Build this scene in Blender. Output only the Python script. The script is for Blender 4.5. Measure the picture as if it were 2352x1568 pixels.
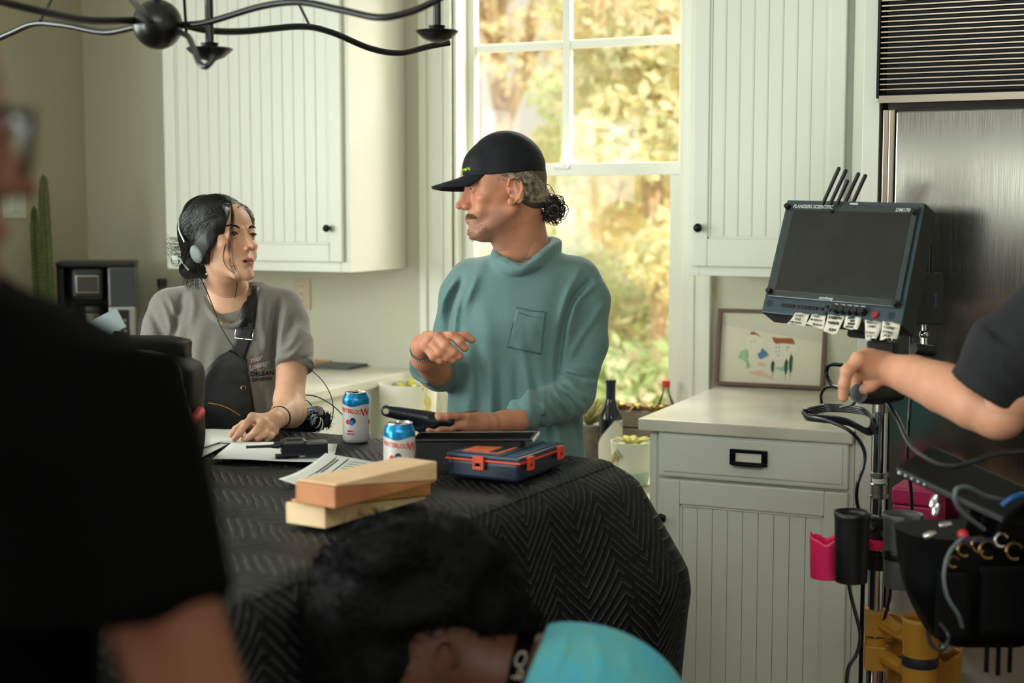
import bpy, bmesh, math, random
import numpy as np
from mathutils import Vector, Matrix, Euler
random.seed(7); RNG = np.random.RandomState(7)
PI = math.pi
for o in list(bpy.data.objects): bpy.data.objects.remove(o)
SC = bpy.context.scene
COL = SC.collection
# ------------------------------------------------------------------ camera (50 mm, eye height 1.5 m, 24 deg left of the window wall's normal)
FPX, CX, CY, EYE = 3290.0, 1176.0, 784.0, 1.5
YAW = math.radians(24.0); PIT = math.atan(304.0 / FPX)
FW = np.array([-math.sin(YAW) * math.cos(PIT), math.cos(YAW) * math.cos(PIT), -math.sin(PIT)])
RT = np.array([math.cos(YAW), math.sin(YAW), 0.0])
UP = np.cross(RT, FW)
CAMP = np.array([0.0, 0.0, EYE])
cam = bpy.data.objects.new('camera', bpy.data.cameras.new('camera'))
COL.objects.link(cam); SC.camera = cam
M = Matrix.Identity(4)
for i in range(3):
    M[i][0] = RT[i]; M[i][1] = UP[i]; M[i][2] = -FW[i]; M[i][3] = CAMP[i]
cam.matrix_world = M
cam.data.sensor_width = 36.0; cam.data.lens = 36.0 * FPX / 2352.0
cam.data.clip_start = 0.05; cam.data.clip_end = 200
cam.data.dof.use_dof = True; cam.data.dof.focus_distance = 3.55; cam.data.dof.aperture_fstop = 2.4
# ------------------------------------------------------------------ exposure, sky, daylight
SC.view_settings.view_transform = 'Standard'; SC.view_settings.look = 'None'
SC.view_settings.gamma = 1.0; SC.view_settings.use_curve_mapping = False
SC.view_settings.exposure = 0.0
def _lin(c):
    c = c / 255.0
    return c / 12.92 if c <= 0.04045 else ((c + 0.055) / 1.055) ** 2.4
def C(r, g, b): return (_lin(r), _lin(g), _lin(b), 1.0)
wd = bpy.data.worlds.new('world'); SC.world = wd; wd.use_nodes = True
_n = wd.node_tree.nodes; _l = wd.node_tree.links
_bg = _n['Background']; _bg.inputs[0].default_value = (1.0, 0.955, 0.76, 1); _bg.inputs[1].default_value = 0.88
sun = bpy.data.objects.new('sun', bpy.data.lights.new('sun', 'SUN')); COL.objects.link(sun)
sun.data.energy = 5.2; sun.data.angle = math.radians(1.0); sun.data.color = (1.0, 0.96, 0.84)
sun.rotation_euler = Vector((-0.45, 0.55, -0.75)).to_track_quat('-Z', 'Y').to_euler()
def area(name, loc, direction, sx, sy, power, col):
    d = bpy.data.lights.new(name, 'AREA'); d.shape = 'RECTANGLE'; d.size = sx; d.size_y = sy
    d.energy = power; d.color = col
    o = bpy.data.objects.new(name, d); COL.objects.link(o); o.location = loc
    o.rotation_euler = Vector(direction).to_track_quat('-Z', 'Y').to_euler()
    return o
# daylight: outside the window in view (above the frame), outside the side window at left, outside the window behind; plus added side and overhead fills
area('daylight_window', (-1.9, 5.25, 3.3), (0.08, -0.75, -0.62), 2.4, 1.2, 330, (1.0, 0.97, 0.88))
area('daylight_side', (-4.3, 1.45, 1.85), (1.0, 0.30, -0.10), 2.2, 1.3, 86, (0.93, 1.0, 0.96))
area('added_side_fill', (-4.3, -1.25, 1.25), (1.0, 0.45, -0.02), 1.7, 2.0, 240, (0.93, 1.0, 0.96))  # made-up fill from the left rear, no known door there
area('added_overhead_fill', (-0.3, 0.5, 2.66), (-0.10, 0.78, -0.62), 1.8, 0.9, 34, (0.96, 1.0, 0.97))  # added fill for the base cabinet, hung below a closed ceiling
area('daylight_rear', (-1.0, -2.85, 1.68), (0.0, 1.0, -0.02), 2.6, 0.34, 12, (0.92, 1.0, 0.92))
# ------------------------------------------------------------------ pixel <-> world
def ray(px, py):
    return FW + RT * ((px - CX) / FPX) + UP * ((CY - py) / FPX)
def at(px, py, d): return CAMP + ray(px, py) * d
def onZ(px, py, z):
    r = ray(px, py); return CAMP + r * ((z - EYE) / r[2])
def onY(px, py, y):
    r = ray(px, py); return CAMP + r * (y / r[1])
def onX(px, py, x):
    r = ray(px, py); return CAMP + r * (x / r[0])
def onPlane(px, py, p0, n):
    r = ray(px, py); return CAMP + r * (np.dot(np.asarray(p0) - CAMP, n) / np.dot(r, n))
def K(px, py, d): return np.array([(px - CX) / FPX * d, (CY - py) / FPX * d, d])       # camera coordinates
def cam2w(P):
    P = np.asarray(P); return CAMP + P[..., :1] * RT + P[..., 1:2] * UP + P[..., 2:3] * FW
# ------------------------------------------------------------------ materials
MATS = {}
def mat(name, col, rough=0.5, metal=0.0, bump=0.0, bscale=200.0, noise=0.0, nscale=20.0, col2=None, sheen=0.0,
        spec=0.5, trans=0.0, emit=0.0, aniso=None, alpha=1.0, sss=0.0, coat=0.0, stretch=None, detail=3.0):
    if name in MATS: return MATS[name]
    m = bpy.data.materials.new(name); m.use_nodes = True; N = m.node_tree.nodes; L = m.node_tree.links
    b = N['Principled BSDF']
    b.inputs['Base Color'].default_value = col; b.inputs['Roughness'].default_value = rough
    b.inputs['Metallic'].default_value = metal; b.inputs['Specular IOR Level'].default_value = spec
    b.inputs['Transmission Weight'].default_value = trans; b.inputs['Alpha'].default_value = alpha
    b.inputs['Sheen Weight'].default_value = sheen; b.inputs['Coat Weight'].default_value = coat
    if sss:
        b.inputs['Subsurface Weight'].default_value = sss; b.inputs['Subsurface Radius'].default_value = (0.012, 0.004, 0.002)
        b.inputs['Subsurface Scale'].default_value = 1.0
    if emit:
        b.inputs['Emission Color'].default_value = col; b.inputs['Emission Strength'].default_value = emit
    tc = N.new('ShaderNodeTexCoord'); mp = N.new('ShaderNodeMapping'); L.new(tc.outputs['Object'], mp.inputs[0])
    if stretch: mp.inputs['Scale'].default_value = stretch
    if noise or col2:
        t = N.new('ShaderNodeTexNoise'); t.inputs['Scale'].default_value = nscale; t.inputs['Detail'].default_value = detail
        L.new(mp.outputs[0], t.inputs['Vector'])
        mx = N.new('ShaderNodeMix'); mx.data_type = 'RGBA'; mx.inputs['A'].default_value = col
        c2 = col2 if col2 else tuple(c * (1 - noise) for c in col[:3]) + (1,)
        mx.inputs['B'].default_value = c2
        rp = N.new('ShaderNodeValToRGB'); rp.color_ramp.elements[0].position = 0.35; rp.color_ramp.elements[1].position = 0.65
        L.new(t.outputs[0], rp.inputs[0]); L.new(rp.outputs[0], mx.inputs['Factor']); L.new(mx.outputs['Result'], b.inputs['Base Color'])
    if bump:
        t = N.new('ShaderNodeTexNoise'); t.inputs['Scale'].default_value = bscale; t.inputs['Detail'].default_value = 3
        L.new(mp.outputs[0], t.inputs['Vector'])
        bp = N.new('ShaderNodeBump'); bp.inputs['Strength'].default_value = bump; bp.inputs['Distance'].default_value = 0.002
        L.new(t.outputs[0], bp.inputs['Height']); L.new(bp.outputs[0], b.inputs['Normal'])
    MATS[name] = m; return m
def attr_mat(name, rough=0.5, sss=0.0, bump=0.0, bscale=300, sheen=0.0, spec=0.5, metal=0.0, attr='tint'):
    """surface whose colour comes from the mesh's colour attribute"""
    m = mat(name, (0.5, 0.5, 0.5, 1), rough=rough, sss=sss, bump=bump, bscale=bscale, sheen=sheen, spec=spec, metal=metal)
    N = m.node_tree.nodes; L = m.node_tree.links
    a = N.new('ShaderNodeVertexColor'); a.layer_name = attr
    L.new(a.outputs[0], N['Principled BSDF'].inputs['Base Color']); return m
# ------------------------------------------------------------------ mesh building
def rotm(ax, ang):
    return np.array(Matrix.Rotation(ang, 3, ax))
class MB:
    """collects shapes into one mesh; every shape may carry its own matrix R (3x3) and offset T"""
    def __init__(s): s.v = []; s.f = []; s.n = 0; s.uv = None; s.col = None; s.smooth = False
    def add(s, V, Fs, R=None, T=None):
        V = np.asarray(V, float).reshape(-1, 3)
        if R is not None: V = V @ np.asarray(R).T
        if T is not None: V = V + np.asarray(T)
        s.v.append(V); s.f += [tuple(i + s.n for i in f) for f in Fs]; s.n += len(V); return s
    def box(s, lo, hi, R=None, T=None, bev=0.0):
        lo = np.array(lo, float); hi = np.array(hi, float)
        if bev <= 0:
            V = [(x, y, z) for x in (lo[0], hi[0]) for y in (lo[1], hi[1]) for z in (lo[2], hi[2])]
            return s.add(V, [(0, 1, 3, 2), (4, 6, 7, 5), (0, 4, 5, 1), (2, 3, 7, 6), (0, 2, 6, 4), (1, 5, 7, 3)], R, T)
        bm = bmesh.new(); bmesh.ops.create_cube(bm, size=1.0)
        c = (lo + hi) / 2; d = hi - lo
        for v in bm.verts: v.co = Vector(c + np.array(v.co) * d)
        bmesh.ops.bevel(bm, geom=list(bm.edges), offset=min(bev, 0.45 * d.min()), segments=2, affect='EDGES', profile=0.6)
        V = [tuple(v.co) for v in bm.verts]; bm.verts.index_update()
        Fs = [tuple(v.index for v in f.verts) for f in bm.faces]; bm.free()
        return s.add(V, Fs, R, T)
    def cbox(s, c, size, R=None, bev=0.0):
        h = np.array(size) / 2
        return s.box(-h, h, R=R, T=c, bev=bev)
    def tube(s, pts, r, n=8, closed=False, caps=True, flat=1.0, nrm=None):
        P = np.asarray(pts, float); m = len(P)
        r = np.full(m, r, float) if np.isscalar(r) else np.asarray(r, float)
        T = np.gradient(P, axis=0) if not closed else (np.roll(P, -1, 0) - np.roll(P, 1, 0))
        T /= np.maximum(np.linalg.norm(T, axis=1, keepdims=True), 1e-9)
        ref = np.array(nrm, float) if nrm is not None else (np.array([0, 0, 1.0]) if abs(T[0][2]) < 0.9 else np.array([1.0, 0, 0]))
        V = []; N0 = ref - T[0] * np.dot(ref, T[0]); N0 /= np.linalg.norm(N0)
        for i in range(m):
            if nrm is not None: N0 = ref - T[i] * np.dot(ref, T[i])
            else: N0 = N0 - T[i] * np.dot(N0, T[i])
            N0 = N0 / max(np.linalg.norm(N0), 1e-9); B = np.cross(T[i], N0)
            for k in range(n):
                a = 2 * PI * k / n
                V.append(P[i] + r[i] * (math.cos(a) * N0 * flat + math.sin(a) * B))
        Fs = []; mm = m if closed else m - 1
        for i in range(mm):
            j = (i + 1) % m
            for k in range(n):
                k2 = (k + 1) % n; Fs.append((i * n + k, i * n + k2, j * n + k2, j * n + k))
        if caps and not closed:
            Fs.append(tuple(range(n - 1, -1, -1))); Fs.append(tuple((m - 1) * n + k for k in range(n)))
        return s.add(V, Fs)
    def lathe(s, prof, n=32, R=None, T=None, a0=0.0, a1=2 * PI):
        full = abs(a1 - a0 - 2 * PI) < 1e-6; V = []; m = len(prof); c = n if full else n + 1
        for (r, z) in prof:
            for k in range(c):
                a = a0 + (a1 - a0) * k / n; V.append((r * math.cos(a), r * math.sin(a), z))
        Fs = []
        for i in range(m - 1):
            for k in range(n):
                k2 = (k + 1) % c; Fs.append((i * c + k, i * c + k2, (i + 1) * c + k2, (i + 1) * c + k))
        if full:
            if prof[0][0] > 1e-5: Fs.append(tuple(range(c - 1, -1, -1)))
            if prof[-1][0] > 1e-5: Fs.append(tuple((m - 1) * c + k for k in range(c)))
        return s.add(V, Fs, R, T)
    def cyl(s, p0, p1, r, n=20, r1=None):
        return s.tube([p0, p1], [r, r if r1 is None else r1], n=n)
    def ball(s, c, r, n=16, R=None):
        r = np.array([r, r, r]) if np.isscalar(r) else np.array(r)
        m = n // 2; V = []; Fs = []
        for i in range(m + 1):
            t = PI * i / m
            for k in range(n): a = 2 * PI * k / n; V.append((r[0] * math.sin(t) * math.cos(a), r[1] * math.sin(t) * math.sin(a), r[2] * math.cos(t)))
        for i in range(m):
            for k in range(n): k2 = (k + 1) % n; Fs.append((i * n + k, (i + 1) * n + k, (i + 1) * n + k2, i * n + k2))
        return s.add(V, Fs, R, c)
    def prism(s, poly, z0, z1, R=None, T=None):
        n = len(poly); V = [(x, y, z0) for x, y in poly] + [(x, y, z1) for x, y in poly]
        Fs = [tuple(range(n - 1, -1, -1)), tuple(range(n, 2 * n))] + [(i, (i + 1) % n, n + (i + 1) % n, n + i) for i in range(n)]
        return s.add(V, Fs, R, T)
    def grid(s, P, thick=None):
        """P: (a,b,3) points"""
        P = np.asarray(P, float); a, b = P.shape[:2]
        Fs = [(i * b + j, (i + 1) * b + j, (i + 1) * b + j + 1, i * b + j + 1) for i in range(a - 1) for j in range(b - 1)]
        return s.add(P.reshape(-1, 3), Fs)
def roottop(o):
    while o.parent: o = o.parent
    return o
def obj(name, mb, m, parent=None, smooth=None, kind=None, label=None, solid=0.0, bevel=0.0, subsurf=0):
    V = np.concatenate(mb.v) if mb.v else np.zeros((0, 3))
    if parent is not None: off = np.array(roottop(parent).location)
    else: off = np.array([V[:, 0].mean(), V[:, 1].mean(), V[:, 2].min()])
    me = bpy.data.meshes.new(name); me.from_pydata((V - off).tolist(), [], mb.f)
    me.update()
    if smooth or (smooth is None and mb.smooth):
        me.polygons.foreach_set('use_smooth', [True] * len(me.polygons)); 
        try: me.set_sharp_from_angle(angle=math.radians(42))
        except Exception: pass
    me.materials.append(m)
    o = bpy.data.objects.new(name, me); COL.objects.link(o)
    if parent is not None:
        o.parent = parent; o.location = (0, 0, 0)
    else: o.location = off
    if kind: o['kind'] = kind
    if label: o['label'] = label
    if solid:
        md = o.modifiers.new('solid', 'SOLIDIFY'); md.thickness = solid; md.offset = 0
    if bevel:
        md = o.modifiers.new('bevel', 'BEVEL'); md.width = bevel; md.segments = 2; md.limit_method = 'ANGLE'
    if subsurf:
        md = o.modifiers.new('sub', 'SUBSURF'); md.levels = subsurf; md.render_levels = subsurf
    return o
def thing(name, label, cat, loc, group=None):
    o = bpy.data.objects.new(name, None); COL.objects.link(o); o.location = Vector([float(c) for c in loc]); o.empty_display_size = 0.05
    o['label'] = label; o['category'] = cat
    if group: o['group'] = group
    return o
def tag(o, label, cat, group=None):
    o['label'] = label; o['category'] = cat
    if group: o['group'] = group
    return o
def spline(pts, n=8):
    """Catmull-Rom through the points"""
    P = np.asarray(pts, float); Q = np.vstack([2 * P[0] - P[1], P, 2 * P[-1] - P[-2]]); out = []
    for i in range(1, len(Q) - 2):
        p0, p1, p2, p3 = Q[i - 1:i + 3]
        for k in range(n):
            t = k / n
            out.append(0.5 * ((2 * p1) + (-p0 + p2) * t + (2 * p0 - 5 * p1 + 4 * p2 - p3) * t * t + (-p0 + 3 * p1 - 3 * p2 + p3) * t ** 3))
    out.append(P[-1]); return np.array(out)
def text_mb(s, size, R, T, depth=0.0006, offset=0.0, align='CENTER', shear=0.0, sx=1.0):
    """lettering as a thin mesh in the plane of R's x and y columns"""
    cu = bpy.data.curves.new('t', 'FONT'); cu.body = s; cu.size = size; cu.align_x = align; cu.align_y = 'CENTER'
    cu.extrude = depth / 2; cu.offset = offset; cu.shear = shear; cu.resolution_u = 2
    o = bpy.data.objects.new('t', cu); COL.objects.link(o)
    dg = bpy.context.evaluated_depsgraph_get(); me = o.evaluated_get(dg).to_mesh()
    V = [(v.co.x * sx, v.co.y, v.co.z) for v in me.vertices]; Fs = [tuple(p.vertices) for p in me.polygons]
    bpy.data.objects.remove(o)
    mb = MB(); mb.add(V, Fs, R, T); return mb
def frame_from(x, y):
    x = np.asarray(x, float); x = x / np.linalg.norm(x); y = np.asarray(y, float); y = y - x * np.dot(x, y); y /= np.linalg.norm(y)
    z = np.cross(x, y); return np.stack([x, y, z], axis=1)
# ================================================================== the room
WHITE = mat('painted_white', C(226, 228, 216), rough=0.38, bump=0.04, bscale=60)
WALL = mat('wall_paint', C(205, 203, 184), rough=0.75, bump=0.05, bscale=120)
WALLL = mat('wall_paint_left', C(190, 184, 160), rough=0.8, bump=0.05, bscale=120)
CEIL = mat('ceiling_paint', C(215, 215, 205), rough=0.9)
BLACK = mat('black_plastic', C(16, 18, 22), rough=0.42)
BLACKM = mat('black_matte', C(10, 11, 14), rough=0.75)
BMETAL = mat('black_metal', C(12, 13, 15), rough=0.35, metal=0.6)
CHROME = mat('chrome', C(200, 200, 205), rough=0.12, metal=1.0)
X0, X1, Y0, Y1, ZC = -3.94, 1.7, -2.6, 4.62, 2.75
def wall_with_hole(name, axis, pos, a0, a1, hole, m, out):
    """axis 'y': wall across x at y=pos; hole = (lo, hi, z0, z1); thickness 0.14 towards out"""
    mb = MB(); h0, h1, z0, z1 = hole; t = 0.14 * out
    rects = [(a0, h0, 0, ZC), (h1, a1, 0, ZC), (h0, h1, 0, z0), (h0, h1, z1, ZC)]
    for (p, q, u, w) in rects:
        if q - p < 1e-4 or w - u < 1e-4: continue
        lo = min(pos, pos + t); hi = max(pos, pos + t)
        if axis == 'y': mb.box((p, lo, u), (q, hi, w))
        else: mb.box((lo, p, u), (hi, q, w))
    return obj(name, mb, m, kind='structure')
WX0, WX1, WZ0, WZ1 = -2.285, -1.425, 0.70, 2.60
wall_with_hole('wall_back', 'y', Y1, X0 - 0.14, X1 + 0.14, (WX0, WX1, WZ0, WZ1), WALL, 1)
wall_with_hole('wall_left', 'x', X0, 0.0, Y1, (0.3, 2.6, 1.15, 2.5), WALLL, -1)
wall_with_hole('wall_left', 'x', X0, Y0, 0.0, (-2.2, -0.3, 0.12, 2.25), WALLL, -1)  # opening cut for the added side fill
wall_with_hole('wall_front', 'y', Y0, X0 - 0.14, X1 + 0.14, (-2.4, 0.4, 1.5, 1.86), mat('light_damping_paint', C(66, 58, 50), rough=.85), -1)  # unseen wall given a made-up dark colour to keep reflections and blacks deep
obj('wall_right', MB().box((X1, Y0, 0), (X1 + 0.14, Y1, ZC)), WALL, kind='structure')
FLOORM = mat('oak_floor', C(120, 88, 58), rough=0.45, noise=0.35, nscale=6, stretch=(1, 9, 1), bump=0.1, bscale=40)
obj('floor', MB().box((X0 - .14, Y0 - .14, -0.12), (X1 + .14, Y1 + .14, -0.02)), FLOORM, kind='structure')
obj('ceiling', MB().box((X0 - .14, Y0 - .14, ZC), (X1 + .14, Y1 + .14, ZC + 0.1)), CEIL, kind='structure')
fl = bpy.data.objects['floor']
bmesh_board = MB().box((-0.062, Y0, -0.02), (0.062, Y1, 0.0), bev=0.002)
first = obj('floor_board', bmesh_board, FLOORM, parent=fl)
nb = int((X1 - X0) / 0.127)
for i in range(nb):
    b_ = first if i == 0 else first.copy()
    if i: COL.objects.link(b_); b_.parent = fl
    b_.location = (X0 + 0.064 + i * 0.127, 0, 0)
# ------------------------------------------------------------------ window in view
GLASS = bpy.data.materials.new('window_glass'); GLASS.use_nodes = True
_N = GLASS.node_tree.nodes; _L = GLASS.node_tree.links; _N.remove(_N['Principled BSDF'])
_t = _N.new('ShaderNodeBsdfTransparent'); _g = _N.new('ShaderNodeBsdfGlossy'); _g.inputs['Roughness'].default_value = 0.02
_m = _N.new('ShaderNodeMixShader'); _m.inputs[0].default_value = 0.008
_L.new(_t.outputs[0], _m.inputs[1]); _L.new(_g.outputs[0], _m.inputs[2]); _L.new(_m.outputs[0], _N['Material Output'].inputs[0])
WT = MATS['painted_white']
win = MB()
for (xa, xb) in ((WX0 - 0.012, WX0 + 0.018), (WX1 - 0.018, WX1 + 0.012)):
    win.box((xa, Y1 - 0.01, WZ0), (xb, Y1 + 0.13, WZ1))
win.box((WX0, Y1 - 0.01, WZ1 - 0.02), (WX1, Y1 + 0.13, WZ1 + 0.01)); win.box((WX0, Y1 - 0.01, WZ0 - 0.01), (WX1, Y1 + 0.13, WZ0 + 0.02))
w1 = obj('window_1', win, WT, kind='structure')
def stiles(name, x0, x1, z0, z1, y, w=0.045, wb=0.045, wt=0.045, th=0.035, parent=None, m=None):
    for (a, b, c, d, nm) in ((x0, x0 + w, z0, z1, 'stile'), (x1 - w, x1, z0, z1, 'stile'), (x0 + w, x1 - w, z0, z0 + wb, 'rail'), (x0 + w, x1 - w, z1 - wt, z1, 'rail')):
        obj(nm, MB().box((a, y - th / 2, c), (b, y + th / 2, d), bev=0.004), m or WT, parent=parent)
ZM = 1.64; fx0, fx1 = WX0 + 0.018, WX1 - 0.018
sash = obj('upper_sash', MB().box((fx0, Y1 + 0.075, WZ1 - 0.07), (fx1, Y1 + 0.11, WZ1 - 0.02), bev=0.003), WT, parent=w1)
for (a, b, c, d) in ((fx0, fx0 + 0.03, ZM, WZ1 - .07), (fx1 - 0.03, fx1, ZM, WZ1 - .07), (fx0 + .03, fx1 - .03, ZM - 0.02, ZM + 0.018)):
    obj('sash_rail', MB().box((a, Y1 + 0.075, c), (b, Y1 + 0.11, d), bev=0.003), WT, parent=sash)
xm = float(onY(1303, 250, Y1 + 0.09)[0]); zmn = float(onY(1303, 103, Y1 + 0.09)[2])
obj('muntin', MB().box((xm - 0.015, Y1 + 0.078, ZM + .018), (xm + 0.015, Y1 + 0.106, WZ1 - .07), bev=0.004), WT, parent=sash)
obj('muntin', MB().box((fx0 + .03, Y1 + 0.080, zmn - 0.014), (xm - .015, Y1 + 0.104, zmn + 0.014), bev=0.004), WT, parent=sash)
obj('muntin', MB().box((xm + .015, Y1 + 0.080, zmn - 0.014), (fx1 - .03, Y1 + 0.104, zmn + 0.014), bev=0.003), WT, parent=sash)
for (a, b) in ((fx0 + .03, xm - .015), (xm + .015, fx1 - .03)):
    for (c, d) in ((ZM + .018, zmn - .014), (zmn + .014, WZ1 - .07)):
        obj('pane', MB().box((a, Y1 + 0.090, c), (b, Y1 + 0.094, d)), GLASS, parent=sash)
sash2 = obj('lower_sash', MB().box((fx0, Y1 + 0.03, ZM - 0.025), (fx1, Y1 + 0.07, ZM + 0.018), bev=0.003), WT, parent=w1)
for (a, b, c, d) in ((fx0, fx0 + 0.045, WZ0 + .02, ZM - .025), (fx1 - 0.045, fx1, WZ0 + .02, ZM - .025), (fx0 + .045, fx1 - .045, WZ0 + 0.02, WZ0 + 0.08)):
    obj('sash_rail', MB().box((a, Y1 + 0.03, c), (b, Y1 + 0.07, d), bev=0.003), WT, parent=sash2)
obj('pane', MB().box((fx0 + .045, Y1 + 0.048, WZ0 + .08), (fx1 - .045, Y1 + 0.052, ZM - .025)), GLASS, parent=sash2)
lk = onY(1288, 384, Y1 + 0.02)
obj('sash_lock', MB().cbox(lk, (0.05, 0.02, 0.014), bev=0.004).cyl(lk + [0, 0, .004], lk + [0.03, -0.012, 0.012], 0.004), WT, parent=w1)
def trim(n, lo, hi, steps=()):
    mb = MB().box(lo, hi, bev=0.004)
    for (l, h) in steps: mb.box(l, h, bev=0.003)
    return obj('trim_%d' % n, mb, WT, kind='structure')
trim(1, (WX0 - 0.115, Y1 - 0.022, 0.66), (WX0 + 0.002, Y1 - 0.001, WZ1 + 0.11), [((WX0 - 0.122, Y1 - 0.036, 0.66), (WX0 - 0.095, Y1 - 0.001, WZ1 + .11)), ((WX0 - 0.045, Y1 - 0.028, 0.66), (WX0 - 0.030, Y1 - 0.001, WZ1)), ((WX0 - 0.014, Y1 - 0.028, 0.66), (WX0 + 0.002, Y1 - 0.001, WZ1))])
trim(2, (WX1 - 0.002, Y1 - 0.022, 0.66), (WX1 + 0.09, Y1 - 0.001, WZ1 + 0.11), [((WX1 + 0.075, Y1 - 0.036, 0.66), (WX1 + 0.1, Y1 - 0.001, WZ1 + .11)), ((WX1 + 0.028, Y1 - 0.028, 0.66), (WX1 + 0.043, Y1 - 0.001, WZ1))])
trim(3, (WX0 + 0.002, Y1 - 0.022, WZ1), (WX1 - 0.002, Y1 - 0.001, WZ1 + 0.11))
# windows out of the frame that let the daylight in, the rearmost left made up for fill
def plain_window(n, axis, pos, a0, a1, z0, z1, out, bars):
    t = 0.06 * out; mb = MB()
    def bx(a, b, c, d):
        lo, hi = sorted((pos + t * 0.6, pos + t * 1.4))
        if axis == 'y': mb.box((a, lo, c), (b, hi, d))
        else: mb.box((lo, a, c), (hi, b, d))
    bx(a0, a1, z0, z0 + .04); bx(a0, a1, z1 - .04, z1); bx(a0, a0 + .04, z0 + .04, z1 - .04); bx(a1 - .04, a1, z0 + .04, z1 - .04)
    for k in range(1, bars):
        m_ = a0 + (a1 - a0) * k / bars; bx(m_ - .025, m_ + .025, z0 + .04, z1 - .04)
    w = obj('window_%d' % n, mb, WT, kind='structure')
    g = MB(); lo, hi = sorted((pos + t * 0.98, pos + t * 1.02))
    if axis == 'y': g.box((a0 + .04, lo, z0 + .04), (a1 - .04, hi, z1 - .04))
    else: g.box((lo, a0 + .04, z0 + .04), (hi, a1 - .04, z1 - .04))
    obj('pane', g, GLASS, parent=w)
plain_window(2, 'x', X0, 0.3, 2.6, 1.15, 2.5, -1, 3)
plain_window(4, 'x', X0, -2.2, -0.3, 0.12, 2.25, -1, 2)  # invented unseen window, only there to pass the added side fill
plain_window(3, 'y', Y0, -2.4, 0.4, 1.5, 1.86, -1, 3)
# ------------------------------------------------------------------ cabinets
STONE = mat('pale_quartz', C(224, 222, 206), rough=0.22, col2=C(206, 204, 190), nscale=5, detail=6)
def beadboard(parent, x0, x1, z0, z1, y, pitch=0.043, th=0.008):
    n = max(1, round((x1 - x0) / pitch)); w = (x1 - x0) / n
    mb = MB().box((-w / 2 + 0.0006, -th, z0), (w / 2 - 0.0006, 0.0, z1), bev=0.0013)
    mb.box((w / 2 - 0.0075, -th - 0.0009, z0), (w / 2 - 0.0045, -th + 0.001, z1))
    me = None
    off = np.array(roottop(parent).location)
    for k in range(n):
        if me is None: o = obj('plank', mb, WHITE, parent=parent); me = o
        else:
            o = me.copy(); COL.objects.link(o); o.parent = parent
        o.location = (x0 + w * (k + .5), y, 0)
def knob(parent, p, r=0.013, m=None, d=(0, -1, 0)):
    R = frame_from((1, 0, 0), (0, 0, 1)); R = np.stack([[1, 0, 0], [0, 0, 1], [0, -1, 0]], axis=1)
    prof = [(0.007, 0), (0.006, 0.004), (0.0045, 0.010), (0.005, 0.013), (r * .85, 0.016), (r, 0.021), (r * .9, 0.026), (r * .5, 0.029), (0.0, 0.0295)]
    return obj('knob', MB().lathe(prof, 20, R=R, T=p), BMETAL, parent=parent, smooth=True)
# left wall cabinet
cx0, cx1, cyf, cz = -3.236, -2.477, 4.215, 1.286
lc = thing('wall_cabinet', 'white beadboard wall cabinet hanging left of the window behind the seated woman', 'cabinet', ((cx0 + cx1) / 2, 4.4, cz))
# rounded right side
def carcass(parent, x0, x1, yf, yb, z0, z1):
    mb = MB(); mb.box((x0, yf + .02, z0), (x1 - 0.001, yb, z1))
    ff = 0.035
    mb.box((x0, yf, z0), (x0 + ff, yf + .02, z1), bev=0.002); mb.box((x1 - ff, yf, z0), (x1, yf + .02, z1), bev=0.002)
    mb.box((x0 + ff, yf, z0), (x1 - ff, yf + .02, z0 + .04), bev=.002); mb.box((x0 + ff, yf, z1 - .04), (x1 - ff, yf + .02, z1), bev=0.002)
    return obj('body', mb, WHITE, parent=parent)
def shaker_door(parent, x0, x1, y, z0, z1, sw=0.055, rw=0.06, name='door', th=0.02, bevw=0.004):
    """frame-and-panel door whose face stands at y-th; planks inside"""
    mb = MB()
    mb.box((x0, y - th, z0), (x0 + sw, y, z1), bev=bevw); mb.box((x1 - sw, y - th, z0), (x1, y, z1), bev=bevw)
    mb.box((x0 + sw, y - th, z0), (x1 - sw, y, z0 + rw), bev=bevw); mb.box((x0 + sw, y - th, z1 - rw), (x1 - sw, y, z1), bev=bevw)
    mb.box((x0 + sw, y - 0.004, z0 + rw), (x1 - sw, y, z1 - rw))
    # bead round the panel
    for (a, b, c, d) in ((x0 + sw, x0 + sw + .007, z0 + rw, z1 - rw), (x1 - sw - .007, x1 - sw, z0 + rw, z1 - rw), (x0 + sw, x1 - sw, z0 + rw, z0 + rw + .007), (x0 + sw, x1 - sw, z1 - rw - .007, z1 - rw)):
        mb.box((a, y - 0.015, c), (b, y - 0.003, d), bev=.002)
    d = obj(name, mb, WHITE, parent=parent)
    beadboard(d, x0 + sw + .007, x1 - sw - .007, z0 + rw + .007, z1 - rw - .007, y - .004)
    return d
# planks under a thing sit in the thing's frame: shift them once all are made
carcass(lc, cx0, cx1, cyf, Y1 - .002, cz, 2.55)
dl = shaker_door(lc, cx0 + .012, cx1 - .02, cyf, cz + 0.035, 2.53, sw=0.05, rw=0.06)
knob(dl, onY(757, 524, cyf - .02))
ux0, ux1 = float(onY(1582, 500, 4.285)[0]), float(onY(1984, 400, 4.285)[0])
rc = thing('wall_cabinet', 'white beadboard wall cabinet hanging right of the window beside the refrigerator', 'cabinet', ((ux0 + ux1) / 2, 4.4, 1.29))
carcass(rc, ux0, ux1, 4.285, Y1 - .002, 1.295, 2.55)
dr = shaker_door(rc, ux0 + .016, ux1 - .055, 4.285, 1.325, 2.53, sw=0.05, rw=0.085)
knob(dr, onY(1607, 523, 4.265), r=0.014)
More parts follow.
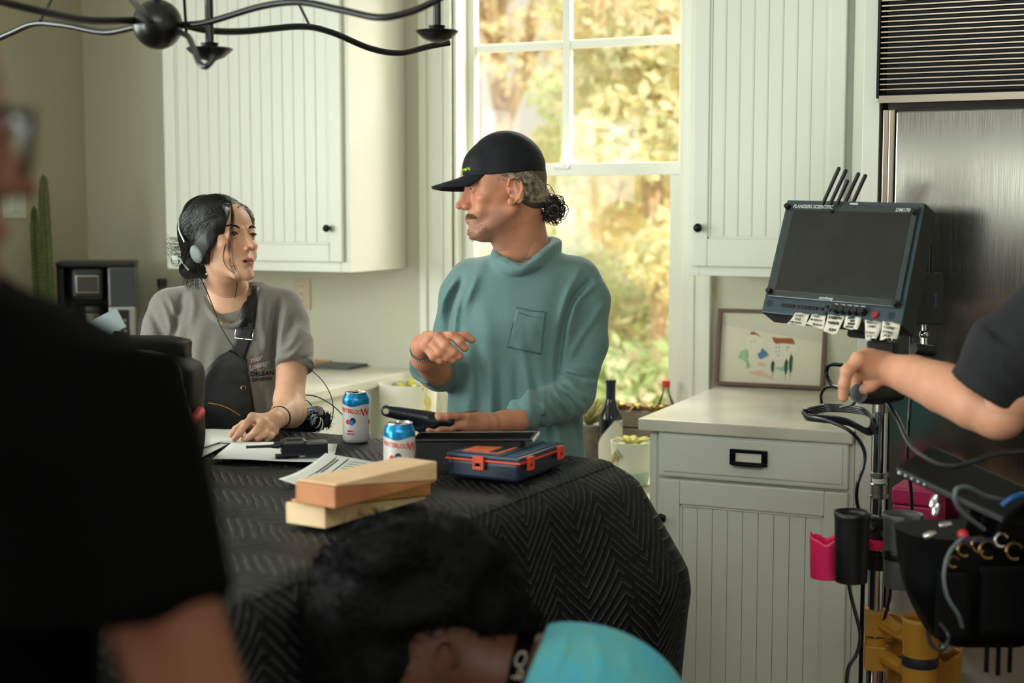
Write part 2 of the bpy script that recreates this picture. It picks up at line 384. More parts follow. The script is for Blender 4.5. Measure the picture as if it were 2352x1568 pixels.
# base cabinet right, its drawer and door
BY = 3.80
bx0 = float(onY(1493, 1050, BY)[0]); bx1 = float(onY(1980, 300, BY)[0])
bc = thing('base_cabinet', 'white base cabinet with drawer and beadboard door under the right worktop', 'cabinet', ((bx0 + bx1) / 2, 4.2, 0))
mb = MB().box((bx0, BY, 0.0), (bx1, Y1 - .002, 0.884)); mb.box((bx0 + .001, BY - .004, .0), (bx0 + .02, BY, .884)); mb.box((bx1 - .02, BY - .003, .0), (bx1 - 0.001, BY, .884))
obj('body', mb, WHITE, parent=bc)
p = onY(1513, 985, BY - .02); q = onY(1947, 1123, BY - .02)
dx0, dx1, dz1, dz0 = p[0], q[0], float(onY(1513, 986, BY - .02)[2]), float(onY(1513, 1092, BY - .02)[2])
dw = obj('drawer', MB().box((dx0, BY - .02, dz0), (dx1, BY, dz1), bev=.006).box((dx0 + .014, BY - .024, dz0 + .014), (dx1 - .014, BY - .012, dz1 - .014), bev=.004), WHITE, parent=bc)
pc = onY(1719, 1051, BY - .03)
mbp = MB()
w2, h2 = 0.052, 0.0215
for (a, b, c, d) in ((-w2, w2, h2 - .009, h2), (-w2, w2, -h2, -h2 + .009), (-w2, -w2 + .016, -h2 + .009, h2 - .009), (w2 - .016, w2, -h2 + .009, h2 - .009)):
    mbp.box((pc[0] + a, pc[1] - .004, pc[2] + c), (pc[0] + b, pc[1] + .006, pc[2] + d), bev=.002)
mbp.box((pc[0] - w2 + .01, pc[1] - .014, pc[2] - h2 - .001), (pc[0] + w2 - .01, pc[1] - .002, pc[2] - h2 + .005), bev=.002)
for sx in (-1, 1):
    for sz in (-1, 1): mbp.ball(pc + [sx * (w2 - .007), -.004, sz * (h2 - .005)], .0025, 8)
obj('label_pull', mbp, BMETAL, parent=dw)
obj('label_card', MB().box((pc[0] - w2 + .014, pc[1] + .002, pc[2] - h2 + .007), (pc[0] + w2 - .014, pc[1] + .005, pc[2] + h2 - .007)), mat('card', C(235, 232, 215), rough=.8), parent=dw)
ez1 = dz0 - .008
ed = shaker_door(bc, dx0, dx1, BY, 0.10, ez1, sw=0.062, rw=0.068)
knob(ed, onY(1524, 1187, BY - .02), r=.014)
# worktops
wt = obj('worktop', MB().box((bx0 - .025, BY - .035, .8845), (bx1 - .001, Y1 - .002, .918), bev=.004), STONE)
tag(wt, 'pale quartz worktop on the base cabinet with the framed picture', 'worktop')
LX = -2.425
lwt = obj('worktop', MB().box((X0 + .003, 3.80, .884), (LX, Y1 - .002, .918), bev=.004), STONE)
tag(lwt, 'pale worktop in the left corner carrying the coffee maker', 'worktop')
lb = thing('base_cabinet', 'white base cabinet under the left corner worktop, seen between woman and cans', 'cabinet', (-3.1, 4.2, 0))
obj('body', MB().box((X0 + .004, 3.86, 0), (LX - .03, Y1 - .003, .884)), WHITE, parent=lb)
obj('side_panel', MB().box((LX - .03, 3.86, 0), (LX - .012, Y1 - .003, .884), bev=.002), WHITE, parent=lb)
SEATM = mat('sill_stone', C(214, 206, 184), rough=.5, noise=.1, nscale=8)
ws = obj('window_bench', MB().box((LX - .008, 3.92, .62), (bx0 - .004, Y1 - .001, .655), bev=.004).box((LX - .006, 3.95, 0.0), (bx0 - .006, 3.98, .62)), SEATM)
tag(ws, 'low pale bench under the window holding the plant pots', 'bench')
# ------------------------------------------------------------------ refrigerator
STEEL = bpy.data.materials.new('brushed_steel'); STEEL.use_nodes = True
_N = STEEL.node_tree.nodes; _L = STEEL.node_tree.links; _b = _N['Principled BSDF']
_b.inputs['Base Color'].default_value = C(160, 158, 150); _b.inputs['Metallic'].default_value = 1.0; _b.inputs['Roughness'].default_value = .2
_tc = _N.new('ShaderNodeTexCoord'); _mp = _N.new('ShaderNodeMapping'); _mp.inputs['Scale'].default_value = (900, 1, 9)
_t = _N.new('ShaderNodeTexNoise'); _t.inputs['Scale'].default_value = 1.0; _t.inputs['Detail'].default_value = 2
_L.new(_tc.outputs['Object'], _mp.inputs[0]); _L.new(_mp.outputs[0], _t.inputs['Vector'])
_bp = _N.new('ShaderNodeBump'); _bp.inputs['Strength'].default_value = .06; _bp.inputs['Distance'].default_value = .0006
_L.new(_t.outputs[0], _bp.inputs['Height']); _L.new(_bp.outputs[0], _b.inputs['Normal'])
_mr = _N.new('ShaderNodeMapRange'); _mr.inputs[3].default_value = .10; _mr.inputs[4].default_value = .22
_L.new(_t.outputs[0], _mr.inputs[0]); _L.new(_mr.outputs[0], _b.inputs['Roughness'])
STEELD = mat('steel_trim', C(150, 140, 125), rough=.28, metal=1.0)
FY = 3.77
fx = float(onY(2024, 600, FY)[0]); fx2 = fx + 0.93
fr = thing('refrigerator', 'built-in stainless steel refrigerator with louvred grille behind the monitor', 'refrigerator', ((fx + fx2) / 2, 4.1, 0))
gz0 = float(onY(2190, 221, FY)[2])
obj('body', MB().box((fx + .004, FY + .03, 0.0), (fx2, Y1 - .004, 2.2)), mat('steel_dark', C(60, 58, 55), rough=.5, metal=.6), parent=fr)
dx = float(onY(2051, 600, FY - .02)[0])
obj('door', MB().box((dx, FY - .025, .12), (fx2 - .012, FY + .03, gz0 - .035), bev=.004), STEEL, parent=fr)
mb = MB()
mb.box((fx, FY - .02, .05), (fx + .014, FY + .03, gz0 - .03), bev=.002); mb.box((fx + .016, FY - .03, .05), (dx - .002, FY + .03, gz0 - .03), bev=.003)
obj('frame_trim', mb, STEELD, parent=fr)
gr = obj('grille', MB().box((fx - .012, FY - .03, gz0 - .012), (fx2, FY + .02, gz0 + .008), bev=.002).box((fx, FY + .02, gz0), (fx2, FY + .029, 2.2)).box((fx - .017, FY - .035, gz0 - .002), (fx - .010, FY + .02, 2.2), bev=.001), BMETAL, parent=fr)
gr2 = obj('grille_rail', MB().box((fx - .012, FY - .032, gz0 - .014), (fx2, FY - .029, gz0 + .004)), STEELD, parent=gr)
SLAT = None; k = 0; zz = gz0 + 0.020
while zz < 2.17:
    if SLAT is None: SLAT = obj('louvre', MB().box((fx - .009, FY - .028, -.0016), (fx2 - .01, FY - .006, .0016), R=None), STEELD, parent=gr); o = SLAT
    else: o = SLAT.copy(); COL.objects.link(o); o.parent = gr
    o.location = (0, 0, zz); zz += 0.01305
# tall panel left of the refrigerator
px0 = float(onY(1980, 300, BY)[0])
tp = obj('tall_side_panel', MB().box((px0 + .001, BY - .002, 0), (fx - .018, Y1 - .003, 2.55), bev=.002), WHITE)
tag(tp, 'narrow white tall panel between the right cabinets and the refrigerator', 'panel')
# ------------------------------------------------------------------ outdoors
GRASS = mat('lawn', C(226, 222, 160), rough=.9, col2=C(236, 206, 160), nscale=1.2)
obj('ground', MB().box((-30, 4.8, -.5), (20, 40, -.35)), GRASS, kind='structure')
TERR = mat('terrace_stone', C(236, 226, 205), rough=.8, col2=C(214, 190, 160), nscale=2.5)
obj('terrace', MB().box((-9, 4.9, -.35), (4, 9.5, -.2)), TERR, kind='structure')
LEAF = bpy.data.materials.new('leaves'); LEAF.use_nodes = True
_N = LEAF.node_tree.nodes; _L = LEAF.node_tree.links; _N.remove(_N['Principled BSDF'])
_a = _N.new('ShaderNodeVertexColor'); _a.layer_name = 'tint'
_d = _N.new('ShaderNodeBsdfDiffuse'); _t = _N.new('ShaderNodeBsdfTranslucent'); _m = _N.new('ShaderNodeMixShader'); _m.inputs[0].default_value = .6
_L.new(_a.outputs[0], _d.inputs[0]); _L.new(_a.outputs[0], _t.inputs[0]); _L.new(_d.outputs[0], _m.inputs[1]); _L.new(_t.outputs[0], _m.inputs[2]); _L.new(_m.outputs[0], _N['Material Output'].inputs[0])
BARK = mat('bark', C(205, 180, 150), rough=.9, noise=.4, nscale=10, bump=.4, bscale=20)
def set_tint(o, cols):
    me = o.data; ca = me.color_attributes.new('tint', 'FLOAT_COLOR', 'POINT')
    a = np.ones((len(me.vertices), 4), np.float32); a[:, :3] = cols; ca.data.foreach_set('color', a.ravel())
def leaves(name, centres, radii, n, size, cols, parent, seed):
    rs = np.random.RandomState(seed); centres = np.array(centres); radii = np.array(radii)
    ci = rs.randint(0, len(centres), n); d = rs.normal(size=(n, 3)); d /= np.linalg.norm(d, axis=1, keepdims=True)
    P = centres[ci] + d * (radii[ci, None] * rs.uniform(.3, 1, (n, 1)) ** .6)
    a = rs.normal(size=(n, 3)); a /= np.linalg.norm(a, axis=1, keepdims=True); b = np.cross(a, rs.normal(size=(n, 3))); b /= np.linalg.norm(b, axis=1, keepdims=True)
    s = size * rs.uniform(.6, 1.3, (n, 1))
    V = np.stack([P - a * s, P + b * s * .55, P + a * s, P - b * s * .55], 1).reshape(-1, 3)
    F_ = [(4 * i, 4 * i + 1, 4 * i + 2, 4 * i + 3) for i in range(n)]
    o = obj(name, MB().add(V, F_), LEAF, parent=parent, kind='stuff')
    cc = np.array([c[:3] for c in cols])[(ci + rs.randint(0, 2, n)) % len(cols)] * rs.uniform(.8, 1.1, (n, 1))
    set_tint(o, np.repeat(cc, 4, axis=0)); return o
def tree(label, base, h, r, cols, n, seed, size=.07, nb=26):
    rs = np.random.RandomState(seed); base = np.array(base, float)
    t = thing('tree', label, 'tree', base); top = base + [0, 0, h * .55]
    mb = MB().tube(spline([base, base + [.05, 0, h * .25], top, base + [-.1, .1, h * .8]], 4), np.linspace(.07, .03, 13), 8)
    cs = []; rr = []
    for k in range(nb):
        d = rs.normal(size=3); d /= np.linalg.norm(d); c = base + np.array([0, 0, h * .62]) + d * np.array([r, r, h * .42]) * rs.uniform(.35, .95)
        cs.append(c); rr.append(r * rs.uniform(.22, .4))
        if k % 2 == 0: mb.tube(spline([top - [0, 0, rs.uniform(0, .25) * h], (top + c) / 2 + rs.normal(size=3) * .1, c], 4), np.linspace(.05, .012, 9), 5)
    obj('trunk', mb, BARK, parent=t); leaves('foliage', cs, rr, n, size, cols, t, seed + 50)
YEL, ORG, GRN, PAL = C(248, 242, 208), C(246, 232, 208), C(232, 236, 206), C(252, 248, 230)
def gp(px, d, z=-.35):
    q = CAMP + ray(px, 480) * d; return (q[0], q[1], z)
tree('golden leafed tree filling the right window panes outdoors', gp(1500, 11), 5.2, 1.25, [YEL, ORG, PAL, GRN], 6500, 3)
tree('pale yellow tree standing behind the left window panes outdoors', gp(1150, 15), 7.0, 1.5, [PAL, YEL, ORG], 4200, 5)
tree('green garden tree farthest behind the standing man outdoors', gp(1440, 20), 4.2, 1.6, [GRN, C(206, 224, 180), PAL], 8000, 9)
def bush(label, base, r, cols, n, seed):
    t = thing('bush', label, 'bush', base); base = np.array(base); rs = np.random.RandomState(seed)
    cs = [base + [rs.uniform(-1, 1) * r, rs.uniform(-.5, .5) * r, r * .55 + rs.uniform(-.2, .4) * r] for _ in range(8)]
    mb = MB()
    for c in cs: mb.tube([base, (base + c) / 2 + [0, 0, .05], c], [.02, .014, .006], 5)
    obj('stems', mb, BARK, parent=t); leaves('foliage', cs, [r * .5] * 8, n, .06, cols, t, seed)
bush('tall pale green shrub outdoors behind the man\'s shoulder', gp(1410, 13.4), 1.25, [GRN, C(214, 228, 186), PAL], 6000, 31)
bush('tall golden shrub outdoors left behind the man\'s back', gp(1120, 18.8), 1.6, [YEL, PAL, GRN], 5000, 32)
bush('tall cream leafed shrub outdoors at the right window edge', gp(1600, 12.9), 1.0, [PAL, ORG, GRN], 5000, 33)
bush('low green bush outdoors seen between man and window frame', gp(1420, 9.5), .75, [GRN, C(200, 220, 170), ORG], 3500, 21)
bush('pinkish orange bush outdoors low behind the wine bottle', gp(1475, 8.2), .5, [C(235, 190, 160), PAL, ORG], 2500, 22)
# ================================================================== table under the moving blanket
TZ = 0.94
def quad(corners, dmean):
    """3-D parallelogram seen at four pixels TL, TR, BR, BL, scaled to a mean depth"""
    r = [ray(*c) for c in corners]
    A = np.stack([r[0], -r[1], r[2], -r[3]], axis=1); _, _, vt = np.linalg.svd(A); d = vt[-1]; d = d / d.mean() * dmean
    return [CAMP + r[i] * d[i] for i in range(4)]
C1 = onZ(1412, 1050, TZ); near2 = onZ(517, 1373, TZ); far2 = onZ(650, 985, TZ)
ta = near2 - C1; ta /= np.linalg.norm(ta); tb = far2 - C1; tb -= ta * tb.dot(ta); tb /= np.linalg.norm(tb)   # ta to the camera, tb to the left
LA, LB = 2.0, 1.42
QUILT = bpy.data.materials.new('quilted_blanket'); QUILT.use_nodes = True
_N = QUILT.node_tree.nodes; _L = QUILT.node_tree.links; _b = _N['Principled BSDF']
def mth(op, a, b=None, c=None, clamp=False):
    n = _N.new('ShaderNodeMath'); n.operation = op; n.use_clamp = clamp
    for i, v in enumerate((a, b, c)):
        if v is None: continue
        if isinstance(v, (int, float)): n.inputs[i].default_value = v
        else: _L.new(v, n.inputs[i])
    return n.outputs[0]
_uv = _N.new('ShaderNodeUVMap'); _uv.uv_map = 'UVMap'
_wn = _N.new('ShaderNodeTexNoise'); _wn.inputs['Scale'].default_value = 14; _wn.inputs['Detail'].default_value = 1
_L.new(_uv.outputs[0], _wn.inputs['Vector'])
_sp = _N.new('ShaderNodeSeparateXYZ'); _L.new(_uv.outputs[0], _sp.inputs[0])
_wob = mth('MULTIPLY', mth('SUBTRACT', _wn.outputs[0], .5), .016)
_tri = mth('PINGPONG', _sp.outputs[1], .092)
_ph = mth('DIVIDE', mth('ADD', mth('ADD', _sp.outputs[0], _tri), _wob), .0235)
_fr = mth('FRACT', _ph); _ds = mth('ABSOLUTE', mth('SUBTRACT', _fr, .5))
_seam = mth('GREATER_THAN', _ds, .44)
_dash = mth('GREATER_THAN', mth('FRACT', mth('DIVIDE', _tri, .0062)), .25)
_sn = _N.new('ShaderNodeTexNoise'); _sn.inputs['Scale'].default_value = 60; _L.new(_uv.outputs[0], _sn.inputs['Vector'])
_thr = mth('MULTIPLY', mth('MULTIPLY', _seam, _dash), mth('GREATER_THAN', _sn.outputs[0], .42))
_fmp = _N.new('ShaderNodeMapping'); _fmp.inputs['Scale'].default_value = (60, 700, 1); _L.new(_uv.outputs[0], _fmp.inputs[0])
_fn = _N.new('ShaderNodeTexNoise'); _fn.inputs['Scale'].default_value = 1; _fn.inputs['Detail'].default_value = 3; _L.new(_fmp.outputs[0], _fn.inputs['Vector'])
_c1 = _N.new('ShaderNodeMix'); _c1.data_type = 'RGBA'; _c1.inputs['A'].default_value = C(3, 3, 5); _c1.inputs['B'].default_value = C(13, 15, 18); _L.new(_fn.outputs[0], _c1.inputs['Factor'])
_c2 = _N.new('ShaderNodeMix'); _c2.data_type = 'RGBA'; _L.new(_c1.outputs['Result'], _c2.inputs['A']); _c2.inputs['B'].default_value = C(92, 96, 99); _L.new(_thr, _c2.inputs['Factor'])
_L.new(_c2.outputs['Result'], _b.inputs['Base Color'])
_b.inputs['Roughness'].default_value = .5; _b.inputs['Specular IOR Level'].default_value = .25
_puf = mth('POWER', mth('SUBTRACT', 1.0, mth('MULTIPLY', _ds, 2.0)), .5)
_h = mth('ADD', _puf, mth('MULTIPLY', _fn.outputs[0], .55))
_bp = _N.new('ShaderNodeBump'); _bp.inputs['Strength'].default_value = .9; _bp.inputs['Distance'].default_value = .004
_L.new(_h, _bp.inputs['Height']); _L.new(_bp.outputs[0], _b.inputs['Normal'])
def zig(u, v):
    tri = np.abs(((v / .092) % 2) - 1); tri = (1 - tri) * .092
    f = ((u + tri) / .0235) % 1.0; return np.sqrt(np.clip(1 - np.abs(f - .5) * 2, 0, 1))
# the island under the blanket
isl = thing('table', 'work table hidden under the black quilted moving blanket', 'table', C1 + ta * LA / 2 + tb * LB / 2 - [0, 0, TZ])
def tbl(a, b, z): return C1 + ta * a + tb * b + np.array([0, 0, z - TZ])
R_t = np.stack([ta, tb, [0, 0, 1]], axis=1)
if np.linalg.det(R_t) < 0: pass
TOPM = mat('table_wood', C(110, 80, 55), rough=.5, noise=.3, nscale=12)
mb = MB(); mb.add([tbl(a, b, z) for a in (.03, LA - .03) for b in (.03, LB - .03) for z in (TZ - .06, TZ - .018)], [(0, 1, 3, 2), (4, 6, 7, 5), (0, 4, 5, 1), (2, 3, 7, 6), (0, 2, 6, 4), (1, 5, 7, 3)])
obj('table_top', mb, TOPM, parent=isl)
for a in (.12, LA - .12):
    for b in (.12, LB - .12):
        obj('leg', MB().tube([tbl(a, b, 0), tbl(a, b, TZ - .06)], [.03, .04], 12), TOPM, parent=isl)
# blanket: top plus a hanging skirt, one mesh with UV in metres
rs = np.random.RandomState(4)
ga = np.linspace(0, LA, 290); gb = np.linspace(0, LB, 210)
A_, B_ = np.meshgrid(ga, gb, indexing='ij')
lump = .0035 * np.sin(A_ * 9 + B_ * 3) + .003 * np.sin(B_ * 11 - A_ * 5 + 1) + .0025 * np.sin(A_ * 23 + B_ * 17)
edge = np.minimum(np.minimum(A_, LA - A_), np.minimum(B_, LB - B_))
drop = .014 * np.clip(1 - edge / .03, 0, 1) ** 2
Z_ = TZ - .004 + lump * np.clip(edge / .1, 0, 1) + zig(B_, A_) * .0022 - drop
P_ = C1 + A_[..., None] * ta + B_[..., None] * tb; P_[..., 2] = Z_
bl = MB(); bl.grid(P_)
UVS = [np.stack([B_, A_], -1).reshape(-1, 2)]
# skirt: along the edge b=0 (facing the camera's right), round the corner C1, then along a=0 (far edge)
nt = 46; drops = np.concatenate([[0, .006, .014, .025], np.linspace(.04, .74, nt - 4)])
prof_x = np.interp(drops, [0, .02, .04, .14, .24, .29, .35, .52, .8], [0, .035, .058, .118, .176, .184, .176, .16, .15])
na, ncn, nf = 190, 26, 130
path = []
for k in range(na): path.append((LA * (1 - k / (na - 1)), 0.0, 'a'))
for k in range(1, ncn): path.append((0.0, 0.0, k / ncn))
for k in range(nf): path.append((0.0, LB * k / (nf - 1), 'b'))
n1 = -tb; n2 = -ta
S = []; uvs = []
for i, (a, b, w) in enumerate(path):
    if w == 'a': nrm = n1; dc = a; ang = 0
    elif w == 'b': nrm = n2; dc = b; ang = 1
    else: th = w * PI / 2; nrm = n1 * math.cos(th) + n2 * math.sin(th); dc = 0; ang = w
    ear = math.exp(-(dc / .26) ** 2) * (1 - .25 * abs(ang - .5)) if w != 'b' else math.exp(-(dc / .16) ** 2) * .6
    wav = (.016 * math.sin(a * 7.0 + .5) + .010 * math.sin(a * 17)) if w == 'a' else .012 * math.sin(b * 14)
    base = C1 + ta * a + tb * b; col = []
    for t, px_ in zip(drops, prof_x):
        out = px_ * ear * 1.0 + (.006 + .05 * t + wav * min(1, t * 4) + .01) * (1 - ear) * min(1, t / .03)
        q = base + nrm * out; q[2] = TZ - .018 - t * (1.0); col.append(q); uvs.append((b + (t if w == 'a' else 0) * -1, a - (t if w != 'a' else 0)))
    S.append(col)
bl.grid(np.array(S)); UVS.append(np.array(uvs))
blk = obj('moving_blanket', bl, QUILT, smooth=True)
tag(blk, 'black quilted moving blanket with zigzag stitching draped over the table', 'blanket')
uvl = blk.data.uv_layers.new(name='UVMap'); U = np.concatenate(UVS)
li = np.zeros(len(blk.data.loops), int); blk.data.loops.foreach_get('vertex_index', li); uvl.data.foreach_set('uv', U[li].ravel())
S0 = TZ + .0045                                        # resting height on the blanket
# ------------------------------------------------------------------ wedges on the blanket
WOOD = mat('pine_wood', C(240, 206, 166), rough=.6, col2=C(226, 184, 138), nscale=9, stretch=(1, 1, 9), bump=.1, bscale=60)
WOODR = mat('red_wood', C(200, 134, 88), rough=.6, col2=C(170, 106, 66), nscale=9, bump=.1, bscale=60)
WOODL = mat('pale_wood', C(236, 206, 164), rough=.6, col2=C(214, 176, 130), nscale=9, bump=.1, bscale=60)
def wedge(name, o, ex, ey, L, W, z0, hn0, hn1, hf0, hf1, m, label):
    """ex along, ey across; bottom/top heights at the near and far end"""
    V = []
    for (l, zb, zt) in ((0, hn0, hn1), (L, hf0, hf1)):
        for w in (0, W):
            for z in (zb, zt): V.append(o + ex * l + ey * w + np.array([0, 0, z0 + z]))
    mb = MB().add(V, [(0, 1, 3, 2), (4, 6, 7, 5), (0, 4, 5, 1), (2, 3, 7, 6), (0, 2, 6, 4), (1, 5, 7, 3)])
    x = obj(name, mb, m, bevel=.0015); tag(x, label, 'wooden wedge', 'wooden wedges stacked on the blanket'); return x
w1_ = onZ(747, 1214, S0); w2_ = onZ(979, 1145, S0); ex = (w2_ - w1_) / np.linalg.norm(w2_ - w1_); ey = np.array([-ex[1], ex[0], 0]); L_ = np.linalg.norm(w2_ - w1_)
o_ = w1_ * [1, 1, 0]
wedge('wooden_wedge', o_, ex, ey, L_, .089, S0, .0, .038, .0, .004, WOODL, 'lowest wedge of the pile, pale wood with a split knot in its thick end')
wedge('wooden_wedge', o_ + ex * .015, ex, ey, L_, .089, S0, .0368, .0402, .0055, .041, mat('orange_pine', C(226, 164, 98), rough=.6, col2=C(204, 140, 80), nscale=9), 'orange pine wedge second from the bottom, thick end at the right')
zz1 = S0 + .0418
w3 = onZ(770, 1168, zz1); w4 = onZ(1001, 1107, zz1); ex2 = (w4 - w3) / np.linalg.norm(w4 - w3); ey2 = np.array([-ex2[1], ex2[0], 0]); L2 = np.linalg.norm(w4 - w3)
o2 = w3 * [1, 1, 0]
wedge('wooden_wedge', o2, ex2, ey2, L2, .091, zz1, 0, .038, 0, .003, WOODR, 'reddish brown wedge lying third in the pile, thick end at the left')
wedge('wooden_wedge', o2 + ex2 * .004, ex2, ey2, L2, .091, zz1, .0385, .0415, .0035, .0395, WOOD, 'topmost wedge of the pile with a smooth light top face')
# ------------------------------------------------------------------ drink cans
def wrap(s, size, R, zc, a0, depth=.0004, offset=0.0, sx=1.0):
    mb0 = text_mb(s, size, None, None, depth, offset, 'CENTER', sx=sx); V = mb0.v[0].copy()
    a = a0 + V[:, 0] / R; r = R + V[:, 2] + .0003
    return np.stack([r * np.cos(a), r * np.sin(a), zc + V[:, 1]], 1), mb0.f
def wrappoly(pts, R, zc, a0, lift=.0003):
    """flat shape on the can: fan triangulated, pts in metres"""
    P = np.array(pts, float); c = P.mean(0); n = len(P); rings = []
    for f in (1.0, .66, .33): rings.append(c + (P - c) * f)
    Q = np.concatenate(rings + [c[None]]); a = a0 + Q[:, 0] / R
    V = np.stack([(R + lift) * np.cos(a), (R + lift) * np.sin(a), zc + Q[:, 1]], 1); Fs = []
    for k in range(2):
        for i in range(n): j = (i + 1) % n; Fs.append((k * n + i, k * n + j, (k + 1) * n + j, (k + 1) * n + i))
    for i in range(n): Fs.append((2 * n + i, 2 * n + (i + 1) % n, 3 * n))
    return V, Fs
CANW = mat('can_white', C(205, 203, 200), rough=.3, metal=.15, bump=.25, bscale=900)
CANB = mat('can_blue', C(20, 130, 190), rough=.25, metal=.55)
CANS = mat('can_silver', C(200, 205, 205), rough=.25, metal=1.0)
RED = mat('print_red', C(196, 50, 52), rough=.4); NAVY = mat('print_navy', C(30, 34, 70), rough=.4); LB_ = mat('print_blue', C(44, 120, 190), rough=.4)
def can(base, turn, label):
    t = thing('drink_can', label, 'drink can', base, 'fruit drink cans on the blanket')
    B = np.array(base); R = .0331
    # white wall below a scalloped border, blue above
    n = 72; rows = [0, .0, .004, .008, .02, .05, .08]
    def border(a): return .088 + .006 * abs(math.sin((a - turn) * 1.5)) ** 1.5
    mb = MB(); V = []
    prof = [(.0262, .0), (.0285, .0015), (.0315, .006), (R, .0095)]
    for (r, z) in prof: V += [(r * math.cos(2 * PI * k / n), r * math.sin(2 * PI * k / n), z) for k in range(n)]
    for fr_ in (.33, .66, 1.0): V += [(R * math.cos(2 * PI * k / n), R * math.sin(2 * PI * k / n), .0095 + (border(2 * PI * k / n) - .0095) * fr_) for k in range(n)]
    m = 7; Fs = [(i * n + k, i * n + (k + 1) % n, (i + 1) * n + (k + 1) % n, (i + 1) * n + k) for i in range(m - 1) for k in range(n)] + [tuple(range(n - 1, -1, -1))]
    obj('can_body', MB().add(V, Fs, T=B), CANW, parent=t, smooth=True)
    V = [(R * math.cos(2 * PI * k / n), R * math.sin(2 * PI * k / n), border(2 * PI * k / n)) for k in range(n)]
    top = [(R, .103), (.0322, .1065), (.0295, .112), (.0272, .1165), (.0266, .118)]
    for (r, z) in top: V += [(r * math.cos(2 * PI * k / n), r * math.sin(2 * PI * k / n), z) for k in range(n)]
    Fs = [(i * n + k, i * n + (k + 1) % n, (i + 1) * n + (k + 1) % n, (i + 1) * n + k) for i in range(5) for k in range(n)]
    obj('can_shoulder', MB().add(V, Fs, T=B), CANB, parent=t, smooth=True, label='metallic blue shoulder')
    lid = MB().lathe([(.0266, .118), (.0275, .1195), (.0272, .121), (.0258, .1208), (.0250, .118), (.0240, .1165), (.0, .1168)], 40, T=B)
    ld = obj('lid', lid, CANS, parent=t, smooth=True)
    tb_ = MB(); pts = [(.011 * math.cos(a) + .002, .0085 * math.sin(a), 0) for a in np.linspace(0, 2 * PI, 21)[:-1]]
    Rt = np.array(Matrix.Rotation(turn + .6, 3, 'Z') @ Matrix.Rotation(-.25, 3, 'Y'))
    tb_.tube((np.array(pts) @ Rt.T) + B + [0, 0, .1215], .0018, 6, closed=True); tb_.cbox(B + Rt @ np.array([-.004, 0, 0]) + [0, 0, .1205], (.008, .014, .0015), R=Rt, bev=.0005)
    obj('pull_tab', tb_, CANS, parent=t, smooth=True)
    mo = MB(); mo.lathe([(0, .1172), (.007, .1172)], 16, T=B + Rt @ np.array([.012, 0, 0]) * [1, 1, 0]); obj('opening', mo, BLACKM, parent=ld)
    w = MB()
    for k in range(16):                                                     # stars round the shoulder
        a = turn + 2 * PI * k / 16; P5 = []
        for j in range(10):
            rr = .0024 if j % 2 == 0 else .0011; P5.append((rr * math.sin(j * PI / 5), rr * math.cos(j * PI / 5)))
        V, Fs = wrappoly(P5, R - .0012, .1058, a, .0006); w.add(V * [.99, .99, 1], Fs, T=B)
    obj('stars', w, mat('print_white', C(225, 228, 225), rough=.4), parent=t)
    r_ = MB()
    for side in (0, PI):
        for s_, size, zc, da, sx in (('WATERLOO', .0135, .078, -.18, .78), ('BERRY', .0058, .030, -.12, 1.0), ('SPARKLING', .0038, .0235, -.12, 1.0)):
            V, Fs = wrap(s_, size, R, zc, turn + side + da, offset=.0003, sx=sx)
            if s_ == 'WATERLOO':
                a_ = np.arctan2(V[:, 1], V[:, 0]); dd = (a_ - (turn + side + da) + PI) % (2 * PI) - PI; V[:, 2] -= dd * .004
            r_.add(V, Fs, T=B)
    V, Fs = wrap('W', .024, R, .074, turn + 1.02, offset=.0006); r_.add(V, Fs, T=B)
    blob = [(.006 * math.cos(a), .0062 * math.sin(a)) for a in np.linspace(0, 2 * PI, 17)[:-1]]
    V, Fs = wrappoly([(x - .011, y) for x, y in blob], R, .052, turn + .0); r_.add(V, Fs, T=B)
    V, Fs = wrappoly(blob, R, .05, turn + 1.5); r_.add(V, Fs, T=B)
    obj('red_lettering', r_, RED, parent=t, kind='stuff')
    bb = MB(); V, Fs = wrappoly([(x * 1.2 + .002, y * 1.25 + .003) for x, y in blob], R, .052, turn + .0, .0004); bb.add(V, Fs, T=B)
    V, Fs = wrap('DRINK COLD', .003, R, .04, turn + .9); 
    obj('dark_berry', bb, NAVY, parent=t)
    bb = MB(); V, Fs = wrappoly([(x * .95 - .001, y * 1.0 - .002) for x, y in blob], R, .052, turn + .0, .0006); bb.add(V, Fs, T=B); obj('blue_berry', bb, LB_, parent=t)
    bb = MB()
    for k in range(12):
        V, Fs = wrappoly([(-.0008 - .003, k * .0052 - .028), (.0075, k * .0052 - .028), (.0075, k * .0052 - .0255), (-.0038, k * .0052 - .0255)], R, .052, turn + 1.05 + .95, .0003); bb.add(V, Fs, T=B)
    obj('small_print', bb, mat('print_grey', C(70, 70, 80), rough=.5), parent=t, kind='stuff')
    return t
def facing(b): return math.atan2(-b[1], -b[0])
c1 = onZ(819, 1014, S0 - .002); can(c1, facing(c1) - .32, 'red white and blue drink can standing nearest the seated woman')
c2 = onZ(918, 1103, S0 - .002); can(c2, facing(c2) - .15, 'red white and blue drink can standing right behind the wooden wedges')
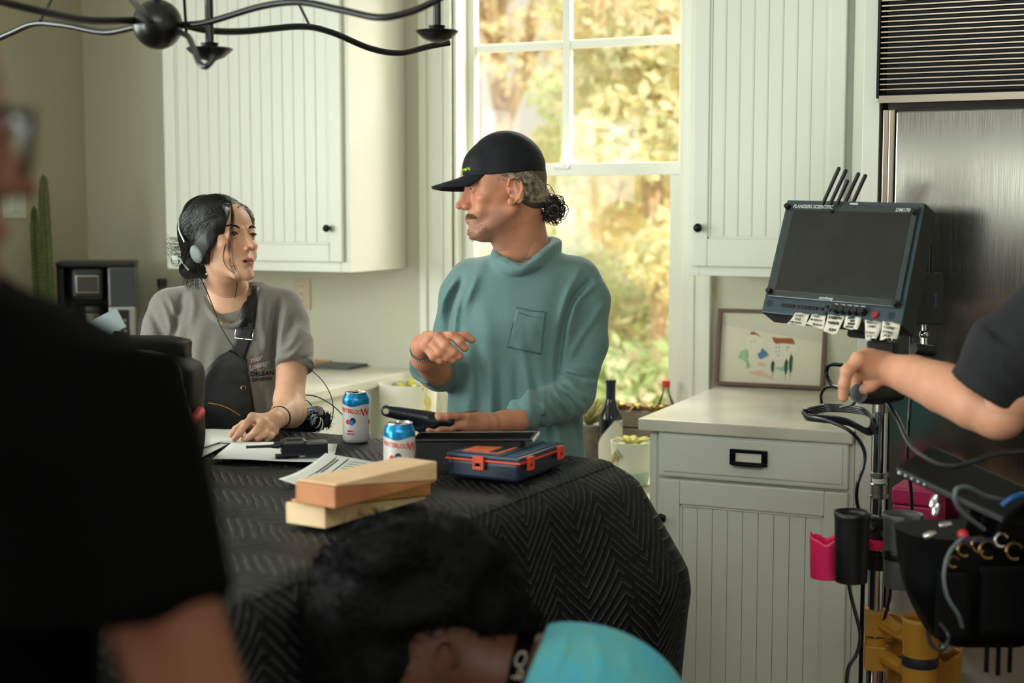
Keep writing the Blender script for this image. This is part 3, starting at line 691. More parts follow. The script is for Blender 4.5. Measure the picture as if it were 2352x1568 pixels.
# ------------------------------------------------------------------ toolbox
TBX = S0
t1, t2, t3 = onZ(1022, 1036, TBX + .052), onZ(1194, 1051, TBX + .052), onZ(1266, 1012, TBX + .052)
ux = (t2 - t1); Lx = np.linalg.norm(ux); ux /= Lx; uy = t3 - t2; uy -= ux * uy.dot(ux); Ly = np.linalg.norm(uy); uy /= Ly
Rb = np.stack([ux, uy, [0, 0, 1]], 1); ob = t1.copy(); ob[2] = TBX
tb_ = thing('organizer_box', 'small navy plastic parts box with orange latches beside the wedges', 'toolbox', ob + ux * Lx / 2 + uy * Ly / 2)
NAVYP = mat('navy_plastic', C(24, 38, 58), rough=.32); ORP = mat('orange_plastic', C(226, 78, 46), rough=.4); SMOKE = mat('smoky_lid', C(40, 60, 84), rough=.35)
obj('box_body', MB().box((.006, .004, 0), (Lx - .006, Ly - .004, .036), R=Rb, T=ob, bev=.006), NAVYP, parent=tb_)
obj('rim', MB().box((.0, 0, .036), (Lx, Ly, .0405), R=Rb, T=ob, bev=.002), ORP, parent=tb_, label='orange rim')
ldx = obj('lid', MB().box((.002, .002, .0405), (Lx - .002, Ly - .002, .050), R=Rb, T=ob, bev=.004).box((.012, .012, .050), (Lx - .045, Ly - .012, .0525), R=Rb, T=ob, bev=.001).box((Lx - .035, .012, .050), (Lx - .010, Ly - .012, .0525), R=Rb, T=ob, bev=.001), SMOKE, parent=tb_)
obj('sticker', MB().box((.028, .02, .0525), (Lx - .058, Ly * .62, .0531), R=Rb, T=ob), mat('orange_sticker', C(222, 84, 52), rough=.5, col2=C(236, 130, 80), nscale=90), parent=ldx, label='orange printed sticker')
obj('sticker_print', MB().box((Lx * .5, .028, .0531), (Lx * .62, Ly * .5, .0534), R=Rb, T=ob), BLACKM, parent=ldx)
def latch(cx, cy, dx_, dy_):
    """latch on the side whose outward direction is (dx_,dy_)"""
    l = MB(); wv = .0125
    e = np.array([-dy_, dx_, 0]) ; o_ = np.array([dx_, dy_, 0]); c = np.array([cx, cy, 0])
    Rl = np.stack([e, o_, [0, 0, 1]], 1)
    for (x0, x1, z0, z1) in ((-wv, -wv + .005, .020, .046), (wv - .005, wv, .020, .046), (-wv + .005, wv - .005, .020, .027), (-wv + .005, wv - .005, .034, .046)):
        l.box((x0, 0, z0), (x1, .006, z1), R=Rb @ Rl, T=ob + Rb @ c, bev=.001)
    l.box((-wv, -.008, .044), (wv, .006, .048), R=Rb @ Rl, T=ob + Rb @ c, bev=.001)
    obj('latch', l, ORP, parent=tb_)
latch(Lx * .46, .0, 0, -1); latch(Lx, Ly * .2, 1, 0); latch(Lx, Ly * .86, 1, 0)
# ------------------------------------------------------------------ papers
PAPER = mat('paper', C(226, 230, 226), rough=.8)
def sheet(name, pix, z, label, curl=None, m=None, n=14, grp='sheets of paper on the blanket'):
    c = [onZ(x, y, z) for x, y in pix]; P = np.zeros((n, n, 3))
    for i in range(n):
        for j in range(n):
            s, t = i / (n - 1), j / (n - 1)
            q = (c[0] * (1 - s) + c[1] * s) * (1 - t) + (c[3] * (1 - s) + c[2] * s) * t
            if curl: q = q + np.array([0, 0, curl(s, t)])
            P[i, j] = q
    o = obj(name, MB().grid(P), m or PAPER, smooth=True, solid=.0006); tag(o, label, 'paper', grp); return o, P
sheet('paper_sheet', [(438, 988), (560, 982), (575, 1016), (400, 1014)], S0 + .001, 'white sheet under the woman\'s pointing fingers, farthest left sheet', lambda s, t: .002 * math.sin(s * 6))
sheet('paper_sheet', [(532, 1017), (775, 1018), (765, 1060), (488, 1056)], S0 + .002, 'white sheet partly under the walkie-talkie', lambda s, t: .001 + .002 * math.sin(s * 5 + t))
sheet('paper_sheet', [(420, 1020), (524, 1019), (440, 1062), (340, 1070)], S0 + .0015, 'small folded white sheet beside the black bag', lambda s, t: .003 * (1 - abs(2 * s - 1)))
sheet('paper_sheet', [(438, 1020), (495, 1005), (512, 1012), (452, 1032)], S0 + .009, 'narrow white slip lying across the small folded sheet')
o, P = sheet('printed_paper', [(748, 1072), (878, 1064), (790, 1118), (640, 1116)], S0 + .003, 'curled printed sheet tucked behind the wedges', lambda s, t: .030 * (1 - t) ** 2 * (1 - s) + .014 * max(0, .35 - s) * 3 * t)
ink = MB()
def onP(s, t, up=.0006):
    n = P.shape[0] - 1; i = min(int(s * n), n - 1); j = min(int(t * n), n - 1); a, b = s * n - i, t * n - j
    return (P[i, j] * (1 - a) + P[i + 1, j] * a) * (1 - b) + (P[i, j + 1] * (1 - a) + P[i + 1, j + 1] * a) * b + [0, 0, up]
for (s0, s1, t0, t1) in [(.22, .235, .04, .95), (.42, .45, .05, .95), (.24, .26, .1, .55), (.28, .31, .1, .5)] + [(.5, .9, .1 + .07 * k, .115 + .07 * k) for k in range(12)]:
    ns = 14; g = [[onP(s0 + (s1 - s0) * a, t0 + (t1 - t0) * b / ns) for b in range(ns + 1)] for a in (0, 1)]; ink.grid(np.array(g))
ik = obj('print', ink, BLACKM, parent=o, kind='stuff')
# ------------------------------------------------------------------ walkie-talkie lying on the sheet
wa = onZ(645, 1050, S0 + .004); wb = onZ(752, 1046, S0 + .004); wx = (wb - wa); wx[2] = 0; wl = np.linalg.norm(wx); wx /= wl; wy = np.cross([0, 0, 1], wx)
Rw = np.stack([wx, wy, [0, 0, 1]], 1)
wt_ = thing('walkie_talkie', 'black walkie-talkie lying on paper with its antenna pointing left', 'radio', wa + wx * wl / 2)
RP = mat('radio_plastic', C(18, 22, 28), rough=.35)
obj('radio_body', MB().box((.0, -.022, .004), (wl * .55, .026, .040), R=Rw, T=wa, bev=.007).box((wl * .5, -.020, .002), (wl, .024, .034), R=Rw, T=wa, bev=.004), RP, parent=wt_)
obj('speaker_grille', MB().box((.012, -.014, .040), (wl * .45, .016, .042), R=Rw, T=wa, bev=.001), mat('radio_dark', C(8, 9, 12), rough=.6), parent=wt_)
an = MB(); A0 = wa + Rw @ np.array([-.004, -.012, .028]); an.tube([A0, A0 - wx * .01, A0 - wx * .02, A0 - wx * .068, A0 - wx * .072], [.0065, .0055, .0035, .003, .0042], 10)
obj('antenna', an, RP, parent=wt_, smooth=True)
for k, yy in enumerate((.004, .017)):
    q = wa + Rw @ np.array([0, yy, .027]); obj('knob', MB().tube([q, q - wx * .014], .006, 12), RP, parent=wt_, smooth=True)
clip = MB().box((-.012, -.016, -.001), (.02, .016, .006), R=Rw, T=wa, bev=.002).box((.0, -.012, .0), (.04, .012, .004), R=Rw, T=wa, bev=.001)
obj('belt_clip', clip, BMETAL, parent=wt_)
# ------------------------------------------------------------------ tablet in front of the man, tilted
TS = mat('tablet_silver', C(206, 208, 198), rough=.3, metal=.7); SCR = mat('dark_glass', C(3, 3, 4), rough=.6, spec=.04)
ta_, tb2 = K(962, 996, 3.14), K(1240, 994, 3.08)
tl0 = cam2w(ta_); tr0 = cam2w(tb2); tx = tr0 - tl0; tw = np.linalg.norm(tx); tx /= tw
br0 = cam2w(K(1268, 1020, 2.98)); ty = br0 - tr0; ty -= tx * ty.dot(tx); ty /= np.linalg.norm(ty); th_ = .062; tn = np.cross(tx, ty)
if tn[2] < 0: tn = -tn
Rtb = np.stack([tx, ty, tn], 1)
tbt = thing('tablet', 'silver edged tablet held tilted above the parts box by the man', 'tablet', tl0 + tx * tw / 2 + ty * th_ / 2)
obj('tablet_case', MB().box((0, 0, -.003), (tw, th_, .0035), R=Rtb, T=tl0, bev=.003), MATS['black_plastic'], parent=tbt)
obj('silver_edge', MB().box((.004, -.0012, -.0034), (tw - .004, .004, .0037), R=Rtb, T=tl0, bev=.0015).box((tw - .004, .0, -.0034), (tw + .0006, th_, .0037), R=Rtb, T=tl0, bev=.001), TS, parent=tbt)
obj('folio_stand', MB().box((.006, .012, -.060), (tw - .03, th_ - .004, -.0035), R=Rtb, T=tl0, bev=.003), BLACKM, parent=tbt)
obj('screen', MB().box((.008, .010, .0034), (tw - .010, th_ - .004, .0042), R=Rtb, T=tl0, bev=.002), SCR, parent=tbt)
obj('volume_button', MB().box((tw * .83, -.0008, -.001), (tw * .86, .001, .0016), R=Rtb, T=tl0).box((tw * .88, -.0008, -.001), (tw * .91, .001, .0016), R=Rtb, T=tl0).box((tw * .4, -.0006, -.0012), (tw * .5, .001, .0018), R=Rtb, T=tl0), mat('grey_metal', C(140, 150, 145), rough=.4, metal=.6), parent=tbt, kind='stuff')
# ------------------------------------------------------------------ black camera bag at the left of the table
BAG = mat('bag_fabric', C(3, 3, 5), rough=.6, bump=.3, bscale=90, spec=.15)
bb0 = onZ(452, 1086, S0 - .01); bgx = np.array(RT) * [1, 1, 0]; bgx /= np.linalg.norm(bgx); bgy = np.cross([0, 0, 1], bgx); Rg = np.stack([bgx, bgy, [0, 0, 1]], 1)
bag = thing('camera_bag', 'black soft bag with red stripe standing open at the table\'s left', 'bag', bb0 - bgx * .2)
def rounded_bag(x0, x1, y0, y1, z0, z1, slump, parent, name, m, R_, T_, ex=3.2, seed=0, solid=0, open_top=False):
    n, k = 48, 22; V = []; rs_ = np.random.RandomState(seed); ph = rs_.uniform(0, 6, 4)
    for i in range(k + 1):
        t = i / k; z = z0 + (z1 - z0) * t
        inset = 1 - .10 * (2 * abs(t - .5)) ** 6 - (0 if open_top else .35 * max(0, t - .9) / .1 * .6)
        for j in range(n):
            a = 2 * PI * j / n; c, s = math.cos(a), math.sin(a); r = (abs(c) ** ex + abs(s) ** ex) ** (-1 / ex)
            w = 1 + slump * (math.sin(3 * a + ph[0] + t * 5) * .5 + math.sin(7 * a + ph[1] - t * 9) * .3 + math.sin(13 * t + ph[2] + 2 * a) * .3)
            V.append(((x0 + x1) / 2 + (x1 - x0) / 2 * r * c * inset * w, (y0 + y1) / 2 + (y1 - y0) / 2 * r * s * inset * w, z))
    Fs = [(i * n + j, i * n + (j + 1) % n, (i + 1) * n + (j + 1) % n, (i + 1) * n + j) for i in range(k) for j in range(n)] + [tuple(range(n - 1, -1, -1))]
    if not open_top: Fs.append(tuple(k * n + j for j in range(n)))
    return obj(name, MB().add(V, Fs, R=R_, T=T_), m, parent=parent, smooth=True, solid=solid)
rounded_bag(-.32, 0, -.06, .16, 0, .252, .02, bag, 'bag_body', BAG, Rg, bb0, seed=2, ex=4)
rounded_bag(-.27, -.03, .02, .17, .2, .285, .03, bag, 'top_flap', BAG, Rg, bb0, seed=5, ex=3)
zp = [bb0 + Rg @ np.array(v) for v in [(-.24, -.062, .262), (-.12, -.064, .272), (-.05, -.06, .262), (-.022, -.05, .235), (-.016, -.045, .19), (-.02, -.05, .15)]]
obj('zipper', MB().tube(spline(zp, 8), .0035, 6), mat('zip_metal', C(120, 125, 130), rough=.35, metal=1.0, bump=.8, bscale=500), parent=bag, smooth=True)
pl = bb0 + Rg @ np.array([-.012, -.055, .19]); zpull = MB(); zpull.tube(spline([pl, pl + [.004, 0, -.02], pl + [.01, 0, -.035]], 4), [.0045] * 4 + [.003] * 5, 8); zpull.tube(np.array([[.006 * math.cos(a), 0, .012 * math.sin(a)] for a in np.linspace(0, 2 * PI, 15)[:-1]]) + pl + [.012, 0, -.05], .0016, 6, closed=True)
obj('zip_pull', zpull, mat('zip_pull_metal', C(170, 170, 165), rough=.3, metal=1.0), parent=bag, smooth=True)
sp_ = [bb0 + Rg @ np.array(v) for v in [(-.07, -.078, .095), (-.03, -.068, .104), (.0, -.03, .118), (.004, .03, .13)]]
obj('red_stripe', MB().tube(spline(sp_, 6), .013, 8, flat=.25, nrm=(0, 0, 1.)) if False else MB().tube(spline(sp_, 6), .011, 8), mat('red_fabric', C(190, 30, 34), rough=.6, bump=.3, bscale=200), parent=bag, label='red stripe', smooth=True)
obj('handle', MB().tube(spline([bb0 + Rg @ np.array(v) for v in [(-.20, .0, .27), (-.17, .0, .29), (-.165, 0, .30), (-.14, .0, .285), (-.13, 0, .265)]], 6), .008, 8), BAG, parent=bag, smooth=True)
pf = bb0 + Rg @ np.array([-.24, .02, .27]); fl_ = obj('folder', MB().box((0, 0, 0), (.10, .004, .045), R=Rg @ rotm('Y', -.45), T=pf, bev=.001), mat('folder_grey', C(150, 165, 170), rough=.5)); tag(fl_, 'grey folder corner sticking out of the open black bag', 'folder')
# ------------------------------------------------------------------ chandelier
BLK = mat('wrought_iron', C(14, 14, 16), rough=.3, spec=.5)
hub = cam2w(K(362, 56, 2.86)); ch = thing('chandelier', 'black wrought iron chandelier with wavy arms hanging above the table', 'chandelier', (hub[0], hub[1], ZC - .001))
obj('hub_ball', MB().ball(hub, .0495, 32), BLK, parent=ch, smooth=True)
obj('stem', MB().tube([hub + [0, 0, .045], [hub[0], hub[1], ZC - .02]], .009, 12).lathe([(.0, 0), (.05, 0), (.06, .018), (.06, .02)], 24, T=(hub[0], hub[1], ZC - .021)), BLK, parent=ch, smooth=True)
def arm(pts, r=.0088):
    P = spline([cam2w(K(*p)) for p in pts], 8); obj('arm', MB().tube(P, r, 10), BLK, parent=ch, smooth=True)
arm([(410, 55, 2.88), (480, 70, 2.94), (560, 72, 3.02), (690, 61, 3.13), (760, 74, 3.2), (850, 111, 3.28), (920, 122, 3.34), (985, 107, 3.4), (1032, 98, 3.42)], .0072)
arm([(415, 58, 2.86), (480, 50, 2.83), (600, 15, 2.76), (690, 5, 2.7), (780, 22, 2.66), (870, 40, 2.62), (940, 28, 2.6), (1000, 2, 2.58), (1020, -12, 2.57)], .0066)
arm([(312, 47, 2.84), (200, 46, 2.72), (100, 27, 2.6), (0, 3, 2.5), (-90, -20, 2.4), (-170, -10, 2.35)], .0076)
arm([(312, 62, 2.88), (240, 74, 2.94), (150, 58, 3.0), (80, 54, 3.06), (20, 78, 3.12), (-60, 110, 3.2), (-120, 95, 3.26)], .0068)
arm([(405, 72, 2.84), (432, 84, 2.76), (446, 115, 2.66), (458, 144, 2.6), (472, 153, 2.58), (486, 140, 2.58), (492, 128, 2.58)], .0058)
arm([(345, 48, 2.8), (322, 20, 2.6), (300, -6, 2.4), (280, -40, 2.25), (262, -60, 2.2)], .006)
for (a, b) in (((118, 0, 2.7), (93, 48, 2.65)), ((422, -20, 2.8), (428, 75, 2.85)), ((682, 0, 3.0), (710, 56, 3.12))):
    a_, b_ = cam2w(K(*a)), cam2w(K(*b)); obj('brace_rod', MB().tube([a_ + (a_ - b_) * .3, b_], .003, 8), BLK, parent=ch, smooth=True)
def cup(px, py, d, sc=1.0):
    c = cam2w(K(px, py, d)); mb = MB().lathe([(0, -.018), (.012, -.016), (.028, -.010), (.040, .0), (.046, .006), (.045, .0075), (.036, .003), (.018, .001), (.014, .003), (.016, .012), (.018, .018), (.0, .018)], 32, T=c)
    d_ = obj('drip_pan', mb, BLK, parent=ch, smooth=True)
    s_ = MB().tube([c + [0, 0, .017], c + [0, 0, .125]], .0085 * sc, 16); obj('candle_sleeve', s_, BLK, parent=ch, smooth=True)
    s_ = MB().lathe([(0.004, .125), (.006, .135), (.009, .15), (.007, .165), (.002, .185), (0, .19)], 16, T=c); obj('candle_bulb', s_, mat('bulb_glass', C(225, 222, 210), rough=.15), parent=ch, smooth=True)
cup(482, 120, 2.9 * .98); cup(1004, 79, 3.02)
# ================================================================== things on the left worktop and the window bench
WT_ = .9185
# coffee maker
cm0 = onZ(128, 858, WT_); cmy = float(onZ(220, 850, WT_)[1])
def yb(px, py, y): return onY(px, py, y)
cmt = thing('coffee_maker', 'black and steel coffee maker with thermal pot on the left worktop', 'coffee maker', onY(220, 850, 4.26) * [1, 1, 0] + [0, 0, WT_])
y = 4.26; pxm = 1 / float((onY(321, 700, y) - onY(221, 700, y))[0] / 100)
L0, Rr = float(onY(128, 700, y)[0]), float(onY(314, 700, y)[0]); cL = (L0 + Rr) / 2; Wd = .285; L0 = cL - Wd / 2; Rr = cL + Wd / 2; top = float(onY(220, 601, y)[2])
def X(f): return L0 + Wd * f
def Zp(py): return float(onY(220, py, y)[2])
KP = mat('appliance_black', C(22, 24, 28), rough=.35)
SMK = mat('water_tank', C(96, 104, 110), rough=.12, trans=.35, spec=.6)
obj('base', MB().box((X(0), y, WT_), (X(1), y + .2, WT_ + .035), bev=.008), KP, parent=cmt)
obj('top_housing', MB().box((X(0), y, top - .022), (X(1), y + .2, top), bev=.008), KP, parent=cmt)
obj('post', MB().box((X(0), y + .02, WT_ + .035), (X(.09), y + .2, top - .022), bev=.005).box((X(.09), y + .16, WT_ + .035), (X(.66), y + .19, top - .022), bev=.003), KP, parent=cmt)
bz = MB(); bz.box((X(.2), y - .02, Zp(690)), (X(.6), y + .12, Zp(616)), bev=.02); bk = obj('brew_basket', bz, KP, parent=cmt)
obj('steel_plate', MB().box((X(.26), y - .024, Zp(672)), (X(.55), y - .018, Zp(632)), bev=.004), mat('polished_steel', C(205, 205, 200), rough=.1, metal=1.0), parent=bk)
obj('water_tank', MB().box((X(.66), y, Zp(706)), (X(1), y + .18, top - .022), bev=.006), SMK, parent=cmt)
pn = obj('control_panel', MB().box((X(.66), y, WT_ + .035), (X(1), y + .18, Zp(706)), bev=.005), mat('panel_steel', C(190, 190, 184), rough=.3, metal=.8), parent=cmt)
obj('display', MB().box((X(.74), y - .004, Zp(775)), (X(.92), y + .002, Zp(712)), bev=.002), KP, parent=pn)
for i in range(3):
    for j in range(2): obj('button', MB().box((X(.765 + j * .08), y - .008, Zp(740 + i * 12)), (X(.805 + j * .08), y - .003, Zp(733 + i * 12)), bev=.001), mat('button_grey', C(130, 135, 138), rough=.5), parent=pn)
cpc = np.array([X(.42), y + .06, WT_ + .036]); hh = Zp(702) - cpc[2]
cf = obj('thermal_pot', MB().lathe([(.058, 0), (.062, .01), (.062, hh * .45), (.052, hh * .75), (.046, hh * .84)], 32, T=cpc), mat('pot_steel', C(120, 118, 112), rough=.25, metal=1.0), parent=cmt, smooth=True)
obj('pot_lid', MB().lathe([(.049, hh * .84), (.05, hh * .95), (.045, hh), (0, hh)], 32, T=cpc), KP, parent=cf, smooth=True)
obj('pot_handle', MB().tube(spline([cpc + [-.045, -.02, hh * .9], cpc + [-.085, -.04, hh * .85], cpc + [-.09, -.04, hh * .45], cpc + [-.058, -.025, hh * .3]], 6), .008, 8), KP, parent=cf, smooth=True)
cmt.rotation_euler.z = math.radians(34)
# cactus
CACT = mat('cactus_green', C(58, 78, 36), rough=.7, col2=C(84, 92, 44), nscale=30)
y = 4.12; cb = onY(97, 706, y); pot_h = cb[2] - WT_
ct = thing('potted_cactus', 'tall green column cactus in a dark pot beside the coffee maker', 'cactus', (cb[0], cb[1], WT_))
obj('pot', MB().lathe([(.055, 0), (.075, pot_h * .9), (.078, pot_h), (.07, pot_h), (.066, pot_h - .02), (0, pot_h - .02)], 28, T=(cb[0], cb[1], WT_)), mat('dark_pot', C(40, 34, 30), rough=.7), parent=ct, smooth=True)
def cactus_stem(pts, r):
    P = spline([onY(px, py, y) for px, py in pts], 8); m = len(P); V = []; n = 30
    rr = np.interp(np.linspace(0, 1, m), [0, .1, .8, .95, 1], [.8, 1, .95, .7, .15]) * r
    rr *= 1 + .05 * np.sin(np.arange(m) * 1.7)
    for i in range(m):
        for k in range(n):
            a = 2 * PI * k / n; q = rr[i] * (1 + .22 * math.cos(5 * a)); V.append(P[i] + [q * math.cos(a), q * math.sin(a), 0])
    Fs = [(i * n + k, i * n + (k + 1) % n, (i + 1) * n + (k + 1) % n, (i + 1) * n + k) for i in range(m - 1) for k in range(n)] + [tuple((m - 1) * n + k for k in range(n))]
    st = obj('stem', MB().add(V, Fs), CACT, parent=ct, smooth=True)
    sp = MB()
    for i in range(1, m - 1, 1):
        for k in range(5):
            a = 2 * PI * k / 5; d = np.array([math.cos(a), math.sin(a), .2]); q = P[i] + rr[i] * 1.2 * np.array([math.cos(a), math.sin(a), 0])
            for w in (-.5, 0, .5): sp.tube([q, q + (d + np.array([-math.sin(a), math.cos(a), .4]) * w) * .007], [.0011, .0003], 3)
    obj('spines', sp, mat('spines', C(150, 130, 90), rough=.8), parent=st, kind='stuff')
cactus_stem([(112, 708), (110, 620), (106, 540), (102, 470), (100, 400)], .0185)
cactus_stem([(90, 708), (86, 640), (82, 560), (78, 472)], .0155)
cactus_stem([(101, 708), (99, 640), (96, 560), (95, 535)], .010)
# small bottle at the back and outlet, switch plate
bq = onY(372, 640, 4.5); sb = thing('small_bottle', 'small brown spice bottle behind the woman\'s shoulder on the left worktop', 'bottle', (bq[0], bq[1], WT_)); hb = bq[2] - WT_
obj('glass', MB().lathe([(.026, 0), (.028, .01), (.028, hb * .72), (.014, hb * .86), (.014, hb * .9), (0, hb * .9)], 24, T=(bq[0], bq[1], WT_)), mat('brown_glass', C(112, 84, 60), rough=.2), parent=sb, smooth=True)
obj('cap', MB().lathe([(.019, hb * .9), (.019, hb), (0, hb)], 20, T=(bq[0], bq[1], WT_)), KP, parent=sb, smooth=True)
ol = onY(695, 675, Y1); ot = thing('wall_outlet', 'cream wall outlet plate under the left wall cabinet', 'outlet', ol)
obj('plate', MB().cbox(ol - [0, .004, 0], (.075, .007, .118), bev=.003), mat('outlet_cream', C(206, 188, 160), rough=.5), parent=ot)
for dz in (.027, -.027):
    rc_ = obj('socket', MB().cbox(ol + [0, -.0085, dz], (.034, .004, .032), bev=.006), mat('socket_cream', C(214, 200, 172), rough=.45), parent=ot)
    for dx_ in (-.007, .007): obj('slot', MB().cbox(ol + [dx_, -.0105, dz + .003], (.0025, .002, .010)), KP, parent=rc_)
obj('cover_screw', MB().cbox(ol + [0, -.009, 0], (.006, .002, .006), bev=.001), CHROME, parent=ot)
sl = onX(30, 465, X0); st_ = thing('light_switch', 'white light switch plate on the left wall', 'switch', sl)
obj('plate', MB().cbox(sl + [.004, 0, 0], (.007, .12, .12), bev=.003), WHITE, parent=st_)
obj('rocker', MB().cbox(sl + [.0095, 0, 0], (.006, .034, .068), bev=.002), WHITE, parent=st_)
# cutting board with a dark tablet-like mat
q = onZ(722, 842, WT_); q2 = onZ(800, 834, WT_); cbd = obj('cutting_board', MB().box((-.13, -.06, .0), (.02, .1, .016), T=q, bev=.006), mat('board_wood', C(206, 170, 132), rough=.6, noise=.1, nscale=20)); tag(cbd, 'pale wooden cutting board lying on the left worktop behind the woman', 'cutting board')
nb_ = obj('notebook', MB().box((.028, -.04, .0), (.17, .10, .010), T=q, bev=.002), mat('slate', C(70, 80, 84), rough=.5)); tag(nb_, 'dark grey notebook lying beside the cutting board', 'notebook')
# white planter on the bench
WB = .6555
CER = mat('white_ceramic', C(226, 226, 212), rough=.3)
LG = mat('leaf_yellow_green', C(176, 178, 70), rough=.5, col2=C(206, 190, 90), nscale=40)
LGD = mat('leaf_grey_green', C(150, 160, 100), rough=.5, col2=C(190, 176, 120), nscale=30)
def leaf(mb, base, d, L, w, droop=.4, n=5, up=(0, 0, 1)):
    d = np.array(d, float); d /= np.linalg.norm(d); s = np.cross(d, up); s /= max(np.linalg.norm(s), 1e-6); g = []
    for i in range(n + 1):
        t = i / n; c = np.array(base) + d * L * t + np.array([0, 0, -droop * L * t * t]); ww = w * math.sin(PI * (.08 + .92 * t) ** .8) * .5
        g.append([c - s * ww + [0, 0, ww * .3], c, c + s * ww + [0, 0, ww * .3]])
    mb.grid(np.array(g))
pb = onY(938, 1068, 4.33); ptop = float(onY(938, 880, 4.33)[2]); pr = .5 * float((onY(1000, 900, 4.33) - onY(880, 900, 4.33))[0])
wp = thing('potted_plant', 'large white pot with yellow-green plant on the bench left of the man', 'plant', (pb[0], pb[1], WB)); hp = ptop - WB; bs = np.array([pb[0], pb[1], WB])
obj('pot', MB().lathe([(pr * .82, 0), (pr * .86, .006), (pr, hp), (pr * .93, hp), (pr * .9, hp - .03), (0, hp - .03)], 40, T=bs), CER, parent=wp, smooth=True)
obj('soil', MB().lathe([(pr * .9, hp - .028), (0, hp - .022)], 24, T=bs), mat('soil', C(60, 46, 36), rough=.95), parent=wp)
for k, (dx_, dy_, dz_, L__) in enumerate([(-.3, -.2, .8, .07), (.5, -.5, .7, .09), (.1, -.8, .6, .08), (-.6, .1, .5, .08), (.8, .2, .5, .1), (0, .5, .9, .09)]):
    m_ = MB(); leaf(m_, bs + [dx_ * .02, dy_ * .02, hp - .02], (dx_, dy_, dz_), L__, .035, .6); obj('leaf', m_, LG, parent=wp, smooth=True, solid=.001)
tr = spline([bs + [pr * .8, -pr * .5, hp - .02], bs + [pr * 1.06, -pr * .7, hp + .01], bs + [pr * 1.12, -pr * .8, hp - .06], bs + [pr * 1.1, -pr * .8, hp - .16]], 6)
m_ = MB().tube(tr, .002, 5); obj('trailing_stem', m_, LG, parent=wp)
for k in (10, 13, 16): m_ = MB(); leaf(m_, tr[k], (.3 * (-1) ** k, -.2, -1), .05, .028, .1, up=(0, 1, .2)); obj('leaf', m_, LG, parent=wp, smooth=True, solid=.001)
# wine bottle
yb_ = 4.28; bt = onY(1403, 872, yb_); bb_ = np.array([bt[0], bt[1], WB]); Hh = bt[2] - WB; r0 = .5 * float((onY(1428, 1000, yb_) - onY(1377, 1000, yb_))[0])
wb_ = thing('wine_bottle', 'dark wine bottle with diagonal pale label on the window bench', 'bottle', bb_)
DG = mat('dark_bottle_glass', C(10, 18, 32), rough=.08, spec=.7)
z1_ = float(onY(1403, 948, yb_)[2]) - WB; z2_ = float(onY(1403, 925, yb_)[2]) - WB
obj('glass', MB().lathe([(r0 * .9, 0), (r0, .008), (r0, z1_ - .02), (r0 * .93, z1_ - .005), (r0 * .6, z1_ + .018), (r0 * .42, z2_ + .012), (r0 * .38, Hh - .075)], 36, T=bb_), DG, parent=wb_, smooth=True)
obj('foil', MB().lathe([(r0 * .41, Hh - .076), (r0 * .41, Hh - .012), (r0 * .46, Hh - .01), (r0 * .46, Hh), (0, Hh)], 28, T=bb_), mat('foil_navy', C(24, 38, 56), rough=.35, metal=.3), parent=wb_, smooth=True)
obj('foil_ring', MB().lathe([(r0 * .42, Hh - .088), (r0 * .43, Hh - .086), (r0 * .43, Hh - .078), (r0 * .42, Hh - .076)], 28, T=bb_), CER, parent=wb_, smooth=True)
n = 40; V = []; a_c = math.atan2(-bb_[1], -bb_[0])
for i in range(7):
    for k in range(n + 1):
        a = a_c - 1.9 + 3.8 * k / n; lo = .015; hi = z1_ - .035 + (a - a_c) * .045; hi = min(hi, z1_ - .02); V.append(((r0 + .0006) * math.cos(a), (r0 + .0006) * math.sin(a), lo + (hi - lo) * i / 6))
Fs = [(i * (n + 1) + k, i * (n + 1) + k + 1, (i + 1) * (n + 1) + k + 1, (i + 1) * (n + 1) + k) for i in range(6) for k in range(n)]
obj('label', MB().add(V, Fs, T=bb_), mat('label_paper', C(206, 204, 190), rough=.7), parent=wb_, smooth=True)
V = []
for i in range(3):
    for k in range(13): a = a_c + .5 + .9 * k / 12; hi = z1_ - .014; lo = z1_ - .035 + (a - a_c) * .045; V.append(((r0 + .0009) * math.cos(a), (r0 + .0009) * math.sin(a), min(lo, hi) - .012 + (hi - lo + .012) * i / 2))
obj('neck_label', MB().add(V, [(i * 13 + k, i * 13 + k + 1, (i + 1) * 13 + k + 1, (i + 1) * 13 + k) for i in range(2) for k in range(12)], T=bb_), mat('label_blue', C(150, 178, 190), rough=.6), parent=wb_, smooth=True, label='pale blue label')
# succulent in a grey bowl
ys = 4.38; sc_ = onY(1352, 1035, ys); sb_ = np.array([sc_[0], sc_[1], WB]); zt = float(onY(1352, 968, ys)[2]) - WB
su = thing('potted_succulent', 'pale succulent in a grey tapered bowl left of the wine bottle', 'plant', sb_)
obj('bowl', MB().lathe([(.045, 0), (.05, .004), (.098, zt), (.09, zt), (.086, zt - .014), (0, zt - .014)], 36, T=sb_), mat('concrete', C(128, 120, 108), rough=.85, noise=.25, nscale=30), parent=su, smooth=True)
for k in range(34):
    a = k * 2.4; e = .35 + .9 * (1 - k / 34); c = sb_ + [0, 0, zt - .01 + .0012 * k]; m_ = MB(); leaf(m_, c + [.006 * math.cos(a), .006 * math.sin(a), 0], (math.cos(a) * math.sin(e * 1.3), math.sin(a) * math.sin(e * 1.3), math.cos(e) + .15), .075 - .0009 * k, .026, -.15, n=4)
    obj('leaf', m_, LGD, parent=su, smooth=True, solid=.005)
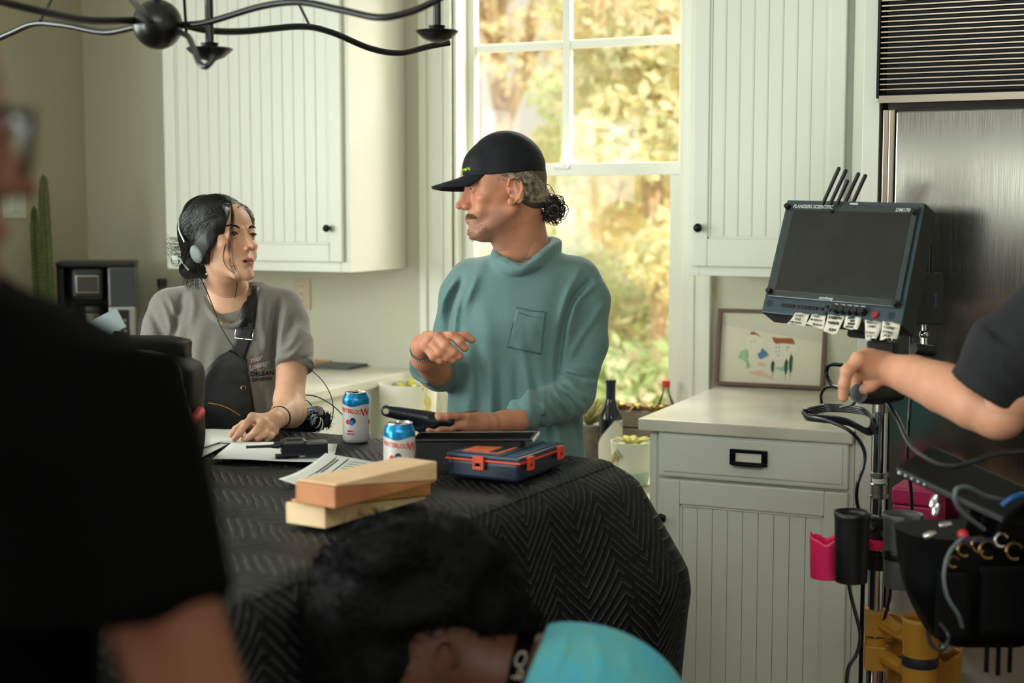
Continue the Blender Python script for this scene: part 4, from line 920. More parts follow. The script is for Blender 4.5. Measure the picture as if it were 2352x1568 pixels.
# wooden trough planter behind the bottle
yt = 4.50; a_ = onY(1412, 940, yt); b_ = float(onY(1540, 900, yt)[0]); tt = thing('planter_box', 'weathered grey wooden planter box behind the wine bottle on the bench', 'planter', ((a_[0] + b_) / 2, yt, WB)); zt_ = float(a_[2]); zl = float(onY(1440, 1000, yt)[2])
GWOOD = mat('grey_wood', C(150, 138, 120), rough=.85, noise=.25, nscale=18, stretch=(1, 1, 6))
zs = np.linspace(WB, zt_, 4)
for i in range(3): obj('board', MB().box((a_[0] - .02, yt, zs[i] + .002), (b_, yt + .014, zs[i + 1] - .002), bev=.002), GWOOD, parent=tt)
obj('end_board', MB().box((a_[0] - .034, yt, WB), (a_[0] - .021, yt + .1, zt_), bev=.002), GWOOD, parent=tt)
obj('soil', MB().box((a_[0] - .02, yt + .015, WB + .01), (b_, yt + .1, zt_ + .012)), mat('planter_soil', C(130, 88, 64), rough=.95, noise=.3, nscale=30), parent=tt)
for k in range(7):
    x_ = a_[0] + .01 + (b_ - a_[0] - .03) * k / 6; m_ = MB(); leaf(m_, (x_, yt + .02, zt_ + .01), (random.uniform(-1, 1), -.4, .6), .055, .034, .8); obj('leaf', m_, LG, parent=tt, smooth=True, solid=.001)
# white bowl planter in front
yw = 4.12; wc = onY(1452, 1106, yw); wb0 = np.array([wc[0], wc[1], WB]); zt2 = float(onY(1452, 1012, yw)[2]) - WB; rw = .5 * float((onY(1500, 1010, yw) - onY(1404, 1010, yw))[0])
wbp = thing('potted_plant', 'low white and mint bowl with a trailing succulent right of the wine bottle', 'plant', wb0)
obj('bowl', MB().lathe([(rw * .6, 0), (rw * .68, .005), (rw * .93, zt2 * .5), (rw, zt2), (rw * .94, zt2), (rw * .9, zt2 - .012), (0, zt2 - .012)], 40, T=wb0), mat('mint_ceramic', C(220, 224, 208), rough=.3), parent=wbp, smooth=True)
obj('mint_base', MB().lathe([(rw * .62, .0008), (rw * .70, .006), (rw * .862, zt2 * .33)], 40, T=wb0), mat('mint', C(176, 204, 184), rough=.3), parent=wbp, smooth=True, label='mint green foot')
for k in range(9):
    a = k * 2.4; m_ = MB(); leaf(m_, wb0 + [.02 * math.cos(a), .02 * math.sin(a), zt2 - .01], (math.cos(a), math.sin(a), .9), .05, .025, .3); obj('leaf', m_, LG, parent=wbp, smooth=True, solid=.002)
m_ = MB(); e0 = onY(1415, 1030, yw - rw * .6)
for k in range(4): m_ = MB(); leaf(m_, e0 + [.004 * k, -.01, .008 * k - .02], (-.4 + .3 * k, -.5, -.6), .035, .02, .2); obj('leaf', m_, LGD, parent=wbp, smooth=True, solid=.002)
# clear bottle with red cap behind the worktop end
yr = 4.56; rq = onY(1530, 874, yr); rb = np.array([rq[0], rq[1], WB]); Hr = rq[2] - WB
rb_ = thing('clear_bottle', 'clear glass bottle with a red cap at the right window edge', 'bottle', rb)
CLG = bpy.data.materials.new('clear_glass'); CLG.use_nodes = True; _N = CLG.node_tree.nodes; _L = CLG.node_tree.links; _N.remove(_N['Principled BSDF'])
_t = _N.new('ShaderNodeBsdfTransparent'); _t.inputs[0].default_value = (.92, .93, .9, 1); _g = _N.new('ShaderNodeBsdfGlossy'); _g.inputs['Roughness'].default_value = .03; _m = _N.new('ShaderNodeMixShader'); _fz = _N.new('ShaderNodeFresnel')
_L.new(_fz.outputs[0], _m.inputs[0]); _L.new(_t.outputs[0], _m.inputs[1]); _L.new(_g.outputs[0], _m.inputs[2]); _L.new(_m.outputs[0], _N['Material Output'].inputs[0])
obj('glass', MB().lathe([(.02, 0), (.03, .005), (.03, Hr * .7), (.012, Hr * .85), (.011, Hr * .96)], 28, T=rb), CLG, parent=rb_, smooth=True)
obj('cap', MB().lathe([(.0135, Hr - .022), (.0135, Hr), (0, Hr)], 24, T=rb), mat('red_cap', C(206, 58, 46), rough=.4), parent=rb_, smooth=True)
# ================================================================== framed picture on the right worktop
fc = [onZ(1642.5, 884, .9188), onZ(1894, 896, .9188)]
fxd = fc[1] - fc[0]; fw = np.linalg.norm(fxd); fxd /= fw
tlp = onY(1656, 709.6, float(fc[0][1]) + .045)
fyd = tlp - fc[0]; fyd -= fxd * fyd.dot(fxd); fh = np.linalg.norm(fyd); fyd /= fh; Rf = np.stack([fxd, fyd, np.cross(fxd, fyd)], 1)
pt = thing('framed_picture', 'walnut framed watercolour of two houses leaning on the right worktop', 'picture', (fc[0] + fc[1]) / 2)
FRM = mat('walnut', C(104, 78, 62), rough=.45, noise=.25, nscale=30, stretch=(1, 8, 1))
O = fc[0]; b_ = .0125
for (a, b, c, d) in ((0, b_, 0, fh), (fw - b_, fw, 0, fh), (b_, fw - b_, 0, b_), (b_, fw - b_, fh - b_, fh)):
    obj('frame_side', MB().box((a, c, -.004), (b, d, .02), R=Rf, T=O, bev=.0015), FRM, parent=pt)
PICM = bpy.data.materials.new('watercolour_paper'); PICM.use_nodes = True
art = obj('picture_sheet', MB().box((b_, b_, -.002), (fw - b_, fh - b_, .002), R=Rf, T=O), mat('art_paper', C(222, 216, 194), rough=.8), parent=pt)
def stroke(nm, pts, col, z=.0024, seed=0, jit=.06):
    """painted patch: pts in picture fractions"""
    rs_ = np.random.RandomState(seed); P = spline(list(pts) + [pts[0]], 4)[:-1]; P = P + rs_.normal(size=P.shape) * jit * .05
    V = [(b_ + (fw - 2 * b_) * x, b_ + (fh - 2 * b_) * (1 - yy), 0) for x, yy in P]; n = len(V); c = np.mean(V, axis=0)
    o = obj('painted_patch', MB().add([*V, c], [(i, (i + 1) % n, n) for i in range(n)], R=Rf, T=O + Rf[:, 2] * z), mat(nm, col, rough=.9), parent=art)
    return o
def rect(x0, y0, x1, y1): return [(x0, y0), ((x0 + x1) / 2, y0), (x1, y0), (x1, (y0 + y1) / 2), (x1, y1), ((x0 + x1) / 2, y1), (x0, y1), (x0, (y0 + y1) / 2)]
stroke('art_white', rect(.50, .40, .74, .66), C(226, 222, 204), .0022, 1); stroke('art_white2', rect(.25, .33, .42, .6), C(225, 221, 202), .0022, 2)
stroke('art_roof', [(.50, .33), (.58, .34), (.70, .34), (.73, .42), (.72, .425), (.62, .415), (.54, .42)], C(160, 88, 58), .0026, 3, .02)
stroke('art_roof', [(.28, .29), (.31, .26), (.34, .27), (.40, .34), (.35, .30), (.31, .305)], C(160, 88, 58), .0026, 4, .02)
stroke('art_blue', [(.38, .56), (.42, .50), (.46, .54), (.48, .59), (.44, .63), (.39, .64), (.37, .60)], C(90, 130, 165), .0026, 5, .15)
stroke('art_green', [(.18, .62), (.24, .52), (.28, .58), (.27, .68), (.31, .76), (.28, .80), (.25, .70)], C(165, 198, 155), .0024, 6, .2)
stroke('art_green2', [(.55, .76), (.68, .74), (.70, .78), (.60, .81)], C(160, 196, 170), .0023, 7, .1)
for (x_, t_, h_) in ((.525, .64, .20), (.655, .60, .26), (.70, .52, .32)):
    stroke('art_tree', [(x_, t_), (x_ + .018, t_ + h_ * .35), (x_ + .015, t_ + h_ * .8), (x_, t_ + h_), (x_ - .016, t_ + h_ * .75), (x_ - .016, t_ + h_ * .4)], C(58, 88, 62), .0028, 8, .04)
    stroke('art_trunk', [(x_ - .003, t_ + h_ * .9), (x_ + .003, t_ + h_ * .9), (x_ + .001, t_ + h_ + .10)], C(90, 120, 95), .0027, 9, 0)
for (x_, y_) in ((.545, .47), (.575, .465), (.545, .53), (.575, .52), (.57, .58), (.65, .46), (.67, .46), (.65, .5), (.30, .40), (.33, .39)): stroke('art_window', rect(x_, y_, x_ + .010, y_ + .015), C(95, 90, 85), .0028, 10, 0)
stroke('art_sand', [(.28, .86), (.40, .82), (.50, .88), (.53, .93), (.44, .90), (.35, .88)], C(220, 190, 160), .0024, 11, .15); stroke('art_sand', [(.38, .70), (.44, .70), (.45, .76), (.39, .75)], C(220, 190, 160), .0024, 12, .1)
obj('cover_glass', MB().box((b_, b_, .006), (fw - b_, fh - b_, .0065), R=Rf, T=O), GLASS, parent=pt)
# ================================================================== field monitor on its stand
MQ = quad([(1809, 459), (2126, 466), (2071, 750), (1749, 718)], 3.15)
mo = MQ[3]; mX = MQ[2] - MQ[3]; mY = MQ[0] - MQ[3]; mW = np.linalg.norm(mX); mH = np.linalg.norm(mY); print('MON', mW, mH, np.dot(mX, mY) / mW / mH)
xu = mX / mW; yu = mY / mH; nu = np.cross(xu, yu); nu /= np.linalg.norm(nu); 
if nu.dot(CAMP - mo) < 0: nu = -nu
Rm = np.stack([xu, yu, nu], 1)                         # x right, y up, z toward the viewer
mn = thing('field_monitor', 'large black field monitor with five antennas tilted on a chrome stand', 'monitor', mo + mX / 2)
MG = mat('monitor_grey', C(62, 76, 84), rough=.4, metal=.3); MBK = mat('monitor_black', C(16, 18, 20), rough=.5)
def MP(u, v, w=0.0): return mo + xu * mW * u + yu * mH * v + nu * w
obj('housing', MB().box((0, 0, -.052), (mW, mH, 0), R=Rm, T=mo, bev=.004).box((.03, .03, -.075), (mW - .02, mH - .06, -.052), R=Rm, T=mo, bev=.008), MBK, parent=mn)
obj('front_panel', MB().box((.001, .001, -.004), (mW - .001, mH - .001, .002), R=Rm, T=mo, bev=.002), MG, parent=mn)
gx0, gx1, gy0, gy1 = .035, .972, .135, .955
gl = obj('cover_glass', MB().box((mW * gx0, mH * gy0, .006), (mW * gx1, mH * gy1, .009), R=Rm, T=mo, bev=.002), mat('monitor_glass', C(48, 56, 56), rough=.09, spec=.7), parent=mn)
obj('screen', MB().box((mW * .085, mH * .19, .0092), (mW * .935, mH * .895, .0098), R=Rm, T=mo), mat('screen_off', C(10, 12, 14), rough=.1, spec=.85, col2=C(22, 26, 30), nscale=14, detail=6), parent=mn)
for (u, v) in ((.04, .915), (.96, .90), (.05, .17), (.955, .155)): obj('glass_screw', MB().tube([MP(u, v, .006), MP(u, v, .020)], [.0075, .006], 14), MBK, parent=gl, smooth=True)
WHT = mat('print_pale', C(196, 200, 196), rough=.5)
def monitor_text(s, u, v, size, m=WHT, sx=1.0): obj('lettering', text_mb(s, size, Rm, MP(u, v, .0102), .0002, .0002, 'CENTER', .25, sx), m, parent=mn, kind=None)
monitor_text('FLANDERS SCIENTIFIC', .228, .925, .0125, sx=.9); monitor_text('DM170', .875, .917, .0120, sx=1.0); monitor_text('sunsheng', .47, .155, .010)
obj('lever', MB().cbox(MP(.515, .97, .003), (.022, .004, .003), R=Rm), WHT, parent=mn)
for i, u in enumerate([.155, .18, .205, .23, .27, .296, .322, .348, .374, .40, .443]): obj('button', MB().cbox(MP(u, .075 + 0 * i, .0035), (.0088, .0075, .004), R=Rm, bev=.001), MBK, parent=mn)
for (u, v) in ((.475, .098), (.497, .072), (.475, .042)): obj('button', MB().cbox(MP(u, v, .0035), (.0088, .007, .004), R=Rm, bev=.001), MBK, parent=mn)
for i in range(5): obj('dial', MB().tube([MP(.555 + .046 * i, .075, .001), MP(.555 + .046 * i, .075, .018)], [.0088, .008], 18), MBK, parent=mn, smooth=True)
for i, s in enumerate(('VOL', 'LOOK', 'INPUT', 'FUNC', 'MENU')): monitor_text(s, .553 + .046 * i, .113, .0045)
obj('power_button', MB().tube([MP(.82, .065, .001), MP(.82, .065, .007)], .0075, 18), mat('power_red', C(150, 30, 40), rough=.4), parent=mn, label='round red power button')
obj('power_ring', MB().tube([MP(.82, .065, .006) + (xu * math.cos(a) + yu * math.sin(a)) * .0042 for a in np.linspace(0, 2 * PI, 17)[:-1]], .0009, 5, closed=True), mat('ring_pale', C(240, 170, 170), rough=.5), parent=mn)
for (u, v) in ((.05, .085), (.925, .075)):
    h_ = MB()
    for i in range(-3, 4):
        for j in range(-3, 4):
            if i * i + j * j <= 9: h_.cbox(MP(u, v, .0022) + xu * i * .0032 + yu * j * .0032, (.0019, .0019, .0008), R=Rm)
    obj('speaker_holes', h_, MBK, parent=mn, kind='stuff')
for (xb, yb2, xt, yt2, d_) in ((1889, 462, 1927, 386, 3.22), (1906, 462, 1943, 391, 3.22), (1922, 462, 1947, 414, 3.22), (1939, 462, 1972, 398, 3.22), (1957, 462, 1988, 402, 3.22)):
    a_, b_ = cam2w(K(xb, yb2 + 8, d_ - .0)), cam2w(K(xt, yt2, d_ - .02)); obj('antenna', MB().tube([a_, b_, b_ + (b_ - a_) * .03], [.0042, .0046, .002], 12), MBK, parent=mn, smooth=True)
# paper tags taped along the lower edge
TAPE = mat('paper_tape', C(216, 212, 196), rough=.85, bump=.3, bscale=60); INK = mat('marker_ink', C(14, 14, 16), rough=.7)
def tape(pix, lines, label, bold=0.0003, seed=0):
    n = 8; c = []
    for (x, y_) in pix: c.append(onPlane(x, y_, mo + nu * .006, nu))
    c = np.array(c); P = np.zeros((n, n, 3))
    for i in range(n):
        for j in range(n):
            s, t = i / (n - 1), j / (n - 1); q_ = (c[0] * (1 - s) + c[1] * s) * (1 - t) + (c[3] * (1 - s) + c[2] * s) * t
            P[i, j] = q_ + nu * (.0006 + .012 * t * t * (.4 + .6 * math.sin(s * 3 + seed)) - .002 * math.sin(s * 9 + seed))
    o = obj('tape_label', MB().grid(P), TAPE, smooth=True, solid=.0004); tag(o, label, 'tape label', 'name tapes under the field monitor')
    ex_ = c[1] - c[0]; wv = np.linalg.norm(ex_); ey_ = (c[0] + c[1]) / 2 - (c[2] + c[3]) / 2; hv = np.linalg.norm(ey_); Rl = frame_from(ex_, ey_)
    for (s, fy, sc, fx_) in lines:
        w_est = len(s) * .62; size = min(hv * sc, wv * .92 / max(w_est, 1) * 1.05)
        i_ = min(int(.5 * (n - 1)), n - 1); cc = (P[i_, int((1 - fy) * (n - 1))] + P[i_ + 1, int((1 - fy) * (n - 1))]) / 2
        fz = (1 - fy) * (n - 1); j0 = min(int(fz), n - 2); cc = (P[3, j0] + P[4, j0]) / 2 * (1 - fz + j0) + (P[3, j0 + 1] + P[4, j0 + 1]) / 2 * (fz - j0)
        obj('lettering', text_mb(s, size, Rl, cc + ex_ * (fx_ - .5) + nu * .0042, .0004, bold), INK, parent=o)
tape([(1826, 717), (1860, 722), (1850, 750), (1812, 748)], [('JANET', .72, .26, .5), ('KITE', .42, .26, .55), ('OLDER NORA', .1, .2, .5)], 'paper name tape hanging leftmost under the monitor, thin three-line handwriting', .0001, 1)
tape([(1864, 721), (1898, 726), (1893, 756), (1856, 748)], [('PAIGE', .82, .22, .4), ('MCKISSACK', .52, .2, .5), ('OLDER JUNE', .15, .22, .5)], 'paper name tape second from the left under the monitor, thin handwriting', .0001, 2)
tape([(1902, 723), (1942, 727), (1924, 768), (1894, 763)], [('KAMRYN', .84, .2, .5), ('PARKER', .55, .2, .5), ('YOUNG', .18, .2, .5)], 'torn two-piece paper name tape in heavy ink under the monitor buttons', .0004, 3)
tape([(1944, 726), (1979, 729), (1974, 761), (1938, 752)], [('JAMES', .86, .2, .4), ('"JIM"', .62, .2, .5), ('BINDER', .38, .2, .5), ('OLD JACK', .14, .18, .45)], 'paper name tape in heavy ink right of the torn one under the monitor', .0004, 4)
tape([(1988, 735), (2026, 740), (2018, 783), (1988, 780)], [('MARLEY', .86, .17, .5), ('AMES', .66, .17, .5), ('YOUNG', .3, .17, .4), ('NORA', .1, .17, .55)], 'long paper name tape second from the right under the monitor', .0001, 5)
tape([(2028, 737), (2067, 744), (2064, 782), (2023, 783)], [('TIM', .82, .17, .35), ('CASPER', .62, .18, .5), ('YOUNG', .34, .17, .5), ('JACK', .12, .17, .55)], 'long paper name tape at the right end under the monitor beside its speaker holes', .0003, 6)
# receiver box with its own antenna behind the monitor
rxb = thing('wireless_receiver', 'black wireless receiver box with one antenna mounted right of the monitor', 'receiver', cam2w(K(2120, 745, 3.25)))
obj('receiver_case', MB().cbox(cam2w(K(2122, 686, 3.26)), (.072, .05, .118), R=frame_from(RT * 1.0 + FW * .3, FW - RT * .3), bev=.004), MBK, parent=rxb)
obj('antenna', MB().tube([cam2w(K(2140, 628, 3.25)), cam2w(K(2141, 560, 3.25)), cam2w(K(2139, 522, 3.25))], [.0055, .0048, .004], 12), MBK, parent=rxb, smooth=True)
rt_ = cam2w(K(2149, 690, 3.21)); obj('lettering', text_mb('Teradek', .010, frame_from(UP, -RT), rt_, .0003, .0002), mat('print_blue_dim', C(60, 80, 120), rough=.5), parent=rxb)
arm_ = MB().tube([cam2w(K(2122, 742, 3.25)), cam2w(K(2122, 762, 3.25))], .006, 12).ball(cam2w(K(2122, 768, 3.25)), .011, 14).tube([cam2w(K(2122, 775, 3.25)), cam2w(K(2122, 815, 3.25))], .008, 12)
obj('ball_mount', arm_, CHROME, parent=rxb, smooth=True)
obj('mount_knob', MB().tube([cam2w(K(2098, 800, 3.22)), cam2w(K(2142, 806, 3.25))], .013, 9), MBK, parent=rxb, smooth=True)
# chrome stand (vertical pole)
sp0 = at(2018, 1150, 3.16); SX, SY = sp0[0], sp0[1]
def spz(py): return float(CAMP[2] + (ray(2018, py) * 3.16)[2])
sd = thing('light_stand', 'chrome rolling stand carrying the field monitor', 'stand', (SX, SY, 0))
pole = MB(); pole.tube([[SX, SY, .12], [SX, SY, spz(1100)]], .0155, 20); obj('lower_tube', pole, CHROME, parent=sd, smooth=True)
obj('upper_tube', MB().tube([[SX, SY, spz(1100)], [SX, SY, spz(935)]], .0165, 20), CHROME, parent=sd, smooth=True)
CR2 = mat('cast_metal', C(150, 146, 138), rough=.3, metal=1.0)
def ring(py0, py1, r): return MB().lathe([(.016, 0), (r, .002), (r, spz(py0) - spz(py1) - .002), (.016, spz(py0) - spz(py1))], 28, T=(SX, SY, spz(py1)))
obj('collar', ring(922, 944, .0185), CR2, parent=sd, smooth=True); obj('collar', ring(1082, 1095, .0205), CR2, parent=sd, smooth=True); obj('collar', ring(1108, 1140, .0188), CR2, parent=sd, smooth=True); obj('collar', ring(1134, 1144, .0215), CR2, parent=sd, smooth=True)
obj('rating_label', MB().lathe([(.0178, spz(1107)), (.0178, spz(1096))], 24, T=(SX, SY, 0), a0=a_c - 1.2, a1=a_c + 1.6), mat('label_grey', C(170, 168, 160), rough=.6), parent=sd)
mpx = MB().tube([[SX, SY, spz(935)], [SX, SY, spz(800)]], .011, 14); mpx.cbox((SX + .0, SY, spz(795)), (.06, .05, .03), bev=.004)
obj('top_spigot', mpx, MBK, parent=sd); v0 = np.array([SX, SY, spz(790)]); v1 = MP(.62, .1, -.07)
obj('tilt_head', MB().tube([v0, (v0 + v1) / 2 + [0, 0, .01], v1], [.016, .013, .016], 12).cbox(v1, (.07, .07, .012), R=Rm), MBK, parent=sd)
for k in range(3):
    a = k * 2 * PI / 3 + .5; e = np.array([SX + .38 * math.cos(a), SY * 1.0 + .38 * math.sin(a), .05]) if True else None
    e[1] = min(e[1], 3.68)
    lg = obj('leg', MB().tube([[SX, SY, .18], e + [0, 0, .02]], .011, 10), CHROME, parent=sd, smooth=True); obj('caster', MB().tube([e + [-.008, 0, -.01], e + [.008, 0, -.01]], .038, 18), MBK, parent=lg)
obj('side_rail', MB().box((SX - .034, SY - .005, .2), (SX - .026, SY + .005, spz(1240))), BMETAL, parent=sd)
# cup holders clipped to the stand
def cup_holder(px0, px1, pt, pb, d, m, label, group='cup holders on the stand', flare=1.0, slot=None, wavy=False, band=None, sleeve=False):
    c = at((px0 + px1) / 2, pb, d); r = (px1 - px0) / 2 / FPX * d; h = (pb - pt) / FPX * d * 1.0
    t = thing('cup_holder', label, 'cup holder', c, group); n = 40; a_v = math.atan2(-c[1], -c[0]); V = []; m_ = 14
    for i in range(m_ + 1):
        f = i / m_
        for k in range(n):
            a = 2 * PI * k / n; rr = r * (.88 + .08 * f + (.06 * flare) * max(0, (f - .85) / .15) ** 1.6); zz_ = h * f
            if wavy: zz_ = f * (h * .86 + h * .14 * (math.cos((a - a_v) * 2 + PI) * .9) ** 3)
            V.append((rr * math.cos(a), rr * math.sin(a), zz_))
    Fs = []
    for i in range(m_):
        for k in range(n):
            am = 2 * PI * (k + .5) / n; dd = (am - a_v - (slot or 0) + PI) % (2 * PI) - PI
            if slot is not None and abs(dd) < .42 and i > 4: continue
            Fs.append((i * n + k, i * n + (k + 1) % n, (i + 1) * n + (k + 1) % n, (i + 1) * n + k))
    Fs.append(tuple(range(n - 1, -1, -1)))
    obj('cup', MB().add(V, Fs, T=c), m, parent=t, smooth=True, solid=.003)
    if band: obj('band', MB().lathe([(r * .97, h * band[0]), (r * 1.0, h * band[0] + .002), (r * 1.0, h * band[1]), (r * .97, h * band[1] + .002)], 36, T=c), band[2], parent=t, smooth=True)
    if sleeve:
        obj('lower_sleeve', MB().lathe([(r * .8, -.002), (r * .84, 0), (r * .84, h * .14), (r * .93, h * .16), (r * .93, h * .2), (r * .86, h * .22), (r * .86, h * .42), (r * .98, h * .44), (r * .98, h * .5)], 36, T=c), m, parent=t, smooth=True)
    q_ = np.array([SX, SY, c[2] + h * .62]); side = (c - q_) * [1, 1, 0]; L__ = np.linalg.norm(side)
    if L__ > r + .02:
        sd_ = side / L__; obj('bracket', MB().tube([q_ + sd_ * .014, q_ + sd_ * (L__ - r * .9)], .009, 8), m, parent=t)
    obj('clamp', MB().lathe([(.017, -.014), (.023, -.014), (.023, .014), (.017, .014)], 20, T=q_), m, parent=t, smooth=True)
    return t
BP = mat('holder_black', C(14, 15, 18), rough=.4); PK = mat('pink_plastic', C(232, 40, 100), rough=.4); GP = mat('holder_grey', C(84, 84, 84), rough=.55); YP = mat('holder_yellow', C(186, 132, 40), rough=.5, noise=.12, nscale=200)
cup_holder(1914, 1995, 1172, 1333, 3.05, BP, 'black cup holder at the left of the chrome stand', slot=None, sleeve=True)
cup_holder(1858, 1934, 1216, 1324, 3.12, PK, 'bright pink cup holder left of the black one', wavy=True, flare=.2)
cup_holder(2026, 2114, 1176, 1345, 3.08, GP, 'dark grey cup holder right of the chrome pole', slot=.55, band=(.38, .5, BP))
cup_holder(2070, 2152, 1412, 1600, 3.02, YP, 'mustard yellow cup holder nearest the camera under the tool bag', band=(.40, .52, mat('band_navy', C(24, 26, 36), rough=.6)))
cup_holder(2032, 2122, 1398, 1560, 3.24, YP, 'mustard yellow cup holder behind, holding a white cup', band=(.28, .40, MATS['band_navy']))
cup_holder(2128, 2206, 1470, 1620, 3.16, YP, 'wide mustard yellow cup holder farthest right with wavy rim', wavy=True, flare=.1)
wc_ = at(2076, 1410, 3.24); cupw = obj('paper_cup', MB().lathe([(.03, -.05), (.034, .075), (.032, .075), (.028, -.048)], 32, T=wc_), mat('cup_white', C(196, 200, 200), rough=.5), smooth=True); tag(cupw, 'white paper cup standing in a yellow cup holder', 'cup')
for (py, k) in ((1442, 0), (1524, 1)):
    pcx = at(2019, py + 12, 3.1); cl = MB().cbox([SX, SY, pcx[2]], (.046, .05, .056), R=np.array(Matrix.Rotation(.2, 3, 'Z')), bev=.004).tube([[SX + .02, SY, pcx[2]], at(2075, py + 12, 3.08)], [.02, .014], 10)
    o = obj('pole_clamp', cl, YP); tag(o, 'mustard yellow clamp on the chrome pole, %s one' % ('upper' if k == 0 else 'lower'), 'clamp', 'yellow clamps on the pole')
o = obj('pole_clamp', MB().lathe([(.017, -.022), (.026, -.02), (.026, .02), (.017, .022)], 20, T=[SX, SY, spz(1215)]).cbox([SX, SY - .01, spz(1215) + .026], (.03, .03, .012), bev=.004), BP, smooth=True); tag(o, 'black clamp on the chrome pole between black and grey cup holders', 'clamp', 'black clamps on the pole')
o = obj('pole_clamp', MB().lathe([(.017, -.022), (.024, -.02), (.024, .02), (.017, .022)], 20, T=[SX, SY, spz(1288)]), BP, smooth=True); tag(o, 'black clamp on the chrome pole just below the cup holders', 'clamp', 'black clamps on the pole')
# cables
CBL = mat('cable_black', C(14, 16, 20), rough=.3)
def cable(pts, r, label, name='cable', m=CBL, grp='black cables round the stand'):
    o = obj(name, MB().tube(spline([cam2w(K(*p)) for p in pts], 8), r, 8), m, smooth=True); tag(o, label, 'cable', grp); return o
cable([(1845, 945, 3.22), (1862, 958, 3.2), (1900, 966, 3.16), (1945, 985, 3.12), (1972, 1010, 3.12), (1986, 1040, 3.12), (1982, 1075, 3.12), (1970, 1110, 3.12), (1968, 1150, 3.13), (1978, 1185, 3.15), (1985, 1200, 3.15)], .0042, 'black cable sweeping down from the coil to the black cup holder')
cable([(1946, 1320, 3.14), (1955, 1370, 3.14), (1968, 1420, 3.14), (1976, 1460, 3.14), (1968, 1500, 3.14), (1948, 1535, 3.14), (1944, 1590, 3.14)], .0042, 'black cable hanging below the black cup holder')
cl = MB()
for k in range(4):
    o_ = k * 4.0
    cl.tube(spline([cam2w(K(x + o_ * .6, y_ + o_, d_)) for (x, y_, d_) in [(1893, 930, 3.25), (1850, 940, 3.3), (1846, 950, 3.26), (1880, 955, 3.2), (1940, 962, 3.14), (1990, 985, 3.12), (2002, 965, 3.14), (1985, 940, 3.2), (1935, 932, 3.24), (1893, 930, 3.25)]], 8)[:-1], .0036, 7, closed=True)
o = obj('coiled_cable', cl, CBL, smooth=True); tag(o, 'flat coil of black cable hanging over the worktop\'s end', 'cable'); o['kind'] = 'stuff'; del o['kind']
cable([(1935, 838, 3.3), (1905, 838, 3.32), (1898, 860, 3.33), (1912, 884, 3.3), (1938, 893, 3.25), (1950, 905, 3.2)], .0048, 'black cable loop sticking up beside the picture frame')
cable([(1888, 932, 3.3), (1886, 905, 3.32), (1900, 889, 3.32), (1930, 892, 3.28), (1960, 905, 3.2), (1962, 925, 3.18), (1930, 935, 3.2)], .0035, 'thin black cable loop lying above the coil')
cable([(2095, 745, 3.25), (2092, 800, 3.24), (2094, 880, 3.22), (2088, 960, 3.2), (2084, 1050, 3.2), (2092, 1120, 3.2), (2094, 1175, 3.2), (2090, 1230, 3.2)], .0042, 'black cable hanging straight down in front of the refrigerator')
cable([(2020, 900, 3.05), (2060, 960, 2.98), (2090, 1020, 2.84), (2140, 1060, 2.70), (2190, 1072, 2.62), (2240, 1058, 2.58), (2300, 1040, 2.56), (2380, 1036, 2.55), (2460, 1045, 2.5)], .0052, 'thick black cable drooping from the stand to the right')
cable([(2046, 1330, 3.14), (2044, 1370, 3.14), (2034, 1410, 3.15), (2026, 1440, 3.16)], .0035, 'short black cable running beside the pole to the yellow clamp')
# magenta case behind
mg = thing('storage_case', 'magenta storage case standing behind the stand before the refrigerator', 'case', at(2100, 1300, 3.55) * [1, 1, 0])
q1, q2_ = at(2050, 1118, 3.45), at(2150, 1118, 3.40); ex_ = (q2_ - q1) * [1, 1, 0]; wv = np.linalg.norm(ex_); ex_ /= wv; ey_ = np.cross([0, 0, 1], ex_); Rk = np.stack([ex_, ey_, [0, 0, 1]], 1)
MGM = mat('magenta_plastic', C(176, 26, 92), rough=.45)
zb_ = float(at(2100, 1260, 3.45)[2]); q1z = q1.copy(); q1z[2] = zb_; hz = float(q1[2] - zb_)
obj('case_body', MB().box((0, 0, 0), (wv, .12, hz * .72), R=Rk, T=q1z, bev=.006), MGM, parent=mg); obj('case_lid', MB().box((-.002, -.003, hz * .73), (wv + .002, .123, hz), R=Rk, T=q1z, bev=.006), MGM, parent=mg)
csh = obj('cart_shelf', MB().box((-.05, -.1, -.02), (wv + .5, .14, -.002), R=Rk, T=q1z, bev=.003).tube([q1z + Rk @ np.array([.02, .1, -.02]), (q1z + Rk @ np.array([.02, .1, 0])) * [1, 1, 0]], .012, 10).tube([q1z + Rk @ np.array([.5, .1, -.02]), (q1z + Rk @ np.array([.5, .1, 0])) * [1, 1, 0]], .012, 10), BMETAL); tag(csh, 'black metal cart shelf under the magenta case', 'cart')
# phone on an arm and tool bag at the right
pq = quad([(2060, 1070), (2300, 1185), (2296, 1200), (2052, 1090)], 2.75)
ph_a, ph_b = cam2w(K(2056, 1078, 2.78)), cam2w(K(2310, 1196, 2.62)); exx = ph_b - ph_a; Lp = np.linalg.norm(exx); exx /= Lp; Rp = frame_from(exx, FW * .9 + UP * .45)
hm = thing('handheld_monitor', 'slim black slab shaped monitor tilted above the tool bag at right', 'monitor', ph_a + exx * Lp / 2)
obj('monitor_case', MB().box((0, -.004, -.009), (Lp, .12, .009), R=Rp, T=ph_a, bev=.006), MBK, parent=hm)
obj('front_bezel', MB().box((.008, -.006, -.003), (Lp - .004, -.003, .006), R=Rp, T=ph_a, bev=.001), mat('bezel_grey', C(90, 92, 96), rough=.3, metal=.5), parent=hm)
for i in range(5): obj('button', MB().ball(ph_a + Rp @ np.array([.014 + .014 * i, -.0065, .0015]), .0028 if i else .004, 10), mat('button_pale', C(190, 190, 190), rough=.4), parent=hm)
